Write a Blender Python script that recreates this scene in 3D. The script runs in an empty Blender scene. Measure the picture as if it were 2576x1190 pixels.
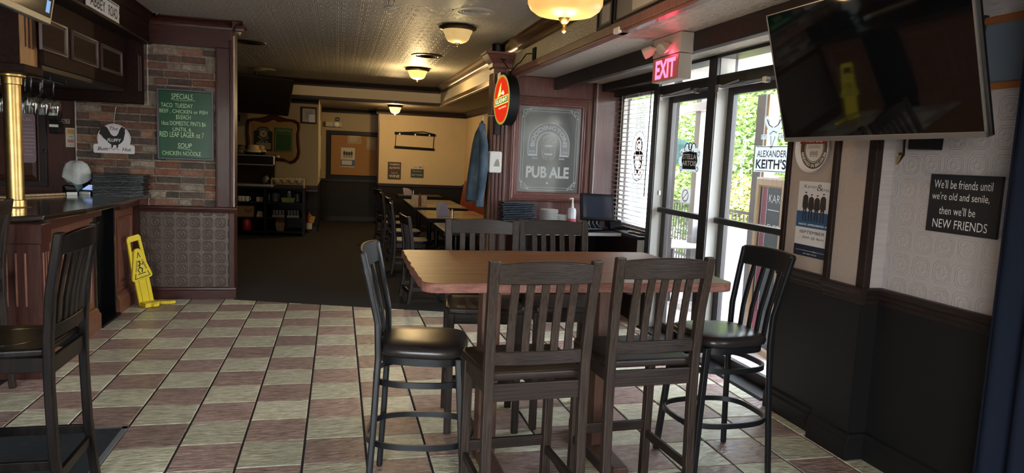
import bpy, bmesh, math, random
from mathutils import Vector, Matrix
random.seed(7)
S = bpy.context.scene
COL = S.collection
PI = math.pi
R = math.radians

# ------------------------------------------------------------------ camera
F_PX = 1771.0
CAMP = Vector((0.0, 0.0, 1.637))
_yaw, _pit, _rol = R(14.08), R(6.45), R(2.52)
_fw = Vector((math.sin(_yaw) * math.cos(_pit), math.cos(_yaw) * math.cos(_pit), -math.sin(_pit)))
_r0 = Vector((math.cos(_yaw), -math.sin(_yaw), 0))
_u0 = _r0.cross(_fw)
_rt = _r0 * math.cos(_rol) + _u0 * math.sin(_rol)
_up = -_r0 * math.sin(_rol) + _u0 * math.cos(_rol)
cd = bpy.data.cameras.new('camera')
cd.sensor_width = 36.0
cd.lens = F_PX / 2576 * 36.0
cd.clip_start = 0.05
cd.clip_end = 200
cam = bpy.data.objects.new('camera', cd)
COL.objects.link(cam)
cam.matrix_world = Matrix(((_rt.x, _up.x, -_fw.x, CAMP.x), (_rt.y, _up.y, -_fw.y, CAMP.y), (_rt.z, _up.z, -_fw.z, CAMP.z), (0, 0, 0, 1)))
S.camera = cam


def P(px, py, X=None, Y=None, Z=None):
    """world point seen at a photo pixel, on the plane X=, Y= or Z="""
    d = _fw + _rt * ((px - 1288) / F_PX) - _up * ((py - 595) / F_PX)
    if X is not None:
        t = (X - CAMP.x) / d.x
    elif Y is not None:
        t = (Y - CAMP.y) / d.y
    else:
        t = (Z - CAMP.z) / d.z
    return CAMP + d * t


# ------------------------------------------------------------------ sky, sun, exposure
S.view_settings.view_transform = 'Standard'
S.view_settings.look = 'None'
S.view_settings.gamma = 1.0
S.view_settings.use_curve_mapping = False
S.view_settings.exposure = 1.35
wd = bpy.data.worlds.new('sky')
S.world = wd
wd.use_nodes = True
wn = wd.node_tree
bg = wn.nodes['Background']
sky = wn.nodes.new('ShaderNodeTexSky')
sky.sky_type = 'NISHITA'
sky.sun_disc = False
sky.sun_elevation = R(48)
sky.sun_rotation = R(250)
sky.air_density = 1.0
sky.dust_density = 2.0
hs = wn.nodes.new('ShaderNodeHueSaturation')
hs.inputs['Saturation'].default_value = 0.5
wn.links.new(sky.outputs[0], hs.inputs['Color'])
wn.links.new(hs.outputs[0], bg.inputs[0])
bg.inputs[1].default_value = 1.95
sd = bpy.data.lights.new('sun', 'SUN')
sd.energy = 2.6
sd.angle = R(0.6)
sd.color = (1.0, 0.93, 0.80)
sun = bpy.data.objects.new('sun', sd)
COL.objects.link(sun)
sun.rotation_euler = Vector((0.62, 0.42, -0.85)).to_track_quat('-Z', 'Y').to_euler()


def portal(name, loc, direction, sx, sy):
    ld = bpy.data.lights.new(name, 'AREA')
    ld.shape = 'RECTANGLE'
    ld.size, ld.size_y = sx, sy
    ld.cycles.is_portal = True
    o = bpy.data.objects.new(name, ld)
    COL.objects.link(o)
    o.location = loc
    o.rotation_euler = Vector(direction).to_track_quat('-Z', 'Y').to_euler()


portal('portal_doors', (3.5, 5.35, 1.3), (-1, 0, 0), 2.3, 2.6)
portal('portal_window', (3.5, 7.2, 1.7), (-1, 0, 0), 1.4, 1.8)
portal('portal_rear', (-2.0, -2.75, 1.55), (0, 1, 0), 2.6, 2.1)
portal('portal_side', (3.1, -0.2, 1.65), (-1, 0, 0), 4.2, 1.6)

# ------------------------------------------------------------------ materials
MATS = {}


def mat(name, col, rough=0.5, metal=0.0, col2=None, ns=6.0, stretch=(1, 1, 1), bump=0.0, bs=60.0, bstretch=None,
        coat=0.0, emit=None, es=0.0, spec=0.5, rand=0.0, alpha=1.0, trans=0.0, sheen=0.0, detail=4.0, contrast=(0.35, 0.65)):
    if name in MATS:
        return MATS[name]
    m = bpy.data.materials.new(name)
    m.use_nodes = True
    nt = m.node_tree
    b = nt.nodes['Principled BSDF']
    L = nt.links.new
    c4 = (*col, 1)
    b.inputs['Base Color'].default_value = c4
    b.inputs['Roughness'].default_value = rough
    b.inputs['Metallic'].default_value = metal
    b.inputs['Specular IOR Level'].default_value = spec
    b.inputs['Coat Weight'].default_value = coat
    b.inputs['Coat Roughness'].default_value = 0.12
    b.inputs['Alpha'].default_value = alpha
    b.inputs['Transmission Weight'].default_value = trans
    b.inputs['Sheen Weight'].default_value = sheen
    if emit:
        b.inputs['Emission Color'].default_value = (*emit, 1)
        b.inputs['Emission Strength'].default_value = es
    tc = None
    if col2 or bump or rand:
        tc = nt.nodes.new('ShaderNodeTexCoord')
        oi = nt.nodes.new('ShaderNodeObjectInfo')
        add = nt.nodes.new('ShaderNodeVectorMath')
        add.operation = 'ADD'
        sc = nt.nodes.new('ShaderNodeVectorMath')
        sc.operation = 'SCALE'
        sc.inputs[0].default_value = (17, 9, 5)
        L(oi.outputs['Random'], sc.inputs['Scale'])
        L(tc.outputs['Object'], add.inputs[0])
        L(sc.outputs[0], add.inputs[1])
    last = None
    if col2:
        mp = nt.nodes.new('ShaderNodeMapping')
        mp.inputs['Scale'].default_value = stretch
        L(add.outputs[0], mp.inputs['Vector'])
        n = nt.nodes.new('ShaderNodeTexNoise')
        n.inputs['Scale'].default_value = ns
        n.inputs['Detail'].default_value = detail
        n.inputs['Roughness'].default_value = 0.65
        L(mp.outputs[0], n.inputs['Vector'])
        cr = nt.nodes.new('ShaderNodeValToRGB')
        cr.color_ramp.elements[0].position, cr.color_ramp.elements[1].position = contrast
        cr.color_ramp.elements[0].color = c4
        cr.color_ramp.elements[1].color = (*col2, 1)
        L(n.outputs['Fac'], cr.inputs['Fac'])
        last = cr.outputs['Color']
    if rand:
        hsv = nt.nodes.new('ShaderNodeHueSaturation')
        mr = nt.nodes.new('ShaderNodeMapRange')
        mr.inputs['To Min'].default_value = 1 - rand
        mr.inputs['To Max'].default_value = 1 + rand
        L(oi.outputs['Random'], mr.inputs['Value'])
        L(mr.outputs[0], hsv.inputs['Value'])
        if last:
            L(last, hsv.inputs['Color'])
        else:
            hsv.inputs['Color'].default_value = c4
        last = hsv.outputs['Color']
    if last:
        L(last, b.inputs['Base Color'])
    if bump:
        mp2 = nt.nodes.new('ShaderNodeMapping')
        mp2.inputs['Scale'].default_value = bstretch or stretch
        L(add.outputs[0], mp2.inputs['Vector'])
        n2 = nt.nodes.new('ShaderNodeTexNoise')
        n2.inputs['Scale'].default_value = bs
        n2.inputs['Detail'].default_value = 5
        L(mp2.outputs[0], n2.inputs['Vector'])
        bm = nt.nodes.new('ShaderNodeBump')
        bm.inputs['Strength'].default_value = bump
        bm.inputs['Distance'].default_value = 0.01
        L(n2.outputs['Fac'], bm.inputs['Height'])
        L(bm.outputs[0], b.inputs['Normal'])
    MATS[name] = m
    return m


def embossed(name, col, axes, size, rough=0.6, strength=0.5, col2=None, fine=0.25, offset=(0, 0), spec=0.5, dist=0.006, rings=26.0):
    """anaglypta paper: raised octagon medallions on a grid; axes picks the two surface axes"""
    m = mat(name, col, rough, col2=col2, ns=3.0, spec=spec)
    nt = m.node_tree
    L = nt.links.new
    b = nt.nodes['Principled BSDF']
    tc = nt.nodes.new('ShaderNodeTexCoord')
    sp = nt.nodes.new('ShaderNodeSeparateXYZ')
    L(tc.outputs['Object'], sp.inputs[0])

    def M(op, a, bb=None):
        n = nt.nodes.new('ShaderNodeMath')
        n.operation = op
        for i, x in enumerate((a, bb)):
            if x is None:
                continue
            if isinstance(x, (int, float)):
                n.inputs[i].default_value = x
            else:
                L(x, n.inputs[i])
        return n.outputs[0]
    uv = []
    for k, ax in enumerate(axes):
        t = M('ADD', M('MULTIPLY', sp.outputs[ax], 1.0 / size), 50.0 + offset[k])
        uv.append(M('ABSOLUTE', M('SUBTRACT', M('FRACT', t), 0.5)))
    d = M('MAXIMUM', M('MAXIMUM', uv[0], uv[1]), M('MULTIPLY', M('ADD', uv[0], uv[1]), 0.63))
    def line(at_, half):
        return M('MAXIMUM', M('SUBTRACT', 1.0, M('MULTIPLY', M('ABSOLUTE', M('SUBTRACT', d, at_)), 1.0 / half)), 0.0)
    ring = M('ADD', line(0.405, 0.035), M('ADD', line(0.32, 0.025), M('MULTIPLY', line(0.12, 0.05), 0.7)))
    petal = M('MULTIPLY', M('SINE', M('MULTIPLY', M('MULTIPLY', uv[0], uv[1]), 170.0)), M('LESS_THAN', d, 0.27))
    n2 = nt.nodes.new('ShaderNodeTexNoise')
    n2.inputs['Scale'].default_value = 9.0 / size
    L(tc.outputs['Object'], n2.inputs['Vector'])
    h = M('ADD', M('MULTIPLY', ring, 0.6), M('ADD', M('MULTIPLY', petal, 0.22), M('MULTIPLY', n2.outputs['Fac'], fine * 3)))
    bm = nt.nodes.new('ShaderNodeBump')
    bm.inputs['Strength'].default_value = strength
    bm.inputs['Distance'].default_value = dist
    L(h, bm.inputs['Height'])
    L(bm.outputs[0], b.inputs['Normal'])
    return m


def glassmat(name, tint=(1, 1, 1), refl=0.03, haze=0.0):
    m = bpy.data.materials.new(name)
    m.use_nodes = True
    nt = m.node_tree
    nt.nodes.remove(nt.nodes['Principled BSDF'])
    out = nt.nodes['Material Output']
    tr = nt.nodes.new('ShaderNodeBsdfTransparent')
    tr.inputs[0].default_value = (*tint, 1)
    gl = nt.nodes.new('ShaderNodeBsdfGlossy')
    gl.inputs['Roughness'].default_value = 0.03
    lw = nt.nodes.new('ShaderNodeLayerWeight')
    pw_ = nt.nodes.new('ShaderNodeMath')
    pw_.operation = 'POWER'
    pw_.inputs[1].default_value = 5.0
    nt.links.new(lw.outputs['Facing'], pw_.inputs[0])
    ma = nt.nodes.new('ShaderNodeMath')
    ma.operation = 'MULTIPLY_ADD'
    ma.inputs[1].default_value = 1 - refl
    ma.inputs[2].default_value = refl
    nt.links.new(pw_.outputs[0], ma.inputs[0])
    mx = nt.nodes.new('ShaderNodeMixShader')
    nt.links.new(ma.outputs[0], mx.inputs[0])
    nt.links.new(tr.outputs[0], mx.inputs[1])
    nt.links.new(gl.outputs[0], mx.inputs[2])
    last = mx
    if haze:
        df = nt.nodes.new('ShaderNodeBsdfDiffuse')
        df.inputs[0].default_value = (0.8, 0.8, 0.78, 1)
        m2 = nt.nodes.new('ShaderNodeMixShader')
        m2.inputs[0].default_value = haze
        nt.links.new(mx.outputs[0], m2.inputs[1])
        nt.links.new(df.outputs[0], m2.inputs[2])
        last = m2
    nt.links.new(last.outputs[0], out.inputs[0])
    MATS[name] = m
    return m


# ------------------------------------------------------------------ mesh building
class MB:
    def __init__(s):
        s.v, s.f, s.marks = [], [], []

    def add(s, vs, fs):
        o = len(s.v)
        s.marks.append((o, len(s.f)))
        s.v += [tuple(v) for v in vs]
        s.f += [tuple(i + o for i in f) for f in fs]
        return s

    def box(s, x0, x1, y0, y1, z0, z1):
        x0, x1 = min(x0, x1), max(x0, x1)
        y0, y1 = min(y0, y1), max(y0, y1)
        z0, z1 = min(z0, z1), max(z0, z1)
        return s.add([(x0, y0, z0), (x1, y0, z0), (x1, y1, z0), (x0, y1, z0), (x0, y0, z1), (x1, y0, z1), (x1, y1, z1), (x0, y1, z1)],
                     [(0, 3, 2, 1), (4, 5, 6, 7), (0, 1, 5, 4), (1, 2, 6, 5), (2, 3, 7, 6), (3, 0, 4, 7)])

    def obox(s, c, a, b, d):
        """box with centre c and half vectors a, b, d"""
        c, a, b, d = map(Vector, (c, a, b, d))
        if a.cross(b).dot(d) < 0:
            a = -a
        vs = [c + a * i + b * j + d * k for k in (-1, 1) for i, j in ((-1, -1), (1, -1), (1, 1), (-1, 1))]
        return s.add(vs, [(0, 3, 2, 1), (4, 5, 6, 7), (0, 1, 5, 4), (1, 2, 6, 5), (2, 3, 7, 6), (3, 0, 4, 7)])

    def bar(s, p, q, w, h, up=(0, 0, 1)):
        """rectangular bar from p to q"""
        p, q = Vector(p), Vector(q)
        d = (q - p)
        l = d.length
        d /= l
        u = Vector(up)
        sdir = d.cross(u)
        if sdir.length < 1e-4:
            sdir = d.cross(Vector((1, 0, 0)))
        sdir.normalize()
        u = sdir.cross(d).normalized()
        return s.obox((p + q) / 2, sdir * w / 2, u * h / 2, d * l / 2)

    def prism(s, pts, vec):
        pts = [Vector(p) for p in pts]
        vec = Vector(vec)
        nrm = Vector((0, 0, 0))
        for i in range(len(pts)):
            nrm += pts[i].cross(pts[(i + 1) % len(pts)])
        if nrm.dot(vec) < 0:
            pts = pts[::-1]
        n = len(pts)
        vs = pts + [p + vec for p in pts]
        fs = [tuple(range(n))[::-1], tuple(range(n, 2 * n))]
        fs += [(i, (i + 1) % n, n + (i + 1) % n, n + i) for i in range(n)]
        return s.add(vs, fs)

    def tube(s, pts, r, seg=8, closed=False, flat=1.0):
        pts = [Vector(p) for p in pts]
        n = len(pts)
        rs = r if isinstance(r, (list, tuple)) else [r] * n
        rings = []
        nrm = None
        for i in range(n):
            a = pts[i - 1] if (i > 0 or closed) else pts[i]
            b = pts[(i + 1) % n] if (i < n - 1 or closed) else pts[i]
            t = (b - a).normalized()
            if nrm is None:
                nrm = t.orthogonal().normalized()
                if abs(t.z) < 0.9:
                    nrm = (Vector((0, 0, 1)) - t * t.z).normalized()
            nrm = (nrm - t * nrm.dot(t))
            if nrm.length < 1e-5:
                nrm = t.orthogonal()
            nrm.normalize()
            bi = t.cross(nrm)
            rings.append([pts[i] + (nrm * math.cos(2 * PI * k / seg) + bi * math.sin(2 * PI * k / seg) * flat) * rs[i] for k in range(seg)])
        vs = [v for rg in rings for v in rg]
        fs = []
        m = n if closed else n - 1
        for i in range(m):
            j = (i + 1) % n
            for k in range(seg):
                k2 = (k + 1) % seg
                fs.append((i * seg + k, i * seg + k2, j * seg + k2, j * seg + k))
        if not closed:
            fs.append(tuple(range(seg))[::-1])
            fs.append(tuple(range((n - 1) * seg, n * seg)))
        return s.add(vs, fs)

    def lathe(s, prof, c=(0, 0, 0), seg=24, ax=None):
        """profile of (radius, height) turned about the axis through c"""
        c = Vector(c)
        az = Vector(ax).normalized() if ax else Vector((0, 0, 1))
        axx = az.orthogonal().normalized() if ax else Vector((1, 0, 0))
        ayy = az.cross(axx)
        vs, fs = [], []
        for r, h in prof:
            for k in range(seg):
                a = 2 * PI * k / seg
                vs.append(c + az * h + (axx * math.cos(a) + ayy * math.sin(a)) * r)
        for i in range(len(prof) - 1):
            for k in range(seg):
                k2 = (k + 1) % seg
                fs.append((i * seg + k, i * seg + k2, (i + 1) * seg + k2, (i + 1) * seg + k))
        if prof[0][0] > 1e-6:
            fs.append(tuple(range(seg))[::-1])
        if prof[-1][0] > 1e-6:
            fs.append(tuple(range((len(prof) - 1) * seg, len(prof) * seg)))
        return s.add(vs, fs)

    def grid(s, fn, nu, nv):
        """surface fn(u,v) with u,v in 0..1"""
        vs = [fn(i / nu, j / nv) for j in range(nv + 1) for i in range(nu + 1)]
        fs = [(j * (nu + 1) + i, j * (nu + 1) + i + 1, (j + 1) * (nu + 1) + i + 1, (j + 1) * (nu + 1) + i) for j in range(nv) for i in range(nu)]
        return s.add(vs, fs)


def obj(name, mb, m, parent=None, world=True, bevel=0.0, smooth=None, seg=2, split=False):
    if split:           # one object for each piece that was added
        ends = mb.marks[1:] + [(len(mb.v), len(mb.f))]
        for (v0, f0), (v1, f1) in zip(mb.marks, ends):
            q = MB()
            q.v = mb.v[v0:v1]
            q.f = [tuple(i - v0 for i in f) for f in mb.f[f0:f1]]
            last = obj(name, q, m, parent, world, bevel, smooth, seg)
        return last
    me = bpy.data.meshes.new(name)
    off = Vector((0, 0, 0))
    if parent is not None and world:
        q = parent
        while q is not None:
            off += q.location
            q = q.parent
    me.from_pydata([(v[0] - off.x, v[1] - off.y, v[2] - off.z) for v in mb.v], [], mb.f)
    me.update()
    if isinstance(m, str):
        m = MATS[m]
    me.materials.append(m)
    if smooth is not None:
        me.shade_smooth()
        me.set_sharp_from_angle(angle=R(smooth))
    o = bpy.data.objects.new(name, me)
    COL.objects.link(o)
    if parent is not None:
        o.parent = parent
    if bevel:
        b = o.modifiers.new('bevel', 'BEVEL')
        b.width = bevel
        b.segments = seg
        b.limit_method = 'ANGLE'
        b.harden_normals = False
    return o


def tag(o, label, cat=None, group=None, kind=None):
    o['label'] = label
    if cat:
        o['category'] = cat
    if group:
        o['group'] = group
    if kind:
        o['kind'] = kind
    return o


def thing(name, label, cat, loc=(0, 0, 0), rotz=0.0, group=None):
    o = bpy.data.objects.new(name, None)
    COL.objects.link(o)
    o.location = loc
    o.rotation_euler = (0, 0, rotz)
    o.empty_display_size = 0.1
    return tag(o, label, cat, group)


def struct(name, mb, m, parent=None, label=None, **k):
    o = obj(name, mb, m, parent, **k)
    if parent is None:
        o['kind'] = 'structure'
        if label:
            o['label'] = label
    return o


def dup(root, loc, rotz, label=None, group=None):
    r = root.copy()
    COL.objects.link(r)
    r.location = loc
    r.rotation_euler = (0, 0, rotz)
    if label:
        r['label'] = label
    if group:
        r['group'] = group
    for ch in list(root.children):
        c = ch.copy()
        COL.objects.link(c)
        c.parent = r
        for g in ch.children:
            d = g.copy()
            COL.objects.link(d)
            d.parent = c
    return r


class Fr:
    """a drawing frame on a surface: origin, right, up"""
    def __init__(s, o, r, u):
        s.o = Vector(o)
        s.r = Vector(r).normalized()
        u = Vector(u)
        s.u = (u - s.r * u.dot(s.r)).normalized()
        s.n = s.r.cross(s.u)

    def p(s, x, y, z=0.0):
        return s.o + s.r * x + s.u * y + s.n * z

    def poly(s, mb, pts, z0=0.0, z1=0.002):
        return mb.prism([s.p(x, y, z0) for x, y in pts], s.n * (z1 - z0))

    def rect(s, mb, x0, x1, y0, y1, z0=0.0, z1=0.002):
        return s.poly(mb, [(x0, y0), (x1, y0), (x1, y1), (x0, y1)], z0, z1)

    def ring(s, mb, x, y, ro, ri, z0=0.0, z1=0.002, a0=0.0, a1=360.0, seg=32, sy=1.0):
        for k in range(seg):
            a, b = R(a0 + (a1 - a0) * k / seg), R(a0 + (a1 - a0) * (k + 1) / seg)
            s.poly(mb, [(x + ri * math.cos(a), y + ri * sy * math.sin(a)), (x + ro * math.cos(a), y + ro * sy * math.sin(a)),
                        (x + ro * math.cos(b), y + ro * sy * math.sin(b)), (x + ri * math.cos(b), y + ri * sy * math.sin(b))], z0, z1)
        return mb

    def disc(s, mb, x, y, r, z0=0.0, z1=0.002, seg=24, sy=1.0):
        return s.poly(mb, [(x + r * math.cos(2 * PI * k / seg), y + r * sy * math.sin(2 * PI * k / seg)) for k in range(seg)], z0, z1)

    def line(s, mb, pts, w, z0=0.0, z1=0.002):
        for (x0, y0), (x1, y1) in zip(pts, pts[1:]):
            dx, dy = x1 - x0, y1 - y0
            l = math.hypot(dx, dy) or 1e-6
            nx, ny = -dy / l * w / 2, dx / l * w / 2
            ex, ey = dx / l * w * 0.3, dy / l * w * 0.3
            s.poly(mb, [(x0 - nx - ex, y0 - ny - ey), (x1 - nx + ex, y1 - ny + ey), (x1 + nx + ex, y1 + ny + ey), (x0 + nx - ex, y0 + ny - ey)], z0, z1)
        return mb

    def panelframe(s, mb, x0, x1, y0, y1, w, prof):
        """picture-frame moulding; prof = list of (distance inwards 0..1, height)"""
        ins = [(t * w, h) for t, h in prof]
        rings = []
        for d, h in ins:
            rings.append([s.p(x0 + d, y0 + d, h), s.p(x1 - d, y0 + d, h), s.p(x1 - d, y1 - d, h), s.p(x0 + d, y1 - d, h)])
        vs = [v for r in rings for v in r]
        fs = []
        for i in range(len(rings) - 1):
            for k in range(4):
                k2 = (k + 1) % 4
                fs.append((i * 4 + k, i * 4 + k2, (i + 1) * 4 + k2, (i + 1) * 4 + k))
        return mb.add(vs, fs)


_TC = {}


def _textmesh(body, bold, shear):
    key = (body, bold, shear)
    if key in _TC:
        return _TC[key]
    cu = bpy.data.curves.new('t', 'FONT')
    cu.body = body
    cu.size = 1.0
    cu.offset = bold
    cu.shear = shear
    cu.resolution_u = 3
    cu.align_x = 'LEFT'
    o = bpy.data.objects.new('t', cu)
    COL.objects.link(o)
    me = bpy.data.meshes.new_from_object(o)
    vs = [tuple(v.co) for v in me.vertices]
    fs = [tuple(p.vertices) for p in me.polygons]
    bpy.data.meshes.remove(me)
    bpy.data.objects.remove(o)
    bpy.data.curves.remove(cu)
    _TC[key] = (vs, fs)
    return vs, fs


def text(mb, fr, body, x, y, w, h, bold=0.0, shear=0.0, z=0.0012, rot=0.0, mirror=False):
    """lettering fitted to a box of w x h centred at x, y of the frame"""
    vs, fs = _textmesh(body, bold, shear)
    if not vs:
        return mb
    x0, x1 = min(v[0] for v in vs), max(v[0] for v in vs)
    y0, y1 = min(v[1] for v in vs), max(v[1] for v in vs)
    out = []
    for v in vs:
        a = (v[0] - (x0 + x1) / 2) / (x1 - x0 or 1) * w
        b = (v[1] - (y0 + y1) / 2) / (y1 - y0 or 1) * h
        if mirror:
            a = -a
        if rot:
            a, b = a * math.cos(rot) - b * math.sin(rot), a * math.sin(rot) + b * math.cos(rot)
        out.append(fr.p(x + a, y + b, z))
    return mb.add(out, [f[::-1] for f in fs] if mirror else fs)


def arctext(mb, fr, body, cx, cy, rad, h, span, mid=90.0, bold=0.0, z=0.0012, inside=False):
    """lettering bent round a circle; span in degrees"""
    vs, fs = _textmesh(body, bold, 0.0)
    x0, x1 = min(v[0] for v in vs), max(v[0] for v in vs)
    y0, y1 = min(v[1] for v in vs), max(v[1] for v in vs)
    out = []
    for v in vs:
        t = (v[0] - x0) / (x1 - x0) - 0.5
        q = (v[1] - y0) / (y1 - y0) * h
        if inside:
            a = R(mid + t * span)
            rr = rad - q
        else:
            a = R(mid - t * span)
            rr = rad + q
        out.append(fr.p(cx + rr * math.cos(a), cy + rr * math.sin(a), z))
    return mb.add(out, fs)


# colours
mat('wood_mahogany', (0.042, 0.014, 0.010), 0.36, col2=(0.075, 0.024, 0.016), ns=5, stretch=(12, 12, 1.2), coat=0.06, spec=0.22)
mat('wood_mahogany_h', (0.042, 0.014, 0.010), 0.36, col2=(0.075, 0.024, 0.016), ns=5, stretch=(1.2, 12, 12), coat=0.06, spec=0.22)
mat('wood_pink', (0.14, 0.057, 0.047), 0.34, col2=(0.205, 0.092, 0.078), ns=4, stretch=(14, 14, 1), coat=0.25)
mat('wood_bar', (0.12, 0.038, 0.022), 0.33, col2=(0.20, 0.07, 0.036), ns=4, stretch=(10, 10, 1), coat=0.3)
mat('wood_dark', (0.013, 0.008, 0.0075), 0.45, col2=(0.024, 0.014, 0.012), ns=5, stretch=(3, 3, 10), spec=0.3)
mat('wood_bulkhead', (0.014, 0.0065, 0.0048), 0.6, col2=(0.026, 0.011, 0.008), ns=5, stretch=(8, 1, 8), spec=0.12)
mat('wood_chair', (0.007, 0.0045, 0.0035), 0.40, col2=(0.075, 0.048, 0.034), ns=3, stretch=(60, 60, 1.2), bump=0.15, bs=3, bstretch=(90, 90, 1.5), contrast=(0.30, 0.85), detail=6, spec=0.28)
mat('wood_chair_h', (0.007, 0.0045, 0.0035), 0.40, col2=(0.055, 0.034, 0.025), ns=3, stretch=(1.2, 60, 60), bump=0.15, bs=3, bstretch=(1.5, 90, 90), contrast=(0.30, 0.88), detail=6, spec=0.28)
mat('wood_black', (0.005, 0.004, 0.0035), 0.30, col2=(0.014, 0.010, 0.008), ns=6, stretch=(8, 8, 1), spec=0.12)
mat('wood_table', (0.07, 0.026, 0.012), 0.34, col2=(0.33, 0.15, 0.06), ns=5, stretch=(0.7, 11, 9), bump=0.35, bs=9, bstretch=(1, 14, 1), spec=0.28, contrast=(0.25, 0.75), detail=8)
mat('wood_table_edge', (0.19, 0.07, 0.05), 0.5, col2=(0.34, 0.15, 0.11), ns=9, stretch=(1.5, 6, 6), bump=0.5, bs=40)
mat('wood_pale', (0.40, 0.24, 0.11), 0.5, col2=(0.55, 0.36, 0.18), ns=4, stretch=(10, 10, 1))
mat('black_gloss', (0.006, 0.006, 0.007), 0.12, spec=0.6)
mat('black_plastic', (0.006, 0.006, 0.007), 0.45, spec=0.2)
mat('black_metal', (0.008, 0.009, 0.011), 0.34, spec=0.5)
mat('frame_black', (0.016, 0.014, 0.014), 0.38)
mat('jamb_grey', (0.42, 0.42, 0.38), 0.55)
mat('white_plastic', (0.72, 0.72, 0.68), 0.4)
mat('white_paper', (0.75, 0.74, 0.70), 0.8)
mat('steel', (0.62, 0.62, 0.62), 0.3, metal=1.0)
mat('brass', (0.60, 0.44, 0.18), 0.34, metal=1.0, col2=(0.50, 0.34, 0.12), ns=14, bump=0.03, bs=40)
mat('gold_crown', (0.16, 0.085, 0.028), 0.25, metal=0.6, col2=(0.10, 0.05, 0.017), ns=12)
mat('bronze_dark', (0.05, 0.035, 0.02), 0.4, metal=0.7)
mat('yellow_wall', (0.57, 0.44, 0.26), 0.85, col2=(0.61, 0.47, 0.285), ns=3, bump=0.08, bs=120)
mat('beige_fascia', (0.60, 0.51, 0.35), 0.8, bump=0.25, bs=90)
mat('wainscot', (0.0075, 0.007, 0.007), 0.55, bump=0.05, bs=60, spec=0.35)
mat('wainscot_brown', (0.010, 0.0075, 0.0065), 0.6, spec=0.3)
mat('carpet', (0.011, 0.0085, 0.006), 0.95, col2=(0.016, 0.0125, 0.0085), ns=120, bump=0.3, bs=400)
mat('yellow_plastic', (0.80, 0.60, 0.02), 0.38, bump=0.03, bs=200)
mat('ink_black', (0.01, 0.01, 0.01), 0.6)
mat('ink_white', (0.80, 0.80, 0.78), 0.6)
mat('ink_green', (0.60, 0.90, 0.52), 0.7, emit=(0.3, 0.7, 0.25), es=0.0)
mat('red_vinyl', (0.22, 0.035, 0.015), 0.42, col2=(0.27, 0.045, 0.02), ns=4)
mat('seat_vinyl', (0.022, 0.017, 0.016), 0.30, bump=0.04, bs=220, spec=0.6)
mat('denim', (0.03, 0.055, 0.085), 0.9, col2=(0.11, 0.17, 0.235), ns=5, stretch=(2, 2, 1), bump=0.4, bs=260, contrast=(0.35, 0.75))

# ================================================================== STRUCTURE
T = 0.33
gx = lambda c: (c - 5.471) * T
gy = lambda r: (22.06 - r) * T
mat('tile_red', (0.225, 0.145, 0.115), 0.33, col2=(0.60, 0.43, 0.35), ns=15, stretch=(1, 2.0, 1), bump=1.0, bs=20, bstretch=(1, 2.2, 1), rand=0.18, contrast=(0.30, 0.68), spec=0.6, detail=10)
mat('tile_beige', (0.43, 0.40, 0.255), 0.33, col2=(0.88, 0.85, 0.62), ns=15, stretch=(1, 2.0, 1), bump=1.0, bs=20, bstretch=(1, 2.2, 1), rand=0.14, contrast=(0.30, 0.68), spec=0.6, detail=10)
mat('grout', (0.028, 0.025, 0.025), 0.9)
embossed('ceiling_paper', (0.33, 0.315, 0.27), (0, 1), 0.21, rough=0.5, strength=0.8, fine=0.5, dist=0.006)
embossed('soffit_paper', (0.56, 0.53, 0.46), (0, 1), 0.19, rough=0.45, strength=0.9, fine=0.35, dist=0.008)
embossed('wall_paper_white', (0.43, 0.395, 0.39), (1, 2), 0.135, rough=0.45, strength=0.6, fine=0.15, dist=0.005)
embossed('wall_paper_beige', (0.38, 0.31, 0.27), (1, 2), 0.135, rough=0.6, strength=0.25, fine=0.3, dist=0.004)
embossed('pier_paper', (0.10, 0.070, 0.052), (0, 2), 0.125, rough=0.36, strength=1.0, fine=0.1, spec=0.4, dist=0.005)

fb = MB().box(-4.1, 3.0, -2.9, 7.98, -0.12, -0.006)
floor = struct('floor', fb, 'grout')
CE = lambda x: 7.84 - 0.3175 * (x + 1.05)      # carpet edge


def tile_mesh(m):
    h = T / 2 - 0.0042
    b = 0.0035
    mb = MB()
    vs = []
    for s_, z in ((h, -0.007), (h, -b), (h - b, 0.0)):
        vs += [(-s_ + 0.002, -s_, z), (s_ - 0.002, -s_, z), (s_ - 0.002, s_, z), (-s_ + 0.002, s_, z)]
    fs = [(8, 9, 10, 11)]
    for i in (0, 4):
        for k in range(4):
            fs.append((i + k, i + (k + 1) % 4, i + 4 + (k + 1) % 4, i + 4 + k))
    me = bpy.data.meshes.new('tile')
    me.from_pydata(vs, [], fs)
    me.materials.append(MATS[m])
    return me


tm = [tile_mesh('tile_beige'), tile_mesh('tile_red')]
for r in range(-2, 13):
    for c in range(-1, 15):
        x, y = gx(c + 0.5), gy(r + 0.5)
        if y - T / 2 > CE(x - T / 2) and x < 1.75:
            continue
        if y > 7.75 and x > 1.6:
            continue
        o = bpy.data.objects.new('tile', tm[(c + r) % 2])
        COL.objects.link(o)
        o.parent = floor
        o.location = (x, y, 0)
for par in (0, 1):
    mb = MB()
    for r in range(13, 31):
        for c in range(-7, 15):
            if (c + r) % 2 == par:
                mb.box(gx(c) + 0.004, gx(c + 1) - 0.004, gy(r + 1) + 0.004, gy(r) - 0.004, -0.007, 0)
    o = obj('tile_field', mb, ('tile_beige', 'tile_red')[par], floor)
    o['kind'] = 'stuff'
cp = MB().prism([(-1.05, 7.84, -0.1), (1.75, CE(1.75), -0.1), (1.75, 8.0, -0.1), (2.85, 8.0, -0.1), (2.85, 16.9, -0.1), (-3.9, 16.9, -0.1), (-3.9, 8.15, -0.1), (-1.05, 8.15, -0.1)], (0, 0, 0.106))
struct('floor_carpet', cp, 'carpet', label='dark brown carpet of the back dining room')

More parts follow.
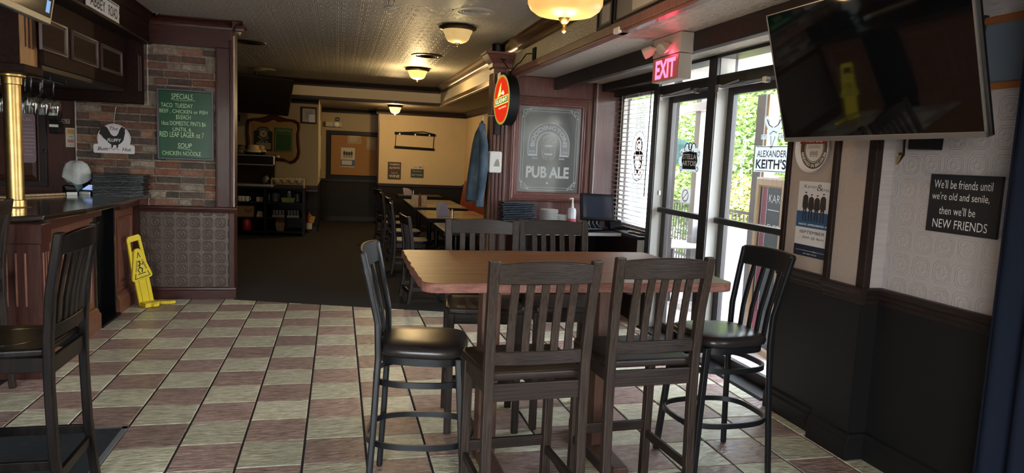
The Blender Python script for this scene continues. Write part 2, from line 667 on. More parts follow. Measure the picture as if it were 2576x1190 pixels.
# ---- ceilings
ceil = struct('ceiling', MB().box(-4.1, 1.9, -2.9, 13.6, 2.88, 3.1), 'ceiling_paper')
struct('ceiling_soffit', MB().box(1.9, 2.42, -2.9, 7.9, 2.56, 3.1).box(2.42, 3.3, -2.9, 7.9, 2.53, 3.1), 'soffit_paper')
mat('ceiling_dark', (0.13, 0.10, 0.07), 0.5, bump=0.3, bs=70)
struct('ceiling_low', MB().box(1.9, 3.3, 7.9, 13.6, 2.555, 3.1).box(-4.1, 3.3, 13.6, 17.0, 2.555, 3.1), 'ceiling_dark')
# fascia of the tray ceiling
embossed('fascia_paper', (0.52, 0.44, 0.31), (1, 2), 0.16, rough=0.5, strength=0.8, fine=0.5, dist=0.005)
struct('trim_fascia_side', MB().box(1.885, 1.905, -2.9, 13.6, 2.60, 2.80), 'fascia_paper')
struct('trim_fascia_back', MB().box(-4.1, 1.89, 13.58, 13.61, 2.585, 2.80), 'beige_fascia')


def crown_prof(a, b, z0, z1, n=9):
    """crown curve from wall offset a at z0 to b at z1"""
    pts = [(a, z0), (a + (b - a) * 0.10, z0), (a + (b - a) * 0.10, z0 + (z1 - z0) * 0.12)]
    for k in range(n + 1):
        t = k / n
        pts.append((a + (b - a) * (0.14 + 0.66 * (1 - math.cos(t * PI / 2))), z0 + (z1 - z0) * (0.14 + 0.66 * math.sin(t * PI / 2))))
    pts += [(a + (b - a) * 0.88, z0 + (z1 - z0) * 0.84), (b, z0 + (z1 - z0) * 0.9), (b, z1), (a, z1)]
    return pts


cr = MB().prism([(1.89 - d, -2.9, z) for d, z in crown_prof(0, 0.145, 2.765, 2.882)], (0, 16.4, 0))
struct('trim_crown_side', cr, 'gold_crown', smooth=50)
cr = MB().prism([(-3.8, 13.59 - d, z) for d, z in crown_prof(0, 0.145, 2.765, 2.882)], (5.68, 0, 0))
struct('trim_crown_back', cr, 'wood_dark', smooth=50)
lo = MB().box(1.865, 1.93, -2.9, 7.9, 2.535, 2.60).box(1.878, 1.945, -2.9, 7.9, 2.52, 2.54)
struct('trim_fascia_bottom', lo, 'wood_pink', bevel=0.006)
lo = MB().box(1.862, 1.93, 7.9, 13.6, 2.53, 2.60)
struct('trim_fascia_rear_side', lo, 'gold_crown', bevel=0.006)
struct('trim_fascia_bottom_back', MB().box(-3.8, 1.9, 13.53, 13.7, 2.535, 2.585), 'wood_dark', bevel=0.008)
struct('trim_beam_doors', MB().box(2.40, 2.47, -2.9, 7.9, 2.425, 2.56), 'wood_dark', bevel=0.006)

# ---- brick pier wall
wp = struct('wall_pier', MB().box(-3.9, -1.055, 7.91, 8.15, 0, 2.9), 'wood_mahogany')
mat('mortar', (0.17, 0.14, 0.11), 0.95, col2=(0.30, 0.26, 0.205), ns=26, bump=0.8, bs=60)
obj('mortar_bed', MB().box(-2.52, -1.225, 7.896, 7.912, 0.98, 2.605), 'mortar', wp)
BR = [('brick_a', (0.16, 0.06, 0.038), (0.25, 0.10, 0.06)), ('brick_b', (0.13, 0.065, 0.048), (0.20, 0.105, 0.075)),
      ('brick_c', (0.075, 0.053, 0.045), (0.12, 0.085, 0.07)), ('brick_d', (0.24, 0.105, 0.06), (0.34, 0.19, 0.13)), ('brick_e', (0.19, 0.13, 0.095), (0.38, 0.32, 0.25))]
bmesh_ = []
for nm, c1, c2 in BR:
    m = mat(nm, c1, 0.85, col2=c2, ns=18, bump=0.9, bs=70, rand=0.2)
    for L_ in (0.222, 0.112):
        for j in range(2):
            rnd = random.Random(ord(nm[-1]) * 7 + j)
            h = 0.031
            mb = MB()
            n = 4
            vs = []
            for y, ins in ((0.0, 0.0), (-0.013, 0.0015), (-0.017, 0.006)):
                pts = []
                for k in range(n):
                    pts.append((-L_ / 2 + ins + (L_ - 2 * ins) * k / n, -h + ins + rnd.uniform(0, 0.003)))
                pts.append((L_ / 2 - ins, -h + ins))
                for k in range(n):
                    pts.append((L_ / 2 - ins - (L_ - 2 * ins) * k / n, h - ins - rnd.uniform(0, 0.003)))
                pts.append((-L_ / 2 + ins, h - ins))
                vs += [(a, y, b) for a, b in pts]
            q = len(pts)
            fs = [tuple(range(2 * q, 3 * q))]
            for i in (0, q):
                fs += [(i + k, i + (k + 1) % q, i + q + (k + 1) % q, i + q + k) for k in range(q)]
            me = bpy.data.meshes.new('brick')
            me.from_pydata(vs, [], fs)
            me.materials.append(m)
            bmesh_.append((nm, L_, me))
rnd = random.Random(3)
z = 0.98 + 0.038
row = 0
while z < 2.59:
    x = -2.51 + (0.112 if row % 2 else 0.0) + rnd.uniform(-0.03, 0.02)
    if row % 2:
        cand = [(-2.51 + 0.045, 0.112)]
    else:
        cand = []
    while x < -1.24:
        L_ = 0.112 if rnd.random() < 0.16 else 0.222
        if x + L_ > -1.225:
            L_ = 0.112
            if x + L_ > -1.21:
                break
        cand.append((x + L_ / 2, L_))
        x += L_ + 0.013
    for cx, L_ in cand:
        if cx < -1.9 and z > 2.03:
            continue
        low = z < 1.4
        nm = rnd.choices(['brick_a', 'brick_b', 'brick_c', 'brick_d', 'brick_e'], [3, 4, 3, 3, 2] if low else [2, 5, 4, 1.5, 1.5])[0]
        me = rnd.choice([b[2] for b in bmesh_ if b[0] == nm and b[1] == L_])
        o = bpy.data.objects.new('brick', me)
        COL.objects.link(o)
        o.parent = wp
        o.location = (cx, 7.897 + rnd.uniform(-0.003, 0.003), z)
        o.rotation_euler = (rnd.uniform(-0.01, 0.01), rnd.uniform(-0.012, 0.012), rnd.uniform(-0.012, 0.012))
    z += 0.0765
    row += 1
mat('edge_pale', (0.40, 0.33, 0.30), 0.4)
fr = Fr((0, 7.91, 0), (1, 0, 0), (0, 0, 1))
mb = MB().box(-1.228, -1.062, 7.872, 7.912, 0.98, 2.62)
obj('stile', mb, 'wood_mahogany', wp, bevel=0.004)
obj('stile_bead', MB().tube([(-1.222, 7.868, 0.98), (-1.222, 7.868, 2.6)], 0.008).tube([(-1.085, 7.868, 0.98), (-1.085, 7.868, 2.7)], 0.010), 'wood_mahogany', wp, smooth=60, split=True)
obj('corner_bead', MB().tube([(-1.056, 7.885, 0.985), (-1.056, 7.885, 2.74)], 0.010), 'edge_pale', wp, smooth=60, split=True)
obj('header_board', MB().box(-1.95, -1.06, 7.872, 7.912, 2.605, 2.80), 'wood_mahogany_h', wp, bevel=0.004)
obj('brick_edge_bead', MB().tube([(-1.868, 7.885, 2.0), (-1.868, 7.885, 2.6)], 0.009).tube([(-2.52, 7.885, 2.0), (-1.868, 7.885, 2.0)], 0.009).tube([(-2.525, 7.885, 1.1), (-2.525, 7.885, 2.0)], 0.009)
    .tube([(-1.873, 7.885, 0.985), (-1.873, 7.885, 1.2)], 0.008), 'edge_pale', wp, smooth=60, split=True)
cr = MB().prism([(-1.99, 7.88 - d, z) for d, z in crown_prof(0, 0.105, 2.785, 2.882)], (0.94 + 0.095, 0, 0))
cr.prism([(-1.055 + d, 7.775, z) for d, z in crown_prof(0, 0.1, 2.785, 2.882)], (0, 0.5, 0))
obj('crown', cr, 'wood_mahogany_h', wp, smooth=50)
mb = MB().prism([(-1.96, 7.91 - d, z) for d, z in ((0, 0.915), (0.018, 0.915), (0.022, 0.93), (0.03, 0.935), (0.034, 0.95), (0.05, 0.955), (0.05, 0.975), (0.04, 0.982), (0, 0.985))], (0.94, 0, 0))
obj('chair_rail', mb, 'wood_mahogany_h', wp, bevel=0.002)
obj('lower_panel', MB().box(-1.96, -1.10, 7.898, 7.912, 0.12, 0.916), 'pier_paper', wp)
obj('lower_stile', MB().box(-1.105, -1.05, 7.886, 7.912, 0.12, 0.916), 'wood_mahogany', wp, bevel=0.005)
mb = MB().prism([(-1.96, 7.91 - d, z) for d, z in ((0, 0), (0.04, 0), (0.04, 0.09), (0.03, 0.1), (0.026, 0.12), (0.018, 0.128), (0, 0.13))], (0.925, 0, 0))
obj('baseboard', mb, 'wood_mahogany_h', wp, bevel=0.002)

# ---- panel wall beside the fluted post
wq = struct('wall_panel', MB().box(1.848, 3.30, 7.9, 8.06, 0, 2.6), 'wood_pink')
fq = Fr((0, 7.9, 0), (1, 0, 0), (0, 0, 1))
obj('corner_post', MB().box(2.885, 2.93, 7.865, 7.905, 0.8, 2.55), 'wood_mahogany', wq, bevel=0.006)
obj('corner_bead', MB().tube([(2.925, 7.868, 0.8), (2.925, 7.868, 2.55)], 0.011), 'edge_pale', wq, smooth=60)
# moulded frame and etched mirror panel, built as a thing hanging on this wall further down

# ---- back-room walls
RAIL = 0.93


def wallrun(name, x0, x1, y0, y1, face, ztop, m='yellow_wall', rail=True, zr=RAIL):
    w = struct(name, MB().box(x0, x1, y0, y1, zr, ztop), m)
    d = 0.012
    e = {'-y': (0, 0, -d, 0), '-x': (-d, 0, 0, 0), '+x': (0, d, 0, 0)}[face]
    obj('wainscot', MB().box(x0 + e[0], x1 + e[1], y0 + e[2], y1 + e[3], 0, zr), 'wainscot_brown', w)
    if rail:
        k = 3
        obj('chair_rail', MB().box(x0 + e[0] * k, x1 + e[1] * k, y0 + e[2] * k, y1 + e[3] * k, zr - 0.03, zr + 0.035), 'wood_dark', w, bevel=0.006)
        obj('baseboard', MB().box(x0 + e[0] * 2, x1 + e[1] * 2, y0 + e[2] * 2, y1 + e[3] * 2, 0, 0.11), 'wood_dark', w, bevel=0.004)
    return w


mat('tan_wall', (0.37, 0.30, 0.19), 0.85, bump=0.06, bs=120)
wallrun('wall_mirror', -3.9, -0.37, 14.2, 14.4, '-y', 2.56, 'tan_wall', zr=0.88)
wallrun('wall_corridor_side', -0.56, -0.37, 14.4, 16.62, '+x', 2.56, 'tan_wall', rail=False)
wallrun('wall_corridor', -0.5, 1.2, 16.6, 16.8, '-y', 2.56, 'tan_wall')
wy = wallrun('wall_yellow', 0.865, 3.3, 15.8, 16.0, '-y', 2.56, zr=0.90)
obj('end_bead', MB().box(0.845, 0.872, 15.78, 16.02, 0.9, 2.44), 'wood_mahogany', wy)
wallrun('wall_booth', 2.78, 3.3, 8.05, 15.8, '-x', 2.56)
struct('wall_left', MB().box(-4.1, -3.9, -2.9, 17, 0, 2.9), 'wood_dark')
struct('trim_low_crown', MB().prism([(0.8, 15.8 - d, z) for d, z in crown_prof(0, 0.11, 2.44, 2.556)], (2.0, 0, 0)).prism([(2.78 - d, 8.06, z) for d, z in crown_prof(0, 0.11, 2.44, 2.556)], (0, 7.7, 0))
       .prism([(-3.8, 14.2 - d, z) for d, z in crown_prof(0, 0.09, 2.47, 2.556)], (3.43, 0, 0)).prism([(-0.45, 16.6 - d, z) for d, z in crown_prof(0, 0.09, 2.45, 2.556)], (1.4, 0, 0)), 'wood_dark', smooth=50)
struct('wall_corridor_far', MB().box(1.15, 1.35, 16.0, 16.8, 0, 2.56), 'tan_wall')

# ---- right wall by the doors
YBAT = P(2080, 540, X=2.855).y - 0.03
wr = struct('wall_right', MB().box(2.93, 3.15, YBAT, 4.16, RAIL, 2.53).box(2.87, 3.15, 3.31, YBAT, RAIL, 2.53), 'wall_paper_beige')
wg = struct('wall_right_near', MB().box(2.985, 3.15, 1.95, 3.31, 0.9, 2.53).box(2.985, 3.15, -2.9, -2.35, 0.9, 2.53).box(2.985, 3.15, -2.35, 1.95, 0.9, 0.98).box(2.985, 3.15, -2.35, 1.95, 2.42, 2.53).box(2.872, 2.99, 3.295, 3.33, 0.9, 2.53), 'wall_paper_white')


def run_y(mb, x, y0, y1, prof):
    return mb.prism([(x - d, y0, z) for d, z in prof], (0, y1 - y0, 0))


def run_x(mb, y, x0, x1, prof):
    return mb.prism([(x0, y - d, z) for d, z in prof], (x1 - x0, 0, 0))


rp = ((0, 0.90), (0.02, 0.90), (0.022, 0.925), (0.03, 0.93), (0.032, 0.955), (0.045, 0.962), (0.05, 0.985), (0.038, 0.995), (0, 0.995))
bp = ((0, 0), (0.03, 0), (0.03, 0.11), (0.022, 0.125), (0.018, 0.145), (0.01, 0.15), (0, 0.155))
obj('wainscot', MB().box(2.915, 3.15, YBAT, 4.16, 0, 0.95).box(2.855, 3.15, 3.295, YBAT, 0, 0.95), 'wainscot', wr)
mb = MB()
run_y(mb, 2.93, YBAT - 0.03, 4.16, rp)
run_y(mb, 2.87, 3.27, YBAT, rp)
obj('chair_rail', mb, 'wood_dark', wr, bevel=0.002)
mb = MB()
run_y(mb, 2.915, YBAT - 0.03, 4.16, bp)
run_y(mb, 2.855, 3.26, YBAT, bp)
obj('baseboard', mb, 'wainscot', wr, bevel=0.002)
obj('batten', MB().box(2.845, 2.935, YBAT - 0.03, YBAT + 0.012, 0.98, 2.45), 'wood_dark', wr, bevel=0.006)
obj('corner_post', MB().box(2.852, 2.90, 3.285, 3.345, 0.98, 2.5), 'wood_dark', wr, bevel=0.006)
obj('door_side_trim', MB().box(2.91, 2.985, 4.125, 4.165, 0, 2.5), 'wood_dark', wr, bevel=0.005)
obj('wainscot', MB().box(2.97, 3.15, -2.9, 3.31, 0, 0.95).box(2.86, 2.99, 3.29, 3.32, 0, 0.95), 'wainscot', wg)
mb = MB()
run_y(mb, 2.985, -2.9, 3.27, rp)
run_x(mb, 3.31, 2.86, 2.99, rp)
obj('chair_rail', mb, 'wood_dark', wg, bevel=0.002)
mb = MB()
run_y(mb, 2.97, -2.9, 3.29, bp)
run_x(mb, 3.295, 2.84, 2.99, bp)
obj('baseboard', mb, 'wainscot', wg, bevel=0.002)

# ---- storefront: doors and window
mat('push_bar', (0.03, 0.028, 0.028), 0.35)
glassmat('pane_glass')
mb = MB().box(2.97, 3.16, 4.16, 4.23, 0, 2.53).box(2.97, 3.16, 5.265, 5.395, 0, 2.53).box(2.97, 3.16, 6.335, 6.43, 0, 2.53)
mb.box(2.97, 3.16, 4.16, 6.43, 2.505, 2.56).box(2.99, 3.14, 4.16, 6.43, 2.285, 2.37)
fdoor = struct('trim_storefront_frame', mb, 'frame_black', bevel=0.004)
obj('jamb_face', MB().box(2.985, 3.15, 5.258, 5.266, 0, 2.285).box(2.985, 3.15, 6.327, 6.336, 0, 2.285), 'jamb_grey', fdoor, split=True)
obj('jamb_face', MB().box(3.0, 3.13, 5.258, 5.266, 2.37, 2.505).box(3.0, 3.13, 6.327, 6.336, 2.37, 2.505), 'jamb_grey', fdoor, split=True)
obj('transom_pane', MB().box(3.06, 3.065, 4.23, 5.265, 2.37, 2.505), 'pane_glass', fdoor)
obj('transom_pane', MB().box(3.06, 3.065, 5.395, 6.335, 2.37, 2.505), 'pane_glass', fdoor)
obj('threshold', MB().prism([(2.92, 4.25, 0), (2.94, 4.25, 0.014), (3.12, 4.25, 0.02), (3.2, 4.25, 0.0)], (0, 2.15, 0)), 'frame_black', fdoor)
for k, (y0, y1) in enumerate(((5.40, 6.33), (4.235, 5.262))):
    mb = MB().box(3.085, 3.13, y0, y0 + 0.085, 0.02, 2.28).box(3.085, 3.13, y1 - 0.085, y1, 0.02, 2.28)
    mb.box(3.085, 3.13, y0 + 0.085, y1 - 0.085, 0.02, 0.10).box(3.085, 3.13, y0 + 0.085, y1 - 0.085, 2.215, 2.28)
    dr = struct('door_%d' % (k + 1), mb, 'frame_black', bevel=0.004)
    obj('pane', MB().box(3.105, 3.110, y0 + 0.085, y1 - 0.085, 0.10, 2.215), 'pane_glass', dr)
    obj('push_bar', MB().box(3.02, 3.085, y0 + 0.03, y1 - 0.03, 1.165, 1.215), 'push_bar', dr, bevel=0.008)
    # closer
    yy = y0 + 0.28 if k == 0 else y1 - 0.36
    cb = obj('closer_body', MB().box(3.0, 3.06, yy, yy + 0.27, 2.305, 2.36) if k == 0 else MB().box(2.985, 3.05, yy - 0.05, yy + 0.32, 2.30, 2.36), 'bronze_dark' if k else 'push_bar', dr, bevel=0.006)
    ya, yb = (y1 - 0.02, y0 + 0.2) if k == 0 else (y1 - 0.02, y0 + 0.35)
    obj('closer_arm', MB().tube([(2.99, ya, 2.265), (2.98, (ya + yb) / 2, 2.262), (2.985, yb, 2.268)], 0.011, 8).tube([(2.99, ya, 2.268), (2.99, yy + 0.05, 2.30)], 0.008, 8)
        .box(2.97, 3.0, ya - 0.02, ya + 0.03, 2.23, 2.29).box(2.965, 3.0, yb - 0.03, yb + 0.02, 2.25, 2.29), 'steel', dr, smooth=40)
# header wall above window bay and its box-like recess
struct('wall_window_header', MB().box(2.99, 3.14, 6.43, 7.9, 2.44, 2.56), 'wood_dark', bevel=0.005)
ww = MB().box(3.18, 3.24, 6.40, 6.50, 0, 2.6).box(3.22, 3.34, 7.82, 7.98, 0, 2.6).box(3.22, 3.26, 6.42, 7.98, 0, 0.9).box(3.22, 3.26, 6.42, 7.98, 2.42, 2.6).box(3.14, 3.2, 6.38, 6.43, 0, 2.56)
struct('wall_window', ww, 'wood_dark')
mb = MB().box(3.22, 3.27, 6.50, 6.56, 0.9, 2.42).box(3.22, 3.27, 7.76, 7.82, 0.9, 2.42).box(3.22, 3.27, 6.50, 7.82, 0.9, 0.96).box(3.22, 3.27, 6.50, 7.82, 2.36, 2.42)
win = struct('window_1', mb, 'jamb_grey', bevel=0.004)
obj('pane', MB().box(3.265, 3.27, 6.55, 7.77, 0.95, 2.37), 'pane_glass', win)

# ---- room behind the viewer: rear wall with its street windows
mb = MB().box(-4.1, -3.3, -2.9, -2.7, 0, 2.9).box(-0.7, 3.3, -2.9, -2.7, 0, 2.9).box(-3.3, -0.7, -2.9, -2.7, 0, 0.5).box(-3.3, -0.7, -2.9, -2.7, 2.55, 2.9)
struct('wall_rear', mb, 'tan_wall')
for k, (x0, x1) in enumerate(((-3.3, -0.7),)):
    mb = MB()
    for a, b in ((x0, x0 + 0.05), (x1 - 0.05, x1), ((x0 + x1) / 2 - 0.025, (x0 + x1) / 2 + 0.025)):
        mb.box(a, b, -2.84, -2.76, 0.5, 2.55)
    mb.box(x0, x1, -2.84, -2.76, 0.5, 0.55).box(x0, x1, -2.84, -2.76, 2.5, 2.55)
    w2 = struct('window_%d' % (k + 2), mb, 'frame_black')
    obj('pane', MB().box(x0 + 0.05, x1 - 0.05, -2.802, -2.798, 0.55, 2.5), 'pane_glass', w2)
mb = MB()
for a, b in ((-2.35, -2.3), (1.9, 1.95), (-0.95, -0.9), (0.5, 0.55)):
    mb.box(3.03, 3.11, a, b, 0.98, 2.42)
mb.box(3.03, 3.11, -2.35, 1.95, 0.98, 1.03).box(3.03, 3.11, -2.35, 1.95, 2.37, 2.42)
w3 = struct('window_3', mb, 'frame_black')
obj('pane', MB().box(3.068, 3.072, -2.3, 1.9, 1.03, 2.37), 'pane_glass', w3)

# ================================================================== BAR (left)
mat('wood_warm_lit', (0.20, 0.085, 0.03), 0.4, col2=(0.40, 0.20, 0.08), ns=5, stretch=(10, 10, 1), coat=0.2)
mat('bar_top', (0.018, 0.013, 0.011), 0.13, col2=(0.03, 0.02, 0.016), ns=4, stretch=(8, 1, 1), coat=0.5, spec=0.6)


def raised_panel(fr, x0, x1, y0, y1, parent, m, m2=None, name='panel'):
    mb = MB()
    fr.panelframe(mb, x0, x1, y0, y1, 0.03, ((0, 0.0), (0.0, 0.012), (0.3, 0.016), (0.6, 0.008), (1.0, 0.002)))
    o = obj(name + '_moulding', mb, m, parent, smooth=30)
    mb = MB()
    fr.panelframe(mb, x0 + 0.035, x1 - 0.035, y0 + 0.035, y1 - 0.035, 0.03, ((0, 0.001), (1.0, 0.012)))
    fr.rect(mb, x0 + 0.064, x1 - 0.064, y0 + 0.064, y1 - 0.064, 0.0, 0.012)
    obj(name, mb, m2 or m, parent, bevel=0)
    return o


def cabinet(name, label, y0, y1, panels):
    t = thing(name, label, 'cabinet', (-2.4, (y0 + y1) / 2, 0))
    obj('body', MB().box(-2.85, -2.02, y0, y1, 0, 1.055), 'wood_bar', t, bevel=0.003)
    f = Fr((-2.02, y1, 0), (0, -1, 0), (0, 0, 1))
    fx = Fr((-2.02, y0, 0), (0, 1, 0), (0, 0, 1))
    for a, b in panels:
        raised_panel(fx, a - y0, b - y0, 0.24, 0.90, t, 'wood_bar')
    obj('baseboard', MB().prism([(-2.02 + d, y0, z) for d, z in ((0, 0), (0.05, 0), (0.05, 0.13), (0.035, 0.15), (0.03, 0.17), (0.012, 0.185), (0, 0.19))], (0, y1 - y0, 0)), 'wood_bar', t, bevel=0.002)
    obj('rim', MB().box(-2.02, -1.95, y0, y1, 0.985, 1.057), 'wood_mahogany', t, bevel=0.006)
    return t


b1 = cabinet('bar_cabinet', 'long mahogany bar front section with raised panels beside the black wooden chair', 5.40, 6.66, [(5.52, 5.98), (6.08, 6.56)])
# near end of the bar with its fluted pilaster
obj('end_panel', MB().box(-3.3, -2.0, 5.36, 5.42, 0, 1.055), 'wood_dark', b1)
mb = MB().box(-2.22, -1.915, 5.26, 5.42, 0.10, 0.98)
pil = obj('pilaster', mb, 'wood_mahogany', b1, bevel=0.006)
mb = MB()
for k in range(4):
    x = -2.17 + k * 0.055
    mb.tube([(x, 5.258, 0.5), (x, 5.258, 0.86)], 0.009, 8)
for k in range(3):
    y = 5.30 + k * 0.04
    mb.tube([(-1.913, y, 0.5), (-1.913, y, 0.86)], 0.008, 8)
obj('flute', mb, 'wood_bar', pil, smooth=50, split=True)
obj('pilaster_plinth', MB().box(-2.24, -1.90, 5.245, 5.42, 0, 0.13), 'wood_mahogany', b1, bevel=0.008)
obj('pilaster_capital', MB().box(-2.24, -1.90, 5.245, 5.42, 0.92, 1.057), 'wood_mahogany', b1, bevel=0.008)
b2 = cabinet('bar_cabinet', 'short mahogany bar section against the brick pier behind the yellow floor sign', 7.20, 7.865, [(7.30, 7.76)])
g = thing('bar_gate', 'black recessed gate between the two mahogany bar sections', 'gate', (-2.1, 6.93, 0))
obj('gate_leaf', MB().box(-2.16, -2.12, 6.665, 7.195, 0.02, 1.04), 'black_gloss', g, bevel=0.004)
obj('gate_post', MB().box(-2.14, -2.01, 6.662, 6.685, 0, 1.055), 'wood_dark', g, bevel=0.004)
obj('gate_post', MB().box(-2.14, -2.0, 7.17, 7.198, 0, 1.055), 'black_gloss', g, bevel=0.004)
obj('gate_edge', MB().box(-2.012, -2.0, 7.182, 7.198, 0, 1.055), 'edge_pale', g, bevel=0.002)
obj('gate_stile', MB().box(-2.13, -2.03, 6.74, 6.78, 0.03, 1.02), 'black_gloss', g, bevel=0.01)
obj('gate_sill', MB().box(-2.3, -1.96, 6.665, 7.195, 0, 0.02), 'black_plastic', g)
top = [(-2.95, 5.20), (-2.14, 5.24), (-1.95, 5.44), (-1.86, 6.0), (-1.84, 6.6), (-1.845, 7.885), (-2.95, 7.885)]
bt = tag(obj('bar_countertop', MB().prism([(x, y, 1.058) for x, y in top], (0, 0, 0.042)), 'bar_top', bevel=0.012, seg=3), 'glossy black bar top running along the mahogany bar', 'counter')

# overhead canopy
mat('panel_edge', (0.085, 0.055, 0.05), 0.35)
cn = thing('bar_canopy', 'dark wood canopy with square recessed panels hanging over the bar', 'canopy', (-2.4, 6.6, 2.06))
obj('body', MB().box(-2.9, -1.985, 5.62, 7.9, 2.13, 2.62), 'wood_bulkhead', cn)
obj('upper_fascia', MB().box(-2.9, -1.845, 2.6, 7.88, 2.615, 2.88), 'wood_bulkhead', cn, bevel=0.004)
obj('ledge', MB().box(-2.9, -1.825, 2.6, 7.88, 2.592, 2.618), 'wood_dark', cn, bevel=0.006)
obj('crown', MB().prism([(-1.845 + d, 2.6, z) for d, z in crown_prof(0, 0.07, 2.80, 2.884)], (0, 5.25, 0)), 'wood_bulkhead', cn, smooth=50)
obj('valance', MB().box(-2.9, -1.90, 7.60, 7.89, 1.995, 2.62), 'wood_bulkhead', cn, bevel=0.004)
obj('under_board', MB().box(-2.9, -2.0, 5.62, 7.6, 2.09, 2.13), 'wood_dark', cn, bevel=0.004)
mb = MB()
for k in range(3):
    mb.tube([(-1.897, 7.70 + 0.045 * k - 0.03, 2.12), (-1.897, 7.70 + 0.045 * k - 0.03, 2.46)], 0.004, 8)
obj('flute', mb, 'panel_edge', cn, smooth=50, split=True)
fc = Fr((-1.985, 0, 0), (0, 1, 0), (0, 0, 1))
PANS = [(P(98, 90, X=-1.985).y, P(165, 120, X=-1.985).y), (P(178, 118, X=-1.985).y, P(243, 140, X=-1.985).y), (P(253, 146, X=-1.985).y, P(304, 166, X=-1.985).y)]
for a, b in PANS:
    f0 = MB()
    fc.panelframe(f0, a, b, 2.225, 2.45, 0.035, ((0, 0.0), (0.05, 0.018), (0.35, 0.016), (0.7, 0.004), (1.0, 0.001)))
    fo = obj('panel_frame', f0, 'panel_edge', cn, smooth=30)
    obj('panel_field', fc.rect(MB(), a + 0.03, b - 0.03, 2.255, 2.42, -0.001, 0.002), 'wood_bulkhead', fo)
bx = thing('canopy_post_box', 'fluted wooden box post under the canopy, above the brass pole', 'post', (-2.2, 5.48, 2.05))
obj('box', MB().box(-2.75, -2.03, 5.34, 5.615, 2.10, 2.59), 'wood_bulkhead', bx, bevel=0.004)
obj('lit_side', MB().box(-2.031, -2.022, 5.35, 5.61, 2.10, 2.588), 'wood_warm_lit', bx)  # warm lamplight on this face, painted in as lighter orange wood
mb = MB()
for k in range(4):
    mb.tube([(-2.2 - 0.05 * k, 5.338, 2.22), (-2.2 - 0.05 * k, 5.338, 2.56)], 0.008, 8)
for k in range(3):
    mb.tube([(-2.022, 5.42 + 0.06 * k, 2.22), (-2.022, 5.42 + 0.06 * k, 2.56)], 0.007, 8)
obj('flute', mb, 'wood_dark', bx, smooth=50, split=True)
obj('soffit_board', MB().box(-2.75, -1.99, 5.30, 5.618, 2.045, 2.10), 'wood_bulkhead', bx, bevel=0.006)

pl = thing('brass_pole', 'polished brass pole standing on the bar top', 'pole', (-2.165, 5.56, 1.10))
obj('tube', MB().tube([(-2.165, 5.56, 1.10), (-2.165, 5.56, 2.045)], 0.054, 28), 'brass', pl, smooth=60)
obj('base_collar', MB().lathe([(0.063, 0.0), (0.063, 0.035), (0.095, 0.037), (0.097, 0.044), (0.066, 0.048), (0.064, 0.09), (0.055, 0.094)], (-2.165, 5.56, 1.10), 28), 'brass', pl, smooth=40)
obj('top_collar', MB().lathe([(0.055, -0.07), (0.062, -0.065), (0.062, -0.02), (0.085, -0.012), (0.085, 0.0)], (-2.165, 5.56, 2.045), 28), 'brass', pl, smooth=40)

# stemware rack and hanging glasses
rk = thing('glass_rack', 'black wire stemware rack under the bar canopy', 'rack', (-2.35, 6.1, 2.03))
mb = MB()
RX = [-2.72, -2.62, -2.50, -2.40, -2.28, -2.18]
for x in RX:
    mb.tube([(x - 0.03, 5.75, 2.06), (x - 0.03, 6.45, 2.06)], 0.004, 6).tube([(x + 0.03, 5.75, 2.06), (x + 0.03, 6.45, 2.06)], 0.004, 6)
for y in (5.78, 6.1, 6.42):
    mb.tube([(-2.78, y, 2.066), (-2.12, y, 2.066)], 0.004, 6)
    for x in (-2.78, -2.12):
        mb.tube([(x, y, 2.066), (x, y, 2.089)], 0.004, 6)
obj('wire', mb, 'black_metal', rk)
glassmat('stemware', tint=(0.93, 0.95, 0.95), refl=0.10)
prof = [(0.034, 0.0), (0.035, -0.003), (0.008, -0.012), (0.0045, -0.03), (0.0045, -0.09), (0.010, -0.10), (0.030, -0.115), (0.042, -0.145), (0.040, -0.19), (0.033, -0.225), (0.031, -0.225), (0.038, -0.19), (0.040, -0.147), (0.028, -0.118), (0.002, -0.105)]
gm = None
spots = [(-2.72, 5.86), (-2.62, 6.05), (-2.50, 5.84), (-2.40, 5.98), (-2.28, 5.86), (-2.28, 6.08), (-2.18, 5.92), (-2.18, 6.12), (-2.18, 6.34), (-2.40, 6.28), (-2.50, 6.2), (-2.28, 6.36)]
order = sorted(range(len(spots)), key=lambda i: spots[i][0] / spots[i][1])
words = ['first', 'second', 'third', 'fourth', 'fifth', 'sixth', 'seventh', 'eighth', 'ninth', 'tenth', 'eleventh', 'twelfth', 'thirteenth', 'fourteenth', 'fifteenth', 'sixteenth', 'seventeenth', 'eighteenth', 'nineteenth', 'twentieth', 'twenty-first', 'twenty-second', 'twenty-third']
for rank, i in enumerate(order):
    x, y = spots[i]
    if gm is None:
        gm = obj('wine_glass', MB().lathe(prof, (0, 0, 0), 20), 'stemware', smooth=60)
        o = gm
    else:
        o = gm.copy()
        COL.objects.link(o)
    o.location = (x, y, 2.072)
    o.scale = (1.2, 1.2, 1.2)
    tag(o, 'clear stem glass hanging in the rack, %s from the left' % words[rank], 'glass', 'stem glasses in the bar rack')

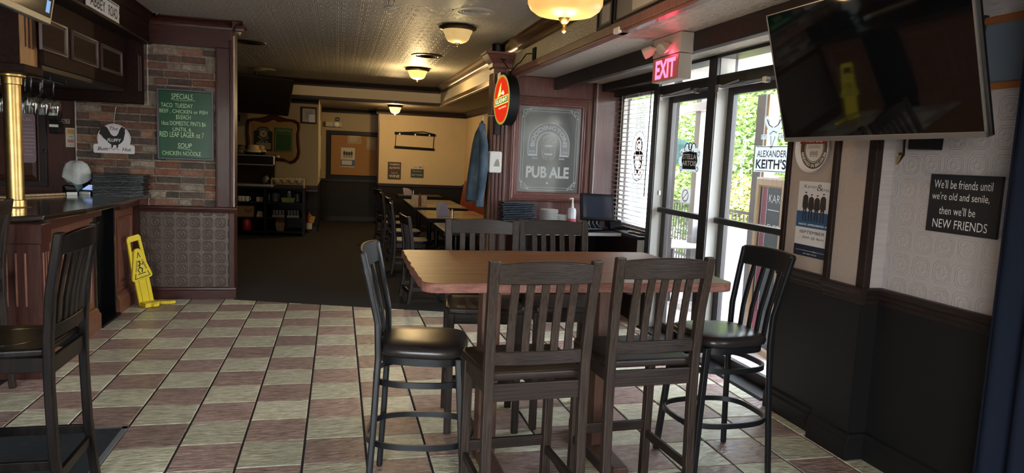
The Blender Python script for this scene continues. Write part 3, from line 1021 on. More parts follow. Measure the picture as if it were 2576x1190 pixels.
# street sign on the canopy
sg = thing('street_sign', 'white street-name plate with black letters on the canopy fascia', 'sign', (-1.83, 6.41, 2.68))
f = Fr((-1.843, 6.0, 2.60), (0, 1, 0), (0, 0, 1))
mb = MB()
f.poly(mb, [(0, 0.005), (0.02, 0), (0.83, -0.002), (0.815, 0.05), (0.83, 0.08), (0.818, 0.11), (0.832, 0.17), (0.02, 0.172), (0, 0.165)], 0.006, 0.012)
obj('plate', mb, mat('sign_white', (0.70, 0.72, 0.72), 0.4), sg)
mb = MB()
text(mb, f, 'ABBEY', 0.27, 0.085, 0.36, 0.085, bold=0.012, z=0.0128)
text(mb, f, 'ROAD', 0.65, 0.085, 0.24, 0.085, bold=0.012, z=0.0128)
f.line(mb, [(0.02, 0.018), (0.80, 0.016)], 0.008, 0.0122, 0.0128)
f.line(mb, [(0.02, 0.156), (0.80, 0.158)], 0.008, 0.0122, 0.0128)
obj('lettering', mb, 'ink_black', sg)

# television over the bar (only its corner shows)
tv = thing('wall_tv', 'tilted television with a silver lower bezel at the top of the bar', 'television', (-1.72, 4.4, 2.29))
o0 = P(128, 65, X=-1.70)
f = Fr((o0.x, o0.y, o0.z), (0, -1, 0), (0.16, 0, 1))
f = Fr((o0.x, o0.y - 1.1, o0.z), (0, 1, 0), (0.16, 0, 1))
obj('housing', f.rect(MB(), 0, 1.1, 0, 0.64, -0.05, 0.0), mat('tv_bezel', (0.10, 0.12, 0.12), 0.3), tv, bevel=0.008)
obj('screen', f.rect(MB(), 0.03, 1.07, 0.04, 0.61, 0.0, 0.003), mat('tv_screen', (0.012, 0.018, 0.02), 0.08, spec=0.6), tv)
obj('sticker', f.rect(MB(), 0.985, 1.04, 0.065, 0.135, 0.003, 0.004), mat('reflection_blue', (0.12, 0.30, 0.60), 0.4, emit=(0.1, 0.3, 0.7), es=0.3), tv)  # blue reflection on the screen, drawn as a faintly glowing patch
obj('bracket', MB().bar((-1.8, o0.y - 0.5, 2.6), (-1.76, o0.y - 0.5, 2.5), 0.1, 0.1), 'black_metal', tv)

# security camera on the pier crown
sc = thing('security_camera', 'small black dome camera with a glass lens under the pier crown', 'camera', P(390, 22, Y=7.76))
c0 = P(392, 22, Y=7.755)
obj('mount', MB().lathe([(0.045, 0.012), (0.045, -0.02), (0.035, -0.03)], c0, 20), 'black_plastic', sc, smooth=40)
obj('lens_ball', MB().lathe([(0.034, -0.028), (0.036, -0.045), (0.03, -0.064), (0.015, -0.076), (0.0, -0.078)], c0, 20), 'black_gloss', sc, smooth=60)

# things on the wall behind the bar
YB = 7.905
pw = lambda x, y: P(x, y, Y=YB)


def wframe(x, y, Y=YB):
    return Fr(P(x, y, Y=Y), (1, 0, 0), (0, 0, 1))


SC = 1.0 / 251.0        # metres per pixel on the pier wall
bc = thing('back_bar_door', 'dark cupboard door with a round knob behind the brass pole', 'cupboard', pw(60, 470))
a, b = pw(-60, 250), pw(122, 470)
obj('leaf', MB().box(a.x, b.x, 7.885, 7.91, b.z, a.z), 'wood_dark', bc, bevel=0.004)
f = Fr((0, 7.885, 0), (1, 0, 0), (0, 0, 1))
raised_panel(f, a.x + 0.05, b.x - 0.06, b.z + 0.05, a.z - 0.05, bc, 'wood_mahogany')
k0 = P(115, 380, Y=7.875)
obj('knob', MB().lathe([(0.008, 0), (0.008, 0.02), (0.018, 0.028), (0.016, 0.038), (0, 0.042)], (k0.x, 7.885, k0.z), 14, ax=(0, -1, 0)), 'bronze_dark', bc, smooth=50)
rs = thing('house_rules_sign', 'mauve metal rules notice with rounded corners behind the brass pole', 'sign', pw(55, 410))
a, b = P(14, 283, Y=7.86), P(92, 410, Y=7.86)
f = Fr((a.x, 7.862, b.z), (1, 0, 0), (0, 0, 1))
w, h = b.x - a.x, a.z - b.z


def roundrect(w, h, r, n=5):
    pts = []
    for cx, cy, a0 in ((w - r, r, -90), (w - r, h - r, 0), (r, h - r, 90), (r, r, 180)):
        for k in range(n + 1):
            t = R(a0 + 90 * k / n)
            pts.append((cx + r * math.cos(t), cy + r * math.sin(t)))
    return pts


obj('plate', f.poly(MB(), roundrect(w, h, 0.03), 0, 0.006), mat('rules_mauve', (0.22, 0.15, 0.17), 0.45), rs)
mb = MB()
text(mb, f, 'RULES', w - 0.10, h - 0.055, 0.13, 0.028, bold=0.02, z=0.0068)
f.line(mb, [(0.02, h - 0.11), (w - 0.02, h - 0.11)], 0.004, 0.006, 0.0068)
rnd = random.Random(5)
for k in range(8):
    l = rnd.uniform(0.06, 0.12)
    f.line(mb, [(w / 2 + 0.06 - l / 2, h - 0.15 - 0.035 * k), (w / 2 + 0.06 + l / 2, h - 0.15 - 0.035 * k)], 0.006, 0.006, 0.0068)
obj('lettering', mb, mat('ink_mauve', (0.42, 0.33, 0.35), 0.6), rs)
for k, (py0, py1, wpx, lab) in enumerate(((277, 306, 26, 'upper black hanging box with a white label behind the bar'), (306, 337, 28, 'lower black hanging box with a white label behind the bar'))):
    hb = thing('black_box', lab, 'box', P(138, py1, Y=7.82), group='black boxes on the bar wall')
    a, b = P(122 + 2 * k, py0, Y=7.82), P(122 + 2 * k + wpx, py1 - 1, Y=7.82)
    obj('case', MB().box(a.x, b.x, 7.80, 7.89, b.z, a.z), 'black_plastic', hb, bevel=0.01)
    obj('label_strip', MB().box(a.x + 0.006, b.x - 0.01, 7.797, 7.80, a.z - 0.05, a.z - 0.025), 'white_paper', hb)
nb = thing('number_plate', 'small brass number plate on the wood beside the bar bricks', 'plate', pw(163, 305))
f = wframe(163, 305, 7.905)
obj('plate', f.rect(MB(), -0.045, 0.045, -0.022, 0.022, 0, 0.004), mat('plate_tan', (0.30, 0.26, 0.18), 0.5), nb)
mb = MB()
text(mb, f, '9', 0.028, 0, 0.016, 0.03, z=0.0045)
f.rect(mb, -0.04, 0.01, -0.016, -0.004, 0.004, 0.0045)
f.rect(mb, -0.03, 0.0, 0.003, 0.014, 0.004, 0.0045)
obj('lettering', mb, 'ink_black', nb)
cs = thing('card_sticker', 'cream payment-card sticker strip left of the bar bricks', 'sticker', pw(178, 369))
f = wframe(178, 346, 7.905)
obj('sheet', f.rect(MB(), -0.045, 0.045, -0.095, 0.095, 0, 0.002), mat('cream_paper', (0.52, 0.48, 0.40), 0.7), cs)
obj('orange_square', f.rect(MB(), -0.03, 0.03, 0.035, 0.08, 0.002, 0.003), mat('card_orange', (0.55, 0.28, 0.05), 0.6), cs)
obj('red_square', f.rect(MB(), -0.028, 0.028, -0.05, -0.02, 0.002, 0.003), mat('card_red', (0.42, 0.16, 0.12), 0.6), cs)
mb = MB()
text(mb, f, 'VISA', 0, 0.008, 0.04, 0.014, bold=0.02, z=0.003)
text(mb, f, 'DEBIT', 0, -0.075, 0.04, 0.01, z=0.003)
obj('lettering', mb, mat('ink_blue', (0.10, 0.14, 0.30), 0.6), cs)

# hen sign on a string
hs = thing('hen_sign', 'white hanging hen sign on the bricks behind the bar', 'sign', P(288, 386, Y=7.85))
f = wframe(288, 386, 7.862)
s_ = SC
out = []
for k in range(25):
    t = R(-8 + 196 * k / 24)
    out.append((38.5 * math.cos(t) * s_, (35 + 39 * math.sin(t)) * s_))
out = [(45 * s_, 0), (47 * s_, 3 * s_), (47 * s_, 19 * s_), (44 * s_, 22 * s_), (36 * s_, 23 * s_)] + out[1:-1] + [(-36 * s_, 23 * s_), (-44 * s_, 22 * s_), (-47 * s_, 19 * s_), (-47 * s_, 3 * s_), (-45 * s_, 0)]
obj('plaque', f.poly(MB(), out, 0, 0.012), mat('sign_pale', (0.78, 0.75, 0.76), 0.6), hs, bevel=0.003)
mb = MB()
hen = [(-31, 55), (-30, 62), (-25, 66), (-19, 67), (-14, 63), (-10, 55), (-6, 47), (0, 43), (6, 44), (10, 50), (13, 59), (17, 66), (21, 67), (23, 64), (28, 63), (25, 59), (26, 53), (24, 44), (22, 34), (17, 27), (10, 22), (9, 14), (6, 14), (5, 21), (-1, 21), (-3, 14), (-6, 14), (-6, 22), (-13, 27), (-18, 33), (-24, 38), (-28, 44), (-33, 48)]
f.poly(mb, [(x * s_, y * s_) for x, y in hen], 0.012, 0.0126)
for x in (-8, 4):
    f.line(mb, [(x * s_, 14 * s_), ((x - 4) * s_, 9 * s_)], 0.004, 0.012, 0.0126)
    f.line(mb, [(x * s_, 14 * s_), ((x + 7) * s_, 9 * s_)], 0.004, 0.012, 0.0126)
text(mb, f, 'The', 0, 62 * s_, 19 * s_, 9 * s_, shear=0.25, z=0.0128)
text(mb, f, 'Butt', -25 * s_, 11 * s_, 25 * s_, 9 * s_, bold=0.01, shear=0.3, z=0.0128)
text(mb, f, 'Hut', 29 * s_, 11 * s_, 21 * s_, 9 * s_, bold=0.01, shear=0.3, z=0.0128)
for k in range(40):
    a0, a1 = R(-5 + 190 * k / 40), R(-5 + 190 * (k + 1) / 40)
    f.line(mb, [(37 * math.cos(a0) * s_, (34 + 37 * math.sin(a0)) * s_), (37 * math.cos(a1) * s_, (34 + 37 * math.sin(a1)) * s_)], 0.0018, 0.012, 0.0125)
obj('hen_print', mb, 'ink_black', hs)
mb = MB()
text(mb, f, 'FLUFFY', 1 * s_, 33 * s_, 32 * s_, 8 * s_, bold=0.03, shear=0.2, z=0.0132)
obj('lettering', mb, 'ink_white', hs)
h0 = P(290, 272, Y=7.85)
obj('string', MB().tube([f.p(0, 73 * s_, 0.006), (h0.x, 7.86, h0.z)], 0.0022, 6).tube([(h0.x, 7.9, h0.z + 0.01), (h0.x, 7.855, h0.z), (h0.x + 0.012, 7.85, h0.z + 0.012)], 0.0035, 6), 'white_plastic', hs)

# specials board
cb = thing('specials_board', 'green chalk specials board in a grey frame on the brick pier', 'chalkboard', P(466, 408, Y=7.85))
a, b = P(394, 221, Y=7.86), P(538, 408, Y=7.86)
a2 = P(394, 222, Y=7.86)
x0, x1, z0, z1 = a.x, b.x, b.z + 0.012, a.z
f = Fr((x0, 7.868, z0), (1, 0, 0), (0, 0, 1))
w, h = x1 - x0, z1 - z0
mb = MB()
f.panelframe(mb, 0, w, 0, h, 0.022, ((0, -0.02), (0, 0.014), (0.15, 0.018), (0.8, 0.018), (1.0, 0.004)))
obj('frame', mb, mat('board_frame', (0.05, 0.06, 0.07), 0.4), cb)
obj('board', f.rect(MB(), 0.01, w - 0.01, 0.01, h - 0.01, -0.02, 0.003), mat('board_green', (0.0015, 0.062, 0.022), 0.25, col2=(0.003, 0.08, 0.03), ns=4, spec=0.18), cb)
mb = MB()
px = lambda x, y: ((x - 394) / 144.0 * w, (408 - y) / 187.0 * h)


def chalk(t, xc, yc, wp_, hp, **k):
    x, y = px(xc, yc)
    text(mb, f, t, x, y, wp_ * w / 144.0, hp * h / 187.0, z=0.0042, bold=-0.008, **k)


chalk('SPECIALS', 457, 240, 54, 14, shear=0.1)
for xs in ((430, 248, 450, 251), (452, 251, 490, 249)):
    f.line(mb, [px(xs[0], xs[1]), px(xs[2], xs[3])], 0.003, 0.003, 0.0042)
chalk('TACO  TUESDAY', 444, 264, 80, 11)
chalk('BEEF , CHICKEN or FISH', 461, 280, 122, 11)
chalk('$5/EACH', 460, 295, 38, 13, shear=0.15)
chalk('16oz DOMESTIC PINTS $6', 461, 312, 112, 13)
chalk('UNTIL 6', 456, 327, 46, 10)
chalk('RED LEAF LAGER oz 7', 456, 341, 112, 14)
chalk('SOUP', 463, 370, 36, 13, shear=0.15)
f.line(mb, [px(446, 378), px(465, 379), px(481, 382)], 0.003, 0.003, 0.0042)
chalk('CHICKEN NOODLE', 455, 391, 98, 11)
obj('lettering', mb, 'ink_green', cb)

# things standing on the bar top
ZT = 1.10
cl = thing('draped_canister', 'blue canister under a grey cloth on the bar top', 'canister', P(195, 484, Z=ZT))
c = P(200, 486, Z=ZT)
c = Vector((c.x, min(c.y, 7.6), ZT))
obj('can', MB().lathe([(0.055, 0), (0.055, 0.2), (0.05, 0.205), (0, 0.206)], c, 24), mat('can_blue', (0.03, 0.10, 0.25), 0.4, col2=(0.2, 0.3, 0.1), ns=12), cl, smooth=40)
mb = MB()
n = 28
rings = []
for j, (r_, z_) in enumerate(((0.0, 0.315), (0.05, 0.31), (0.09, 0.285), (0.112, 0.235), (0.118, 0.17), (0.122, 0.13))):
    rings.append([(c.x + r_ * (1 + 0.10 * math.sin(3 * a + j * 0.3)) * math.cos(a), c.y + r_ * (1 + 0.08 * math.cos(5 * a)) * math.sin(a) * 0.8,
                   c.z + z_ + (0.035 * math.sin(2 * a + 0.6) if j >= 4 else 0.006 * math.sin(4 * a))) for a in [2 * PI * k / n for k in range(n)]])
vs = [v for r_ in rings for v in r_]
fs = [(i * n + k, i * n + (k + 1) % n, (i + 1) * n + (k + 1) % n, (i + 1) * n + k) for i in range(len(rings) - 1) for k in range(n)]
mb.add(vs, fs)
obj('cloth', mb, mat('cloth_grey', (0.62, 0.65, 0.64), 0.9, col2=(0.48, 0.49, 0.46), ns=9, bump=0.2, bs=300), cl, smooth=80)


def terminal(label, px_, py_, sx, rz, lit):
    b = P(px_, py_, Z=ZT)
    t = thing('card_terminal', label, 'terminal', (b.x, min(b.y, 7.66 if lit else 7.44), ZT), rz)
    mb = MB().prism([(-sx / 2, -0.07, 0), (-sx / 2, 0.07, 0), (-sx / 2, 0.07, 0.085), (-sx / 2, -0.07, 0.03)], (sx, 0, 0))
    obj('body', mb, 'black_plastic', t, world=False, bevel=0.008)
    f = Fr((0, -0.02, 0.0535), (1, 0, 0), (0, 0.14, 0.055))
    obj('screen', f.rect(MB(), -sx / 2 + 0.012, sx / 2 - 0.012, -0.02, 0.085, 0.0, 0.004), mat('lit_screen', (0.2, 0.3, 0.5), 0.2, emit=(0.35, 0.5, 0.9), es=0.35) if lit else MATS['black_gloss'], t, world=False)
    obj('paper_slot', MB().box(-sx / 2 + 0.006, sx / 2 - 0.006, -0.085, -0.066, 0, 0.03), 'white_plastic', t, world=False, bevel=0.004)
    return t


terminal('card terminal with a dark screen under the draped canister', 188, 488, 0.10, 0.5, False)
terminal('card terminal with a lit blue screen on the bar top', 226, 489, 0.12, -0.3, True)
rnd = random.Random(11)
mprev = None
mc = P(310, 489, Z=ZT)
mc = Vector((mc.x, 7.64, ZT))
mm = mat('menu_black', (0.012, 0.013, 0.016), 0.35)
me_ = None
for k in range(14):
    if me_ is None:
        o = obj('menu_folder', MB().box(-0.22, 0.22, -0.16, 0.16, 0, 0.012), mm, bevel=0.003)
        me_ = o
    else:
        o = me_.copy()
        COL.objects.link(o)
    o.location = (mc.x + rnd.uniform(-0.008, 0.008), mc.y + rnd.uniform(-0.008, 0.008), ZT + 0.0145 * k)
    o.rotation_euler = (0, 0, 0.06 + rnd.uniform(-0.03, 0.03))
    tag(o, 'black menu folder in the stack on the bar top, %s' % ('lowest' if k == 0 else 'topmost' if k == 13 else words[k] + ' from the bottom'), 'menu', 'black menus stacked on the bar')
pd = P(-10, 488, Z=ZT)
tag(obj('wooden_paddle', MB().bar((-2.75, 6.9, ZT + 0.012), (-2.42, 7.45, ZT + 0.012), 0.035, 0.02).box(-2.86, -2.70, 6.75, 6.92, ZT + 0.003, ZT + 0.02), 'wood_pale', bevel=0.004), 'long pale wooden paddle lying on the bar top', 'paddle')

# caution sign leaning on the bar
o0 = P(383, 757, Y=7.62)
o0 = Vector((-1.84, 7.58, 0.02))
tp = P(331, 588, Y=7.46)
ys = thing('floor_caution_sign', 'yellow wet-floor caution sign leaning against the bar beside the pier', 'caution sign', (o0.x, o0.y, 0))
_u = tp - o0
f = Fr(o0, (0.66, 0.72, -(0.66 * _u.x + 0.72 * _u.y) / _u.z), _u)
k = (tp - o0).length / 172.0
yy = lambda y: (765 - y) * k


def sh(pts):
    return [(x * k * 1.08, y * k) for x, y in pts]


mb = MB()
f.poly(mb, sh([(-17, 0), (17, 0), (17, 78), (-17, 78)]), 0.0, 0.022)
body = obj('lower_leaf', mb, 'yellow_plastic', ys, bevel=0.006)
mb = MB()
f.line(mb, sh([(-8, 6), (-8, 74)]), 0.006, 0.022, 0.028)
f.line(mb, sh([(8, 6), (8, 74)]), 0.006, 0.022, 0.028)
obj('rib', mb, 'yellow_plastic', body)
mb = MB()
# triangle head with rounded corners
f.poly(mb, sh([(-24, 66), (-20, 62), (20, 62), (24, 66), (23, 72), (8, 132), (4, 137), (-4, 137), (-8, 132), (-23, 72)]), 0.012, 0.038)
obj('triangle_head', mb, 'yellow_plastic', ys, bevel=0.008)
mb = MB()
# handle loop
f.poly(mb, sh([(-19, 80), (-12, 80), (-9, 156), (-16, 150)]), 0.0, 0.02)
f.poly(mb, sh([(12, 80), (19, 80), (16, 150), (9, 156)]), 0.0, 0.02)
f.poly(mb, sh([(-16, 150), (-9, 154), (9, 154), (16, 150), (16, 162), (12, 168), (-12, 168), (-16, 162)]), 0.0, 0.02)
f.poly(mb, sh([(-13, 126), (13, 126), (13, 132), (-13, 132)]), 0.0, 0.02)
obj('handle_loop', mb, 'yellow_plastic', ys, bevel=0.005)
mb = MB()
for sx_ in (-1, 1):
    pts = [f.p(sx_ * 9 * k - 0.03, 0.012, 0.0), f.p(sx_ * 9 * k + 0.03, 0.012, 0.0), f.p(sx_ * 10 * k + 0.13 + 0.05 * sx_, 0.0, 0.16), f.p(sx_ * 10 * k + 0.07 + 0.05 * sx_, 0.0, 0.16)]
    pts = [Vector((p.x, p.y, 0.008)) for p in pts]
    mb.prism(pts, (0, 0, 0.035))
p0, p1 = f.p(-17 * k, 0, 0), f.p(17 * k, 0, 0)
mb.prism([(p0.x, p0.y, 0.004), (p1.x, p1.y, 0.004), (p1.x + 0.09, p1.y - 0.10, 0.004), (p0.x + 0.08, p0.y - 0.10, 0.004)], (0, 0, 0.045))
obj('foot_flap', mb, 'yellow_plastic', ys, bevel=0.008)
mb = MB()
tri = [(-17, 68), (17, 68), (0, 128)]
for i in range(3):
    (ax_, ay), (bx_, by) = tri[i], tri[(i + 1) % 3]
    for t0, t1 in ((0.0, 0.2), (0.8, 1.0)):
        f.line(mb, sh([(ax_ + (bx_ - ax_) * t0, ay + (by - ay) * t0), (ax_ + (bx_ - ax_) * t1, ay + (by - ay) * t1)]), 0.007, 0.038, 0.0392)
text(mb, f, 'ATTENTION', 0, 68 * k, 20 * k, 4.5 * k, bold=0.02, z=0.0394)
text(mb, f, 'CAUTION', -9.5 * k, 97 * k, 26 * k, 4.5 * k, bold=0.02, z=0.0394, rot=R(74))
text(mb, f, 'CUIDADO', 9.5 * k, 97 * k, 26 * k, 4.5 * k, bold=0.02, z=0.0394, rot=R(-74))
f.disc(mb, sh([(-1, 106)])[0][0], 106 * k, 2.6 * k, 0.038, 0.0392, 12)
f.line(mb, sh([(0, 103), (-3, 93), (3, 88), (1, 80)]), 0.011, 0.038, 0.0392)
f.line(mb, sh([(-3, 93), (-7, 86), (-4, 80)]), 0.008, 0.038, 0.0392)
f.line(mb, sh([(-1, 101), (5, 98), (7, 103)]), 0.007, 0.038, 0.0392)
f.line(mb, sh([(-1, 100), (-6, 97)]), 0.007, 0.038, 0.0392)
f.line(mb, sh([(-8, 77), (9, 77)]), 0.008, 0.038, 0.0392)
obj('warning_print', mb, 'ink_black', ys)

# mat on the floor
a = P(325, 1075, Z=0)
mt = thing('floor_mat', 'dark rubber-backed floor mat with a grey border', 'mat', (a.x, a.y, 0))
obj('mat_field', MB().box(-2.3, a.x - 0.03, 2.3, a.y - 0.03, 0.001, 0.009), mat('mat_dark', (0.018, 0.026, 0.03), 0.75, col2=(0.05, 0.06, 0.062), ns=16, stretch=(1, 4, 1), contrast=(0.5, 0.75), bump=0.3, bs=150), mt)
obj('mat_border', MB().box(-2.3, a.x, a.y - 0.035, a.y, 0.001, 0.007).box(a.x - 0.035, a.x, 2.3, a.y, 0.001, 0.007), mat('mat_edge', (0.20, 0.21, 0.215), 0.4), mt, bevel=0.003)

# ================================================================== HIGH TABLE AND ITS CHAIRS
def loft(mb, loops, closed_ends=True):
    n = len(loops[0])
    vs = [v for l in loops for v in l]
    fs = [(i * n + k, i * n + (k + 1) % n, (i + 1) * n + (k + 1) % n, (i + 1) * n + k) for i in range(len(loops) - 1) for k in range(n)]
    if closed_ends:
        fs += [tuple(range(n))[::-1], tuple(range((len(loops) - 1) * n, len(loops) * n))]
    return mb.add(vs, fs)


def stick(mb, pts, wx, wy):
    """rectangular post through 3-D points, wx by wy in plan"""
    return loft(mb, [[(x - wx / 2, y - wy / 2, z), (x + wx / 2, y - wy / 2, z), (x + wx / 2, y + wy / 2, z), (x - wx / 2, y + wy / 2, z)] for x, y, z in pts])


def pub_chair(label, loc, rotz, m='wood_chair', mh='wood_chair_h', ring=False, seat_h=0.76, group='wooden bar chairs', H=1.235):
    t = thing('bar_chair', label, 'chair', loc, rotz, group)
    k = seat_h / 0.76
    hw = 0.208
    bt = H - seat_h
    # back posts that run from the floor to the top
    for sx in (-1, 1):
        mb = MB()
        stick(mb, [(sx * hw * 1.0, -0.245, 0), (sx * hw, -0.215, 0.30 * k), (sx * hw, -0.205, 0.60 * k), (sx * hw, -0.207, seat_h + 0.04), (sx * hw * 1.015, -0.222, seat_h + bt * 0.5), (sx * hw * 1.04, -0.262, H)], 0.043, 0.036)
        obj('back_post', mb, m, t, world=False, bevel=0.006)
    # front legs
    for sx in (-1, 1):
        obj('leg', stick(MB(), [(sx * 0.2, 0.185, 0), (sx * 0.2, 0.18, seat_h - 0.035)], 0.042, 0.042), m, t, world=False, bevel=0.006)
    # seat
    pts = [(-0.205, -0.19), (0.205, -0.19), (0.225, -0.05), (0.235, 0.16), (0.215, 0.215), (0.12, 0.235), (-0.12, 0.235), (-0.215, 0.215), (-0.235, 0.16), (-0.225, -0.05)]
    so = obj('seat', MB().prism([(x, y, seat_h - 0.036) for x, y in pts], (0, 0, 0.036)), mh, t, world=False, bevel=0.011, seg=3)
    if ring:
        obj('seat_groove', Fr((0, 0.02, seat_h), (1, 0, 0), (0, 1, 0)).ring(MB(), 0, 0, 0.150, 0.142, 0.0, 0.0012, seg=40), 'black_gloss', so, world=False)
    # aprons
    ap = MB().box(-0.19, 0.19, -0.213, -0.195, seat_h - 0.115, seat_h - 0.04).box(-0.19, 0.19, 0.17, 0.188, seat_h - 0.10, seat_h - 0.036)
    ap.box(-0.212, -0.194, -0.2, 0.18, seat_h - 0.10, seat_h - 0.036).box(0.194, 0.212, -0.2, 0.18, seat_h - 0.10, seat_h - 0.036)
    obj('apron', ap, mh, t, world=False, bevel=0.003, split=True)
    # curved crest rail
    loops = []
    n = 12
    zt = H - 0.012
    for i in range(n + 1):
        u = -1 + 2 * i / n
        x = u * (hw * 1.03 - 0.015)
        y = -0.244 - 0.022 * (1 - u * u)
        top = zt + 0.016 * (1 - u * u) - 0.004
        bot = H - 0.095 - 0.0 * u
        loops.append([(x, y - 0.011 - 0.012, bot), (x, y + 0.011 - 0.008, bot), (x, y + 0.011 - 0.018, top), (x, y - 0.011 - 0.020, top)])
    obj('crest_rail', loft(MB(), loops), mh, t, world=False, bevel=0.004, smooth=35)
    # lower back rail
    loops = []
    for i in range(n + 1):
        u = -1 + 2 * i / n
        x = u * (hw - 0.015)
        y = -0.207 - 0.016 * (1 - u * u)
        loops.append([(x, y - 0.011, seat_h + 0.038), (x, y + 0.011, seat_h + 0.038), (x, y + 0.011, seat_h + 0.095), (x, y - 0.011, seat_h + 0.095)])
    obj('lower_rail', loft(MB(), loops), mh, t, world=False, bevel=0.004, smooth=35)
    for i in range(5):
        x = -0.125 + 0.0625 * i
        u = x / hw
        y0 = -0.207 - 0.016 * (1 - u * u)
        y1 = -0.250 - 0.022 * (1 - u * u)
        mb = MB()
        zz = [seat_h + 0.09, seat_h + 0.19, seat_h + 0.28, H - 0.09]
        ts = [0, 0.18, 0.5, 1.0]
        stick(mb, [(x, y0 + (y1 - y0) * q + 0.004, z) for q, z in zip(ts, zz)], 0.034, 0.013)
        obj('slat', mb, m, t, world=False, bevel=0.003)
    # stretchers
    st = [((-0.2, -0.222, 0.20 * k), (0.2, -0.222, 0.20 * k), 0.045), ((-0.2, 0.183, 0.30 * k), (0.2, 0.183, 0.30 * k), 0.05),
          ((-0.205, -0.22, 0.255 * k), (-0.2, 0.18, 0.255 * k), 0.04), ((0.205, -0.22, 0.255 * k), (0.2, 0.18, 0.255 * k), 0.04)]
    for a, b, h in st:
        obj('stretcher', MB().bar(a, b, 0.02, h), mh, t, world=False, bevel=0.003)
    return t


pub_chair('worn dark wooden bar chair, back to the viewer, at the table centre', (0.80, 2.91, 0), 0.05)
pub_chair('worn dark wooden bar chair, back to the viewer, nearer the doors', (1.375, 3.03, 0), 0.05)
pub_chair('wooden bar chair behind the table, below the blue menu stack', (0.87, 4.12, 0), PI - 0.12)
pub_chair('wooden bar chair behind the table, below the plates and hand sanitizer', (1.375, 4.14, 0), PI - 0.02)
pub_chair('black lacquered bar chair with a carved round seat beside the bar', (-1.36, 3.43, 0), PI / 2, 'wood_black', 'wood_black', True, group='black bar chairs', H=1.25)
pub_chair('bar chair at the left picture edge by the fluted bar end', (-2.275, 4.87, 0), PI / 2, group='bar chairs at the bar')


def metal_stool(label, loc, rotz):
    t = thing('metal_bar_stool', label, 'bar stool', loc, rotz, 'black metal bar stools')
    sh_ = 0.70
    # legs and back posts
    for sx in (-1, 1):
        mb = MB()
        stick(mb, [(sx * 0.215, -0.235, 0), (sx * 0.20, -0.215, 0.35), (sx * 0.188, -0.20, sh_), (sx * 0.19, -0.205, 0.86), (sx * 0.205, -0.245, 1.05), (sx * 0.215, -0.275, 1.185)], 0.026, 0.030)
        obj('back_post', mb, 'black_metal', t, world=False, bevel=0.008)
        obj('leg', stick(MB(), [(sx * 0.205, 0.215, 0), (sx * 0.185, 0.19, 0.35), (sx * 0.17, 0.165, sh_)], 0.032, 0.032), 'black_metal', t, world=False, bevel=0.006)
    # seat frame and cushion

    def sup(a, b, z, n=36, e=0.55, front=1.0):
        pts = []
        for i in range(n):
            q = 2 * PI * i / n
            c, s_ = math.cos(q), math.sin(q)
            x = a * math.copysign(abs(c) ** e, c)
            y = b * math.copysign(abs(s_) ** e, s_)
            x *= 1 + 0.08 * (y / b)
            pts.append((x, y - 0.01, z))
        return pts
    mb = loft(MB(), [sup(0.195, 0.195, sh_ - 0.035), sup(0.197, 0.197, sh_)])
    obj('seat_frame', mb, 'black_metal', t, world=False, smooth=40)
    mb = loft(MB(), [sup(0.196, 0.196, sh_), sup(0.212, 0.212, sh_ + 0.012), sup(0.216, 0.216, sh_ + 0.03), sup(0.208, 0.208, sh_ + 0.048), sup(0.18, 0.18, sh_ + 0.058), sup(0.10, 0.10, sh_ + 0.063), sup(0.02, 0.02, sh_ + 0.064)])
    obj('cushion', mb, 'seat_vinyl', t, world=False, smooth=70)
    # crest rail
    loops = []
    n = 14
    for i in range(n + 1):
        u = -1 + 2 * i / n
        x = u * 0.222
        d = -0.03 * (1 - u * u)
        top = 1.19 + 0.010 * (1 - u * u)
        loops.append([(x, -0.256 + d - 0.012, 1.085), (x, -0.256 + d + 0.008, 1.085), (x, -0.276 + d + 0.008, top), (x, -0.276 + d - 0.012, top)])
    obj('crest_rail', loft(MB(), loops), 'black_metal', t, world=False, bevel=0.007, smooth=35)
    for i in range(4):
        x = -0.117 + 0.078 * i
        d = -0.03 * (1 - (x / 0.222) ** 2)
        mb = stick(MB(), [(x * 0.92, -0.195 + d * 0.5, sh_ - 0.01), (x * 0.96, -0.207 + d * 0.8, 0.86), (x, -0.235 + d, 1.0), (x, -0.258 + d, 1.095)], 0.030, 0.014)
        obj('slat', mb, 'black_metal', t, world=False, bevel=0.004)
    # foot ring and upper ring (flat bars bowing out past the legs)
    for z, a, b, nm in ((0.285, 0.215, 0.255, 'foot_ring'), (0.575, 0.198, 0.225, 'upper_ring')):
        lp = []
        N = 40
        for i in range(N):
            q = 2 * PI * i / N
            c, s_ = math.cos(q), math.sin(q)
            lp.append((a * math.copysign(abs(c) ** 0.6, c), b * math.copysign(abs(s_) ** 0.8, s_) - 0.01))
        mb = MB()
        vs, fs = [], []
        for i, (x, y) in enumerate(lp):
            l = math.hypot(x, y)
            ux, uy = x / l, y / l
            for dr, dz in ((-0.005, -0.014), (0.006, -0.014), (0.006, 0.014), (-0.005, 0.014)):
                vs.append((x + ux * dr, y + uy * dr, z + dz))
        for i in range(N):
            j = (i + 1) % N
            for kq in range(4):
                k2 = (kq + 1) % 4
                fs.append((i * 4 + kq, j * 4 + kq, j * 4 + k2, i * 4 + k2))
        obj(nm, mb.add(vs, [f[::-1] for f in fs]), 'black_metal', t, world=False, smooth=50)
    return t


metal_stool('black metal bar stool with padded seat at the table end facing the doors', (0.425, 3.325, 0), R(-101))
metal_stool('black metal bar stool with padded seat at the table end beside the doors', (2.03, 3.38, 0), R(92))

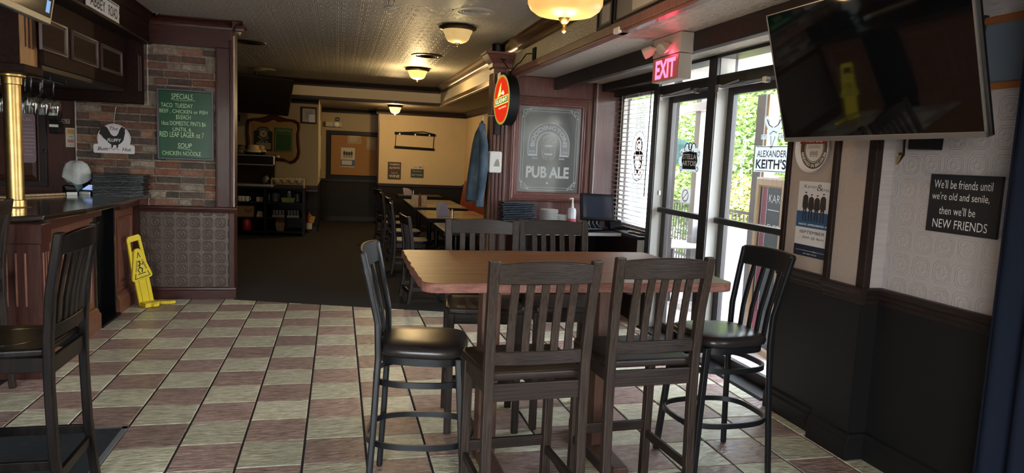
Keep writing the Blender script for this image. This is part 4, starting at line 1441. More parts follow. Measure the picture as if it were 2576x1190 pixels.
# table
tb = thing('high_table', 'high pub table with a thick reddish wooden plank top', 'table', (1.15, 3.56, 0))
X0, X1, Y0, Y1, ZT_ = 0.368, 1.905, 3.035, 4.115, 1.07
rnd = random.Random(4)
pts = []
for i in range(13):
    pts.append((X0 + 0.07 + (X1 - X0 - 0.14) * i / 12, Y0 + (rnd.uniform(-0.003, 0.003))))
for a in range(1, 6):
    q = R(-90 + 90 * a / 6)
    pts.append((X1 - 0.07 + 0.07 * math.cos(q), Y0 + 0.07 + 0.07 * math.sin(q)))
for i in range(13):
    pts.append((X1 + rnd.uniform(-0.006, 0.006), Y0 + 0.07 + (Y1 - Y0 - 0.09) * i / 12))
pts.append((X1 - 0.02, Y1))
for i in range(13):
    pts.append((X1 - 0.03 - (X1 - X0 - 0.06) * i / 12, Y1 + rnd.uniform(-0.003, 0.003)))
pts.append((X0, Y1 - 0.02))
for i in range(1, 17):
    pts.append((X0 + rnd.uniform(-0.006, 0.006), Y1 - 0.03 - (Y1 - Y0 - 0.10) * i / 17))
for a in range(0, 5):
    q = R(180 + 90 * (a + 0.5) / 5)
    pts.append((X0 + 0.07 + 0.07 * math.cos(q), Y0 + 0.07 + 0.07 * math.sin(q)))
top_o = obj('table_top', MB().prism([(x, y, ZT_ - 0.045) for x, y in pts], (0, 0, 0.045)), 'wood_table', tb, bevel=0.005)
top_o.data.materials.append(MATS['wood_table_edge'])
for p in top_o.data.polygons:
    if abs(p.normal.z) < 0.5:
        p.material_index = 1
mat('wood_leg', (0.085, 0.04, 0.026), 0.5, col2=(0.16, 0.07, 0.04), ns=6, stretch=(10, 10, 1))
for xl in (P(1228, 850, Y=3.58).x, P(1515, 850, Y=3.58).x):
    obj('pedestal', MB().box(xl - 0.05, xl + 0.05, 3.52, 3.64, 0.06, 0.99), 'wood_leg', tb, bevel=0.008)
    obj('foot', MB().box(xl - 0.045, xl + 0.045, 3.22, 3.94, 0, 0.07), 'wood_leg', tb, bevel=0.01)
    obj('cleat', MB().box(xl - 0.04, xl + 0.04, 3.18, 3.98, 0.985, 1.026), 'wood_leg', tb, bevel=0.006)

# ================================================================== LIGHT FITTINGS AND CEILING
def lampglass(name, col, es):
    """alabaster bowl glowing from the bulb inside; the veins are in the glass"""
    m = mat(name, (0.32, 0.20, 0.07), 0.35, emit=col, es=es)
    nt = m.node_tree
    tc = nt.nodes.new('ShaderNodeTexCoord')
    n = nt.nodes.new('ShaderNodeTexNoise')
    n.inputs['Scale'].default_value = 7
    n.inputs['Detail'].default_value = 3
    nt.links.new(tc.outputs['Object'], n.inputs['Vector'])
    cr = nt.nodes.new('ShaderNodeValToRGB')
    cr.color_ramp.elements[0].position, cr.color_ramp.elements[1].position = 0.3, 0.7
    cr.color_ramp.elements[0].color = (col[0] * 0.8, col[1] * 0.72, col[2] * 0.6, 1)
    cr.color_ramp.elements[1].color = (*col, 1)
    nt.links.new(n.outputs['Fac'], cr.inputs['Fac'])
    nt.links.new(cr.outputs['Color'], nt.nodes['Principled BSDF'].inputs['Emission Color'])
    return m


def bulb(parent, loc, energy, col=(1.0, 0.62, 0.25), r=0.05):
    ld = bpy.data.lights.new('bulb', 'POINT')
    ld.energy = energy
    ld.color = col
    ld.shadow_soft_size = r
    o = bpy.data.objects.new('bulb', ld)
    COL.objects.link(o)
    o.parent = parent
    o.location = Vector(loc) - parent.location


def bowl_light(label, x, y, z, r, es, energy, col):
    t = thing('ceiling_light', label, 'ceiling light', (x, y, z), group='alabaster bowl ceiling lights')
    k = r / 0.18
    obj('rim', MB().lathe([(0.0, 0.0), (0.150 * k, 0.0), (0.178 * k, -0.012), (0.184 * k, -0.022), (0.176 * k, -0.034), (0.150 * k, -0.044), (0.140 * k, -0.046)], (x, y, z), 36), 'bronze_dark', t, smooth=50)
    obj('bowl', MB().lathe([(0.146 * k, -0.043), (0.140 * k, -0.06), (0.125 * k, -0.09), (0.112 * k, -0.125), (0.090 * k, -0.148), (0.055 * k, -0.162), (0.02 * k, -0.166), (0.0, -0.167)], (x, y, z), 36), lampglass('bowl_glow_%d' % int(es * 10), (1.0, 0.66, 0.20) if es > 0.5 else (1.0, 0.72, 0.30), es), t, smooth=60)
    obj('finial', MB().lathe([(0.026 * k, -0.160), (0.024 * k, -0.172), (0.010 * k, -0.178), (0.012 * k, -0.186), (0.006 * k, -0.196), (0.0, -0.20)], (x, y, z), 16), 'bronze_dark', t, smooth=50)
    if energy:
        bulb(t, (x, y, z - 0.24 * k), energy, col)
    return t


WARM = (1.0, 0.70, 0.33)
CREAM = (1.0, 0.76, 0.34)
bowl_light('dim cream bowl ceiling light nearest the round white vent', 1.115, 6.98, 2.88, 0.18, 0.24, 1.5, CREAM)
bowl_light('bright yellow bowl ceiling light near the back of the main ceiling', 1.125, 10.67, 2.88, 0.18, 0.75, 20, WARM)
bowl_light('bright bowl light under the low ceiling above the yellow wall', 1.09, 14.35, 2.555, 0.15, 1.3, 22, WARM)
# big pendant bowl
x, y = P(1421, 30, Y=4.0).x, 4.0
t = thing('pendant_bowl', 'large amber bowl pendant with brass finial above the high table', 'pendant light', (x, y, 2.44), group=None)
obj('bowl', MB().lathe([(0.0, 0.14), (0.185, 0.14), (0.208, 0.125), (0.217, 0.10), (0.216, 0.075), (0.200, 0.045), (0.165, 0.02), (0.10, 0.006), (0.03, 0.0)], (x, y, 2.445), 44), lampglass('bowl_amber', (1.0, 0.58, 0.19), 0.42), t, smooth=60)
obj('finial', MB().lathe([(0.038, 0.006), (0.036, -0.004), (0.020, -0.028), (0.011, -0.034), (0.013, -0.042), (0.009, -0.05), (0.014, -0.062), (0.013, -0.076), (0.004, -0.084), (0.0, -0.085)], (x, y, 2.445), 20), 'brass', t, smooth=50)
mb = MB()
for q in range(3):
    a = q * 2 * PI / 3 + 0.4
    mb.tube([(x + 0.19 * math.cos(a), y + 0.19 * math.sin(a), 2.58), (x, y, 2.84)], 0.006, 8)
obj('hanging_rod', mb, 'brass', t, split=True)
obj('ceiling_cup', MB().lathe([(0.06, -0.05), (0.07, -0.02), (0.07, 0.0)], (x, y, 2.88), 20), 'brass', t, smooth=50)
bulb(t, (x, y, 2.33), 5, (1.0, 0.66, 0.32), 0.12)


def vent(label, px_, py_, r, m, m2):
    c = P(px_, py_, Z=2.88)
    t = thing('ceiling_vent', label, 'vent', (c.x, c.y, 2.88), group='round ceiling vents')
    obj('flange', MB().lathe([(r * 0.70, -0.004), (r * 0.74, -0.012), (r * 0.98, -0.008), (r, 0.0)], (c.x, c.y, 2.88), 40), m, t, smooth=40)
    mb = MB()
    for q in range(5):
        rr = r * (0.12 + 0.125 * q)
        mb.lathe([(rr, 0.0), (rr + r * 0.02, -0.002), (rr + r * 0.085, -0.016), (rr + r * 0.075, -0.018), (rr, -0.004)], (c.x, c.y, 2.885), 36)
    obj('louvre_ring', mb, m, t, smooth=40, split=True)
    obj('throat', MB().lathe([(0, -0.001), (r * 0.74, -0.001)], (c.x, c.y, 2.88), 36), m2, t)


mat('vent_cream', (0.42, 0.39, 0.32), 0.5)
vent('cream round ceiling vent beside the dim bowl light', 1192, 29, 0.19, 'vent_cream', 'black_plastic')
vent('dark round ceiling vent in front of the bright bowl light', 1074, 140, 0.20, 'bronze_dark', 'black_plastic')
vent('dark round ceiling vent beside the brick pier crown', 628, 106, 0.19, 'bronze_dark', 'black_plastic')
vent('cream round ceiling disc above the dark back-room television', 662, 174, 0.19, 'vent_cream', 'vent_cream')
c = P(978, 20, Z=2.88)
sp = thing('sprinkler_head', 'small ceiling sprinkler head in front of the flat ceiling hatch', 'sprinkler', (c.x, c.y, 2.88))
obj('escutcheon', MB().lathe([(0.04, 0), (0.038, -0.006), (0.01, -0.010)], (c.x, c.y, 2.88), 18), 'vent_cream', sp, smooth=40)
obj('deflector', MB().lathe([(0.006, -0.008), (0.006, -0.045), (0.022, -0.047), (0.022, -0.05), (0, -0.05)], (c.x, c.y, 2.88), 14), 'steel', sp, smooth=40)
c = P(1075, 2, Z=2.88)
tag(obj('ceiling_hatch', MB().box(c.x - 0.26, c.x + 0.26, c.y - 0.22, c.y + 0.16, 2.868, 2.88).box(c.x - 0.30, c.x + 0.30, c.y - 0.26, c.y + 0.2, 2.874, 2.88), 'vent_cream', bevel=0.004), 'flat cream ceiling hatch at the top of the picture', 'hatch')

# ================================================================== FLUTED POST, PANEL AND COUNTER
po = thing('fluted_post', 'fluted wooden post at the end of the panelled wall', 'post', (1.75, 7.9, 0))
obj('shaft', MB().box(1.665, 1.845, 7.80, 8.0, 0, 2.66), 'wood_pink', po, bevel=0.006)
mb = MB()
for q in range(4):
    mb.tube([(1.69 + 0.043 * q, 7.797, 0.5), (1.69 + 0.043 * q, 7.797, 2.15)], 0.012, 10)
obj('flute', mb, 'wood_mahogany', po, smooth=60, split=True)
mb = MB()
for q in range(4):
    mb.tube([(1.662, 7.83 + 0.045 * q, 0.5), (1.662, 7.83 + 0.045 * q, 2.55)], 0.011, 10)
obj('side_flute', mb, 'gold_crown', po, smooth=60, split=True)  # gold colour stands in for lamplight on this side of the post
cap = []
for zc, e in ((2.60, 0.0), (2.62, 0.02), (2.66, 0.022), (2.70, 0.06), (2.745, 0.10), (2.75, 0.115), (2.775, 0.115)):
    r_ = 1.845 + min(e, 0.03) if zc > 2.5 else 1.845
    cap.append([(1.665 - e, 7.80 - e, zc), (r_, 7.80 - e, zc), (r_, 8.0, zc), (1.665 - e, 8.0, zc)])
obj('capital', loft(MB(), cap), 'wood_pink', po)
spk = P(1226, 138, Y=7.86)
tag(obj('cylinder_speaker', MB().lathe([(0.0, 0.0), (0.070, 0.0), (0.074, 0.006), (0.074, 0.095), (0.068, 0.1), (0.0, 0.1)], (1.72, 7.86, 2.776), 28), 'black_plastic', smooth=40), 'black cylinder standing on the fluted post under the ceiling', 'speaker')

# oval illuminated sign
D = Vector((0.24, -0.97, 0)).normalized()
ctr = P(1262, 251, Y=7.42)
os_ = thing('oval_bar_sign', 'lit red oval bar sign in a black drum on the fluted post', 'sign', (ctr.x, ctr.y, ctr.z))
f = Fr(ctr, D, (0, 0, 1))
f = Fr(ctr, (D.x, D.y, 0), (0, 0, 1))
if f.n.x > 0:
    f = Fr(ctr, (-D.x, -D.y, 0), (0, 0, 1))
A_, B_ = 0.185, 0.265
f.disc(MB(), 0, 0, 1)
mb = MB()
f.disc(mb, 0, 0, A_, -0.12, -0.001, 40, sy=B_ / A_)
obj('drum', mb, 'black_plastic', os_, smooth=50)
obj('face', f.disc(MB(), 0, 0, A_ * 0.93, -0.001, 0.003, 40, sy=B_ / A_), mat('sign_red', (0.6, 0.03, 0.01), 0.4, emit=(0.8, 0.03, 0.01), es=0.32), os_)
mb = MB()
f.ring(mb, 0, 0, A_ * 0.99, A_ * 0.90, 0.0, 0.005, seg=40, sy=B_ / A_)
obj('rim', mb, mat('sign_gold', (0.6, 0.5, 0.1), 0.4, emit=(0.8, 0.65, 0.12), es=0.12), os_)
mb = MB()
f.poly(mb, [(-0.15, -0.075), (0.155, -0.03), (0.155, 0.055), (-0.15, 0.01)], 0.003, 0.0045)
f.poly(mb, [(-0.10, 0.02), (-0.05, 0.13), (-0.02, 0.18), (-0.02, 0.05)], 0.003, 0.0045)
obj('banner', mb, mat('sign_yellow', (0.8, 0.7, 0.2), 0.4, emit=(1.0, 0.85, 0.2), es=0.35), os_)
mb = MB()
f.poly(mb, [(-0.143, -0.062), (0.148, -0.02), (0.148, 0.043), (-0.143, 0.0)], 0.0045, 0.0052)
obj('banner_field', mb, mat('sign_green', (0.05, 0.16, 0.03), 0.4, emit=(0.16, 0.35, 0.03), es=0.15), os_)
mb = MB()
f2 = Fr(f.o, f.r + Vector((0, 0, 0.15)), f.u)
text(mb, f2, 'KILKENNY', 0.002, -0.009, 0.27, 0.045, bold=0.03, z=0.006)
text(mb, f2, 'IRISH CREAM ALE', 0.02, -0.085, 0.17, 0.016, bold=0.02, z=0.005)
f.poly(mb, [(-0.02, 0.06), (0.03, 0.10), (0.06, 0.07), (0.05, 0.05)], 0.003, 0.0046)
obj('lettering', mb, mat('sign_cream', (0.9, 0.85, 0.6), 0.4, emit=(1.0, 0.9, 0.55), es=0.40), os_)
mb = MB().box(ctr.x + 0.0, ctr.x + 0.09, ctr.y + 0.1, 7.80, ctr.z + 0.20, ctr.z + 0.30).box(ctr.x + 0.0, ctr.x + 0.06, 7.70, 7.80, ctr.z - 0.36, ctr.z - 0.1)
mb.tube([(ctr.x + 0.04, ctr.y + 0.02, ctr.z + 0.26), (ctr.x + 0.06, ctr.y, ctr.z + 0.33), (ctr.x + 0.02, 7.6, ctr.z + 0.45), (1.80, 7.78, 2.70)], 0.007, 8)
obj('bracket', mb, 'black_metal', os_, split=True)
a, b = P(1340, 135, X=1.86), Vector((1.78, 7.45, ctr.z + 0.31))
oc = thing('outlet_and_cord', 'black wall outlet with the cord of the oval sign', 'cord', a)
obj('outlet_box', MB().box(1.868, 1.888, a.y - 0.05, a.y + 0.05, a.z - 0.06, a.z + 0.06), 'black_plastic', oc, bevel=0.004)
pts = [a + Vector((-0.01, 0, 0)), a + Vector((-0.05, 0.05, 0.0)), a + Vector((-0.06, 0.25, -0.06)), b + Vector((0.03, -0.15, 0.06)), b]
obj('cord', MB().tube(pts, 0.006, 8), 'black_plastic', oc, smooth=60)

# jacket on its hook
jt = thing('denim_jacket', 'blue denim jacket hanging beside the fluted post', 'jacket', P(1200, 517, Y=7.72))
mb = MB()
secs = [(1213, 306, 6, 0.03), (1211, 318, 15, 0.05), (1208, 335, 26, 0.075), (1205, 360, 33, 0.085), (1202, 400, 40, 0.09), (1199, 440, 46, 0.09), (1196, 475, 49, 0.095), (1194, 500, 47, 0.09), (1193, 506, 44, 0.085)]
loops = []
for px_, py_, wpx, th in secs:
    c = P(px_, py_, Y=7.70)
    wd = wpx / 238.0 / 2 * 1.02
    lp = []
    for q in range(28):
        a = 2 * PI * q / 28
        rip = 1 + 0.16 * math.sin(5 * a + py_ * 0.02) * min(1, (py_ - 300) / 150)
        lp.append((c.x + wd * math.cos(a) * (1 + 0.04 * math.sin(3 * a)), c.y + th * math.sin(a) * rip, c.z + 0.012 * math.sin(2 * a)))
    loops.append(lp)
obj('body', loft(mb, loops), 'denim', jt, smooth=80)
mb = MB()
pts = [P(1214, 330, Y=7.60), P(1217, 365, Y=7.57), P(1216, 420, Y=7.57), P(1211, 470, Y=7.58), P(1206, 508, Y=7.59)]
mb.tube(pts, [0.035, 0.05, 0.052, 0.046, 0.042], 14)
obj('sleeve', mb, 'denim', jt, smooth=80)
mb = MB()
c0 = P(1206, 508, Y=7.59)
mb.lathe([(0.044, -0.05), (0.047, -0.03), (0.047, 0.02), (0.043, 0.03)], c0, 16)
obj('cuff', mb, 'denim', jt, smooth=50)
mb = MB()
f = Fr(P(1214, 316, Y=7.585), (1, 0, 0), (0, 0, 1))
f.poly(mb, [(-0.035, 0.03), (0.03, 0.02), (0.045, -0.09), (0.01, -0.075), (-0.02, -0.10), (-0.045, -0.03)], 0, 0.012)
obj('collar', mb, 'denim', jt, bevel=0.004)
h0 = P(1214, 296, Y=7.72)
obj('hook', MB().tube([(1.67, h0.y, h0.z + 0.03), (h0.x + 0.01, h0.y, h0.z + 0.02), (h0.x, h0.y, h0.z - 0.03)], 0.006, 8), 'steel', jt)

# soap dispenser
a, b = P(1230, 380, Y=7.76), P(1259, 435, Y=7.76)
sd_ = thing('soap_dispenser', 'white wall soap dispenser on the fluted post', 'dispenser', ((a.x + b.x) / 2, 7.76, b.z))
f = Fr((a.x, 7.785, b.z), (1, 0, 0), (0, 0, 1))
w, h = b.x - a.x, a.z - b.z
obj('case', f.poly(MB(), roundrect(w, h, 0.022), -0.01, 0.07), 'white_plastic', sd_, bevel=0.012, seg=3)
obj('window', f.poly(MB(), [(w * 0.36, h * 0.30), (w * 0.82, h * 0.30), (w * 0.80, h * 0.5), (w * 0.68, h * 0.66), (w * 0.55, h * 0.62), (w * 0.42, h * 0.45)], 0.07, 0.072), mat('grey_window', (0.28, 0.27, 0.22), 0.3), sd_)

# framed etched mirror
em = thing('etched_mirror', 'framed etched pub mirror with an arch and barrel on the panelled wall', 'mirror', (2.38, 7.9, 1.13))
f = Fr((1.905, 7.898, 1.135), (1, 0, 0), (0, 0, 1))
W_, H_ = 0.95, 1.20
mb = MB()
f.panelframe(mb, 0, W_, 0, H_, 0.11, ((0, 0.0), (0, 0.035), (0.12, 0.05), (0.2, 0.045), (0.28, 0.052), (0.42, 0.042), (0.5, 0.03), (0.62, 0.034), (0.72, 0.024), (0.85, 0.026), (1.0, 0.010)))
obj('frame', mb, 'wood_pink', em, smooth=30)
obj('glass', f.rect(MB(), 0.10, W_ - 0.10, 0.10, H_ - 0.10, 0.0, 0.010), mat('etched_glass', (0.16, 0.165, 0.155), 0.18, spec=0.8, metal=0.25), em)
mb = MB()
gx0, gx1, gy0, gy1 = 0.135, W_ - 0.135, 0.135, H_ - 0.135
for d in (0.0, 0.028):
    f.line(mb, [(gx0 + d, gy0 + 0.09), (gx0 + d, gy1 - 0.09)], 0.004, 0.010, 0.0112)
    f.line(mb, [(gx1 - d, gy0 + 0.09), (gx1 - d, gy1 - 0.09)], 0.004, 0.010, 0.0112)
    f.line(mb, [(gx0 + 0.09, gy0 + d), (gx1 - 0.09, gy0 + d)], 0.004, 0.010, 0.0112)
    f.line(mb, [(gx0 + 0.09, gy1 - d), (gx1 - 0.09, gy1 - d)], 0.004, 0.010, 0.0112)
for cx, cy, dx, dy in ((gx0, gy0, 1, 1), (gx1, gy0, -1, 1), (gx0, gy1, 1, -1), (gx1, gy1, -1, -1)):
    for (ux, uy, rr, a0, a1) in ((0.035, 0.035, 0.026, 0, 300), (0.07, 0.028, 0.020, 40, 330), (0.028, 0.07, 0.020, -60, 240), (0.095, 0.012, 0.012, 0, 270), (0.012, 0.095, 0.012, 90, 360), (0.05, 0.06, 0.014, 0, 360)):
        f.ring(mb, cx + dx * ux, cy + dy * uy, rr, rr - 0.007, 0.010, 0.0112, a0, a1, 14)
ax_, az_ = 0.465, 0.66        # arch centre


def archband(ro, ri, zb):
    f.ring(mb, ax_, az_, ro, ri, 0.010, 0.0112, 0, 180, 30)
    f.rect(mb, ax_ - ro, ax_ - ri, zb, az_, 0.010, 0.0112)
    f.rect(mb, ax_ + ri, ax_ + ro, zb, az_, 0.010, 0.0112)


archband(0.252, 0.244, 0.54)
archband(0.150, 0.136, 0.54)
f.poly(mb, [(ax_ - 0.252, 0.525), (ax_ - 0.128, 0.525), (ax_ - 0.136, 0.545), (ax_ - 0.235, 0.545)], 0.010, 0.0112)
f.poly(mb, [(ax_ + 0.252, 0.525), (ax_ + 0.128, 0.525), (ax_ + 0.136, 0.545), (ax_ + 0.235, 0.545)], 0.010, 0.0112)
obj('etched_lines', mb, mat('etch_white', (0.52, 0.55, 0.55), 0.7), em)
mb = MB()
f.ring(mb, ax_, az_, 0.242, 0.152, 0.0100, 0.0108, 0, 180, 30)
f.rect(mb, ax_ - 0.242, ax_ - 0.152, 0.545, az_, 0.0100, 0.0108)
f.rect(mb, ax_ + 0.152, ax_ + 0.242, 0.545, az_, 0.0100, 0.0108)
obj('etched_arch', mb, mat('etch_grey', (0.27, 0.285, 0.285), 0.6), em)
mb = MB()
arctext(mb, f, 'BODDINGTONS', ax_, az_, 0.170, 0.052, 196, bold=0.03, z=0.0116)
text(mb, f, 'ESTD.', ax_ - 0.197, 0.575, 0.07, 0.022, bold=0.02, z=0.0116)
text(mb, f, '1778', ax_ + 0.197, 0.575, 0.06, 0.022, bold=0.02, z=0.0116)
text(mb, f, 'TRADE', ax_ - 0.165, 0.50, 0.075, 0.020, bold=0.02, z=0.0116)
text(mb, f, 'MARK', ax_ + 0.165, 0.50, 0.07, 0.020, bold=0.02, z=0.0116)
text(mb, f, 'PUB ALE', ax_, 0.34, 0.52, 0.135, bold=0.035, z=0.0116)
f.disc(mb, ax_, 0.215, 0.014, 0.010, 0.0112, 16)
# barrel
f.ring(mb, ax_, 0.745, 0.066, 0.060, 0.010, 0.0112, 0, 360, 24, sy=0.25)
for s1 in (-1, 1):
    pts = [(ax_ + s1 * (0.062 + 0.022 * math.sin(PI * q / 10)), 0.745 - 0.245 * q / 10) for q in range(11)]
    f.line(mb, pts, 0.006, 0.010, 0.0112)
    for q in (0.35, 0.7):
        f.line(mb, [(ax_ + s1 * q * (0.062 + 0.022 * math.sin(PI * j / 10)), 0.735 - 0.245 * j / 10) for j in range(11)], 0.003, 0.010, 0.0112)
for zz in (0.70, 0.655, 0.575, 0.53):
    f.ring(mb, ax_, zz, 0.078, 0.073, 0.010, 0.0112, 180, 360, 16, sy=0.22)
f.ring(mb, ax_, 0.50, 0.064, 0.058, 0.010, 0.0112, 180, 360, 16, sy=0.25)
for zz in (0.645, 0.55):
    for s1 in (-1, 1):
        f.disc(mb, ax_ + s1 * 0.026, zz, 0.024, 0.010, 0.0112, 14, sy=0.5)
    f.disc(mb, ax_, zz, 0.010, 0.010, 0.0113, 12, sy=1.6)
obj('lettering', mb, 'etch_white', em)

# counter under the mirror
ZC = 0.87
ct = thing('service_counter', 'black service counter with a pale front edge under the etched mirror', 'counter', (2.5, 7.5, 0))
obj('counter_top', MB().box(1.90, 2.98, 7.06, 7.89, ZC - 0.03, ZC), 'black_plastic', ct, bevel=0.003)
obj('front_edge', MB().box(1.90, 2.98, 7.045, 7.06, ZC - 0.034, ZC), mat('edge_grey', (0.40, 0.38, 0.36), 0.5), ct)
for x_ in (1.90, 2.45):
    obj('side_panel', MB().box(x_, x_ + 0.03, 7.1, 7.89, 0, ZC - 0.03), 'wood_mahogany', ct)
obj('back_panel', MB().box(1.93, 2.98, 7.80, 7.885, 0.0, ZC - 0.03), 'wood_dark', ct)
obj('shelf', MB().box(1.93, 2.97, 7.12, 7.8, 0.50, 0.52), mat('shelf_white', (0.50, 0.50, 0.48), 0.5), ct)
wl = thing('window_ledge', 'window ledge cabinet with a white end panel beside the door', 'cabinet', (3.1, 7.2, 0))
obj('ledge_top', MB().box(2.985, 3.22, 6.60, 7.89, ZC - 0.02, ZC + 0.012), 'wood_dark', wl, bevel=0.003)
obj('end_panel', MB().box(2.99, 3.22, 6.62, 6.64, 0, ZC - 0.02), mat('panel_white', (0.55, 0.53, 0.50), 0.6), wl, bevel=0.003)
obj('ledge_front', MB().box(2.985, 3.0, 6.64, 7.89, 0, ZC - 0.02), 'wood_dark', wl)
rnd = random.Random(21)
first = None
a, b = P(1255, 530, Y=7.5), P(1344, 530, Y=7.5)
ztop = P(1300, 508, Y=7.5).z
n = 15
for q in range(n):
    if first is None:
        first = obj('menu_booklet', MB().box(-0.185, 0.185, -0.13, 0.13, 0, 0.012), mat('menu_blue', (0.02, 0.035, 0.055), 0.3, spec=0.6), bevel=0.003)
        first2 = None
        o = first
    else:
        o = first.copy()
        COL.objects.link(o)
    o.location = ((a.x + b.x) / 2 + rnd.uniform(-0.01, 0.01), 7.5 + rnd.uniform(-0.01, 0.01), ZC + 0.001 + (ztop - ZC - 0.012) * q / (n - 1))
    o.rotation_euler = (0, 0, rnd.uniform(-0.03, 0.03))
    tag(o, 'blue-black menu in the stack under the etched mirror, %s' % ('lowest' if q == 0 else 'topmost' if q == n - 1 else words[q] + ' from the bottom'), 'menu', 'menus stacked on the service counter')


def plates(px_, ptop, r, lab):
    zt = P(px_, ptop, Y=7.42).z
    x = P(px_, ptop, Y=7.42).x
    n = max(3, int((zt - ZC) / 0.0095))
    proto = None
    for q in range(n):
        if proto is None:
            proto = obj('plate', MB().lathe([(0, 0.004), (r * 0.6, 0.004), (r * 0.68, 0.008), (r, 0.018), (r, 0.021), (r * 0.66, 0.012), (0, 0.008)], (0, 0, 0), 32), mat('china', (0.66, 0.66, 0.64), 0.2), smooth=40)
            o = proto
        else:
            o = proto.copy()
            COL.objects.link(o)
        o.location = (x + rnd.uniform(-0.002, 0.002), 7.42, ZC + 0.0095 * q)
        tag(o, 'white plate in the %s stack on the service counter, %s' % (lab, 'lowest' if q == 0 else 'topmost' if q == n - 1 else words[q] + ' from the bottom'), 'plate', '%s stack of white plates' % lab)


plates(1381, 527, 0.105, 'taller')
plates(1409, 541, 0.082, 'shorter')
b = P(1438, 553, Y=7.36)
sz = thing('hand_sanitizer', 'clear pump bottle of hand sanitizer with a pink label', 'bottle', (b.x, 7.36, ZC))
zt = P(1438, 522, Y=7.36).z - ZC
obj('bottle', MB().lathe([(0.046, 0.0), (0.048, 0.01), (0.048, zt * 0.85), (0.04, zt * 0.95), (0.018, zt), (0.016, zt + 0.02)], (b.x, 7.36, ZC), 24), mat('bottle_clear', (0.62, 0.64, 0.66), 0.15, alpha=1.0), sz, smooth=50)
obj('label_wrap', MB().lathe([(0.0485, 0.03), (0.0487, 0.03), (0.0487, zt * 0.5), (0.0485, zt * 0.5)], (b.x, 7.36, ZC), 24), mat('label_pink', (0.55, 0.12, 0.16), 0.5), sz, smooth=60)
zp = P(1438, 500, Y=7.36).z
obj('pump', MB().tube([(b.x, 7.36, ZC + zt + 0.015), (b.x, 7.36, zp)], [0.014, 0.008], 12).tube([(b.x + 0.01, 7.36, zp), (b.x - 0.005, 7.36, zp + 0.006), (b.x - 0.04, 7.35, zp - 0.002)], 0.008, 8), 'white_plastic', sz, smooth=50)
# point-of-sale screen
c = P(1503, 520, Y=7.36)
ps = thing('till_monitor', 'black touch-screen till angled on the service counter', 'monitor', (c.x, 7.36, ZC))
f = Fr((c.x, 7.36, c.z), (1, -0.06, -0.02), (-0.08, 0.33, 1))
obj('housing', f.rect(MB(), -0.195, 0.195, -0.155, 0.15, -0.035, 0.0), 'black_plastic', ps, bevel=0.008)
obj('screen', f.rect(MB(), -0.165, 0.165, -0.125, 0.12, 0.0, 0.003), mat('till_screen', (0.03, 0.035, 0.05), 0.1, spec=0.8), ps)
obj('stand', MB().box(c.x - 0.06, c.x + 0.06, 7.40, 7.52, ZC, c.z - 0.05).box(c.x - 0.14, c.x + 0.14, 7.34, 7.58, ZC, ZC + 0.03), 'black_plastic', ps, bevel=0.006)
mb = MB()
for q in range(5):
    x_ = c.x - 0.16 + 0.045 * q
    mb.tube([(x_, 7.40, c.z - 0.13), (x_ - 0.02, 7.36, c.z - 0.19), (x_ - 0.05 + 0.02 * q, 7.30, ZC + 0.012), (x_ - 0.10, 7.36, ZC + 0.01)], 0.006, 8)
obj('cable', mb, mat('cable_grey', (0.25, 0.27, 0.32), 0.5), ps, smooth=60, split=True)
c = P(1560, 560, Y=7.3)
tag(obj('receipt_printer', MB().prism([(2.96, 7.32, ZC + 0.014), (2.96, 7.50, ZC + 0.014), (2.96, 7.50, ZC + 0.11), (2.96, 7.38, ZC + 0.11), (2.96, 7.32, ZC + 0.05)], (0.15, 0, 0)), 'black_plastic', bevel=0.008), 'small black receipt printer between the till and the blinds', 'printer')
for q, (dx, dy, r) in enumerate(((0, 0, 0.075), (0.02, -0.12, 0.07))):
    o = obj('side_plate', MB().lathe([(0, 0.003), (r * 0.6, 0.003), (r, 0.014), (r, 0.018), (r * 0.6, 0.008), (0, 0.008)], (3.10 + dx, 6.98 + dy * 1.3, ZC + 0.013), 24), mat('plate_tan_', (0.42, 0.35, 0.24), 0.4), smooth=50)
    tag(o, ('tan plate on the window ledge nearer the till', 'tan plate on the window ledge nearer the door')[q], 'plate', 'plates on the window ledge')

# blinds
def vinyl(name, col):
    """window vinyl: lit from either side"""
    m = bpy.data.materials.new(name)
    m.use_nodes = True
    nt = m.node_tree
    nt.nodes.remove(nt.nodes['Principled BSDF'])
    tl = nt.nodes.new('ShaderNodeBsdfTranslucent')
    tl.inputs[0].default_value = (*col, 1)
    df = nt.nodes.new('ShaderNodeBsdfDiffuse')
    df.inputs[0].default_value = (*col, 1)
    mx = nt.nodes.new('ShaderNodeMixShader')
    mx.inputs[0].default_value = 0.55
    nt.links.new(df.outputs[0], mx.inputs[1])
    nt.links.new(tl.outputs[0], mx.inputs[2])
    nt.links.new(mx.outputs[0], nt.nodes['Material Output'].inputs[0])
    MATS[name] = m
    return m


def frostmat(name):
    m = bpy.data.materials.new(name)
    m.use_nodes = True
    nt = m.node_tree
    nt.nodes.remove(nt.nodes['Principled BSDF'])
    tl = nt.nodes.new('ShaderNodeBsdfTranslucent')
    tl.inputs[0].default_value = (0.85, 0.90, 0.90, 1)
    tr = nt.nodes.new('ShaderNodeBsdfTransparent')
    mx = nt.nodes.new('ShaderNodeMixShader')
    mx.inputs[0].default_value = 0.5
    nt.links.new(tr.outputs[0], mx.inputs[1])
    nt.links.new(tl.outputs[0], mx.inputs[2])
    nt.links.new(mx.outputs[0], nt.nodes['Material Output'].inputs[0])
    return m


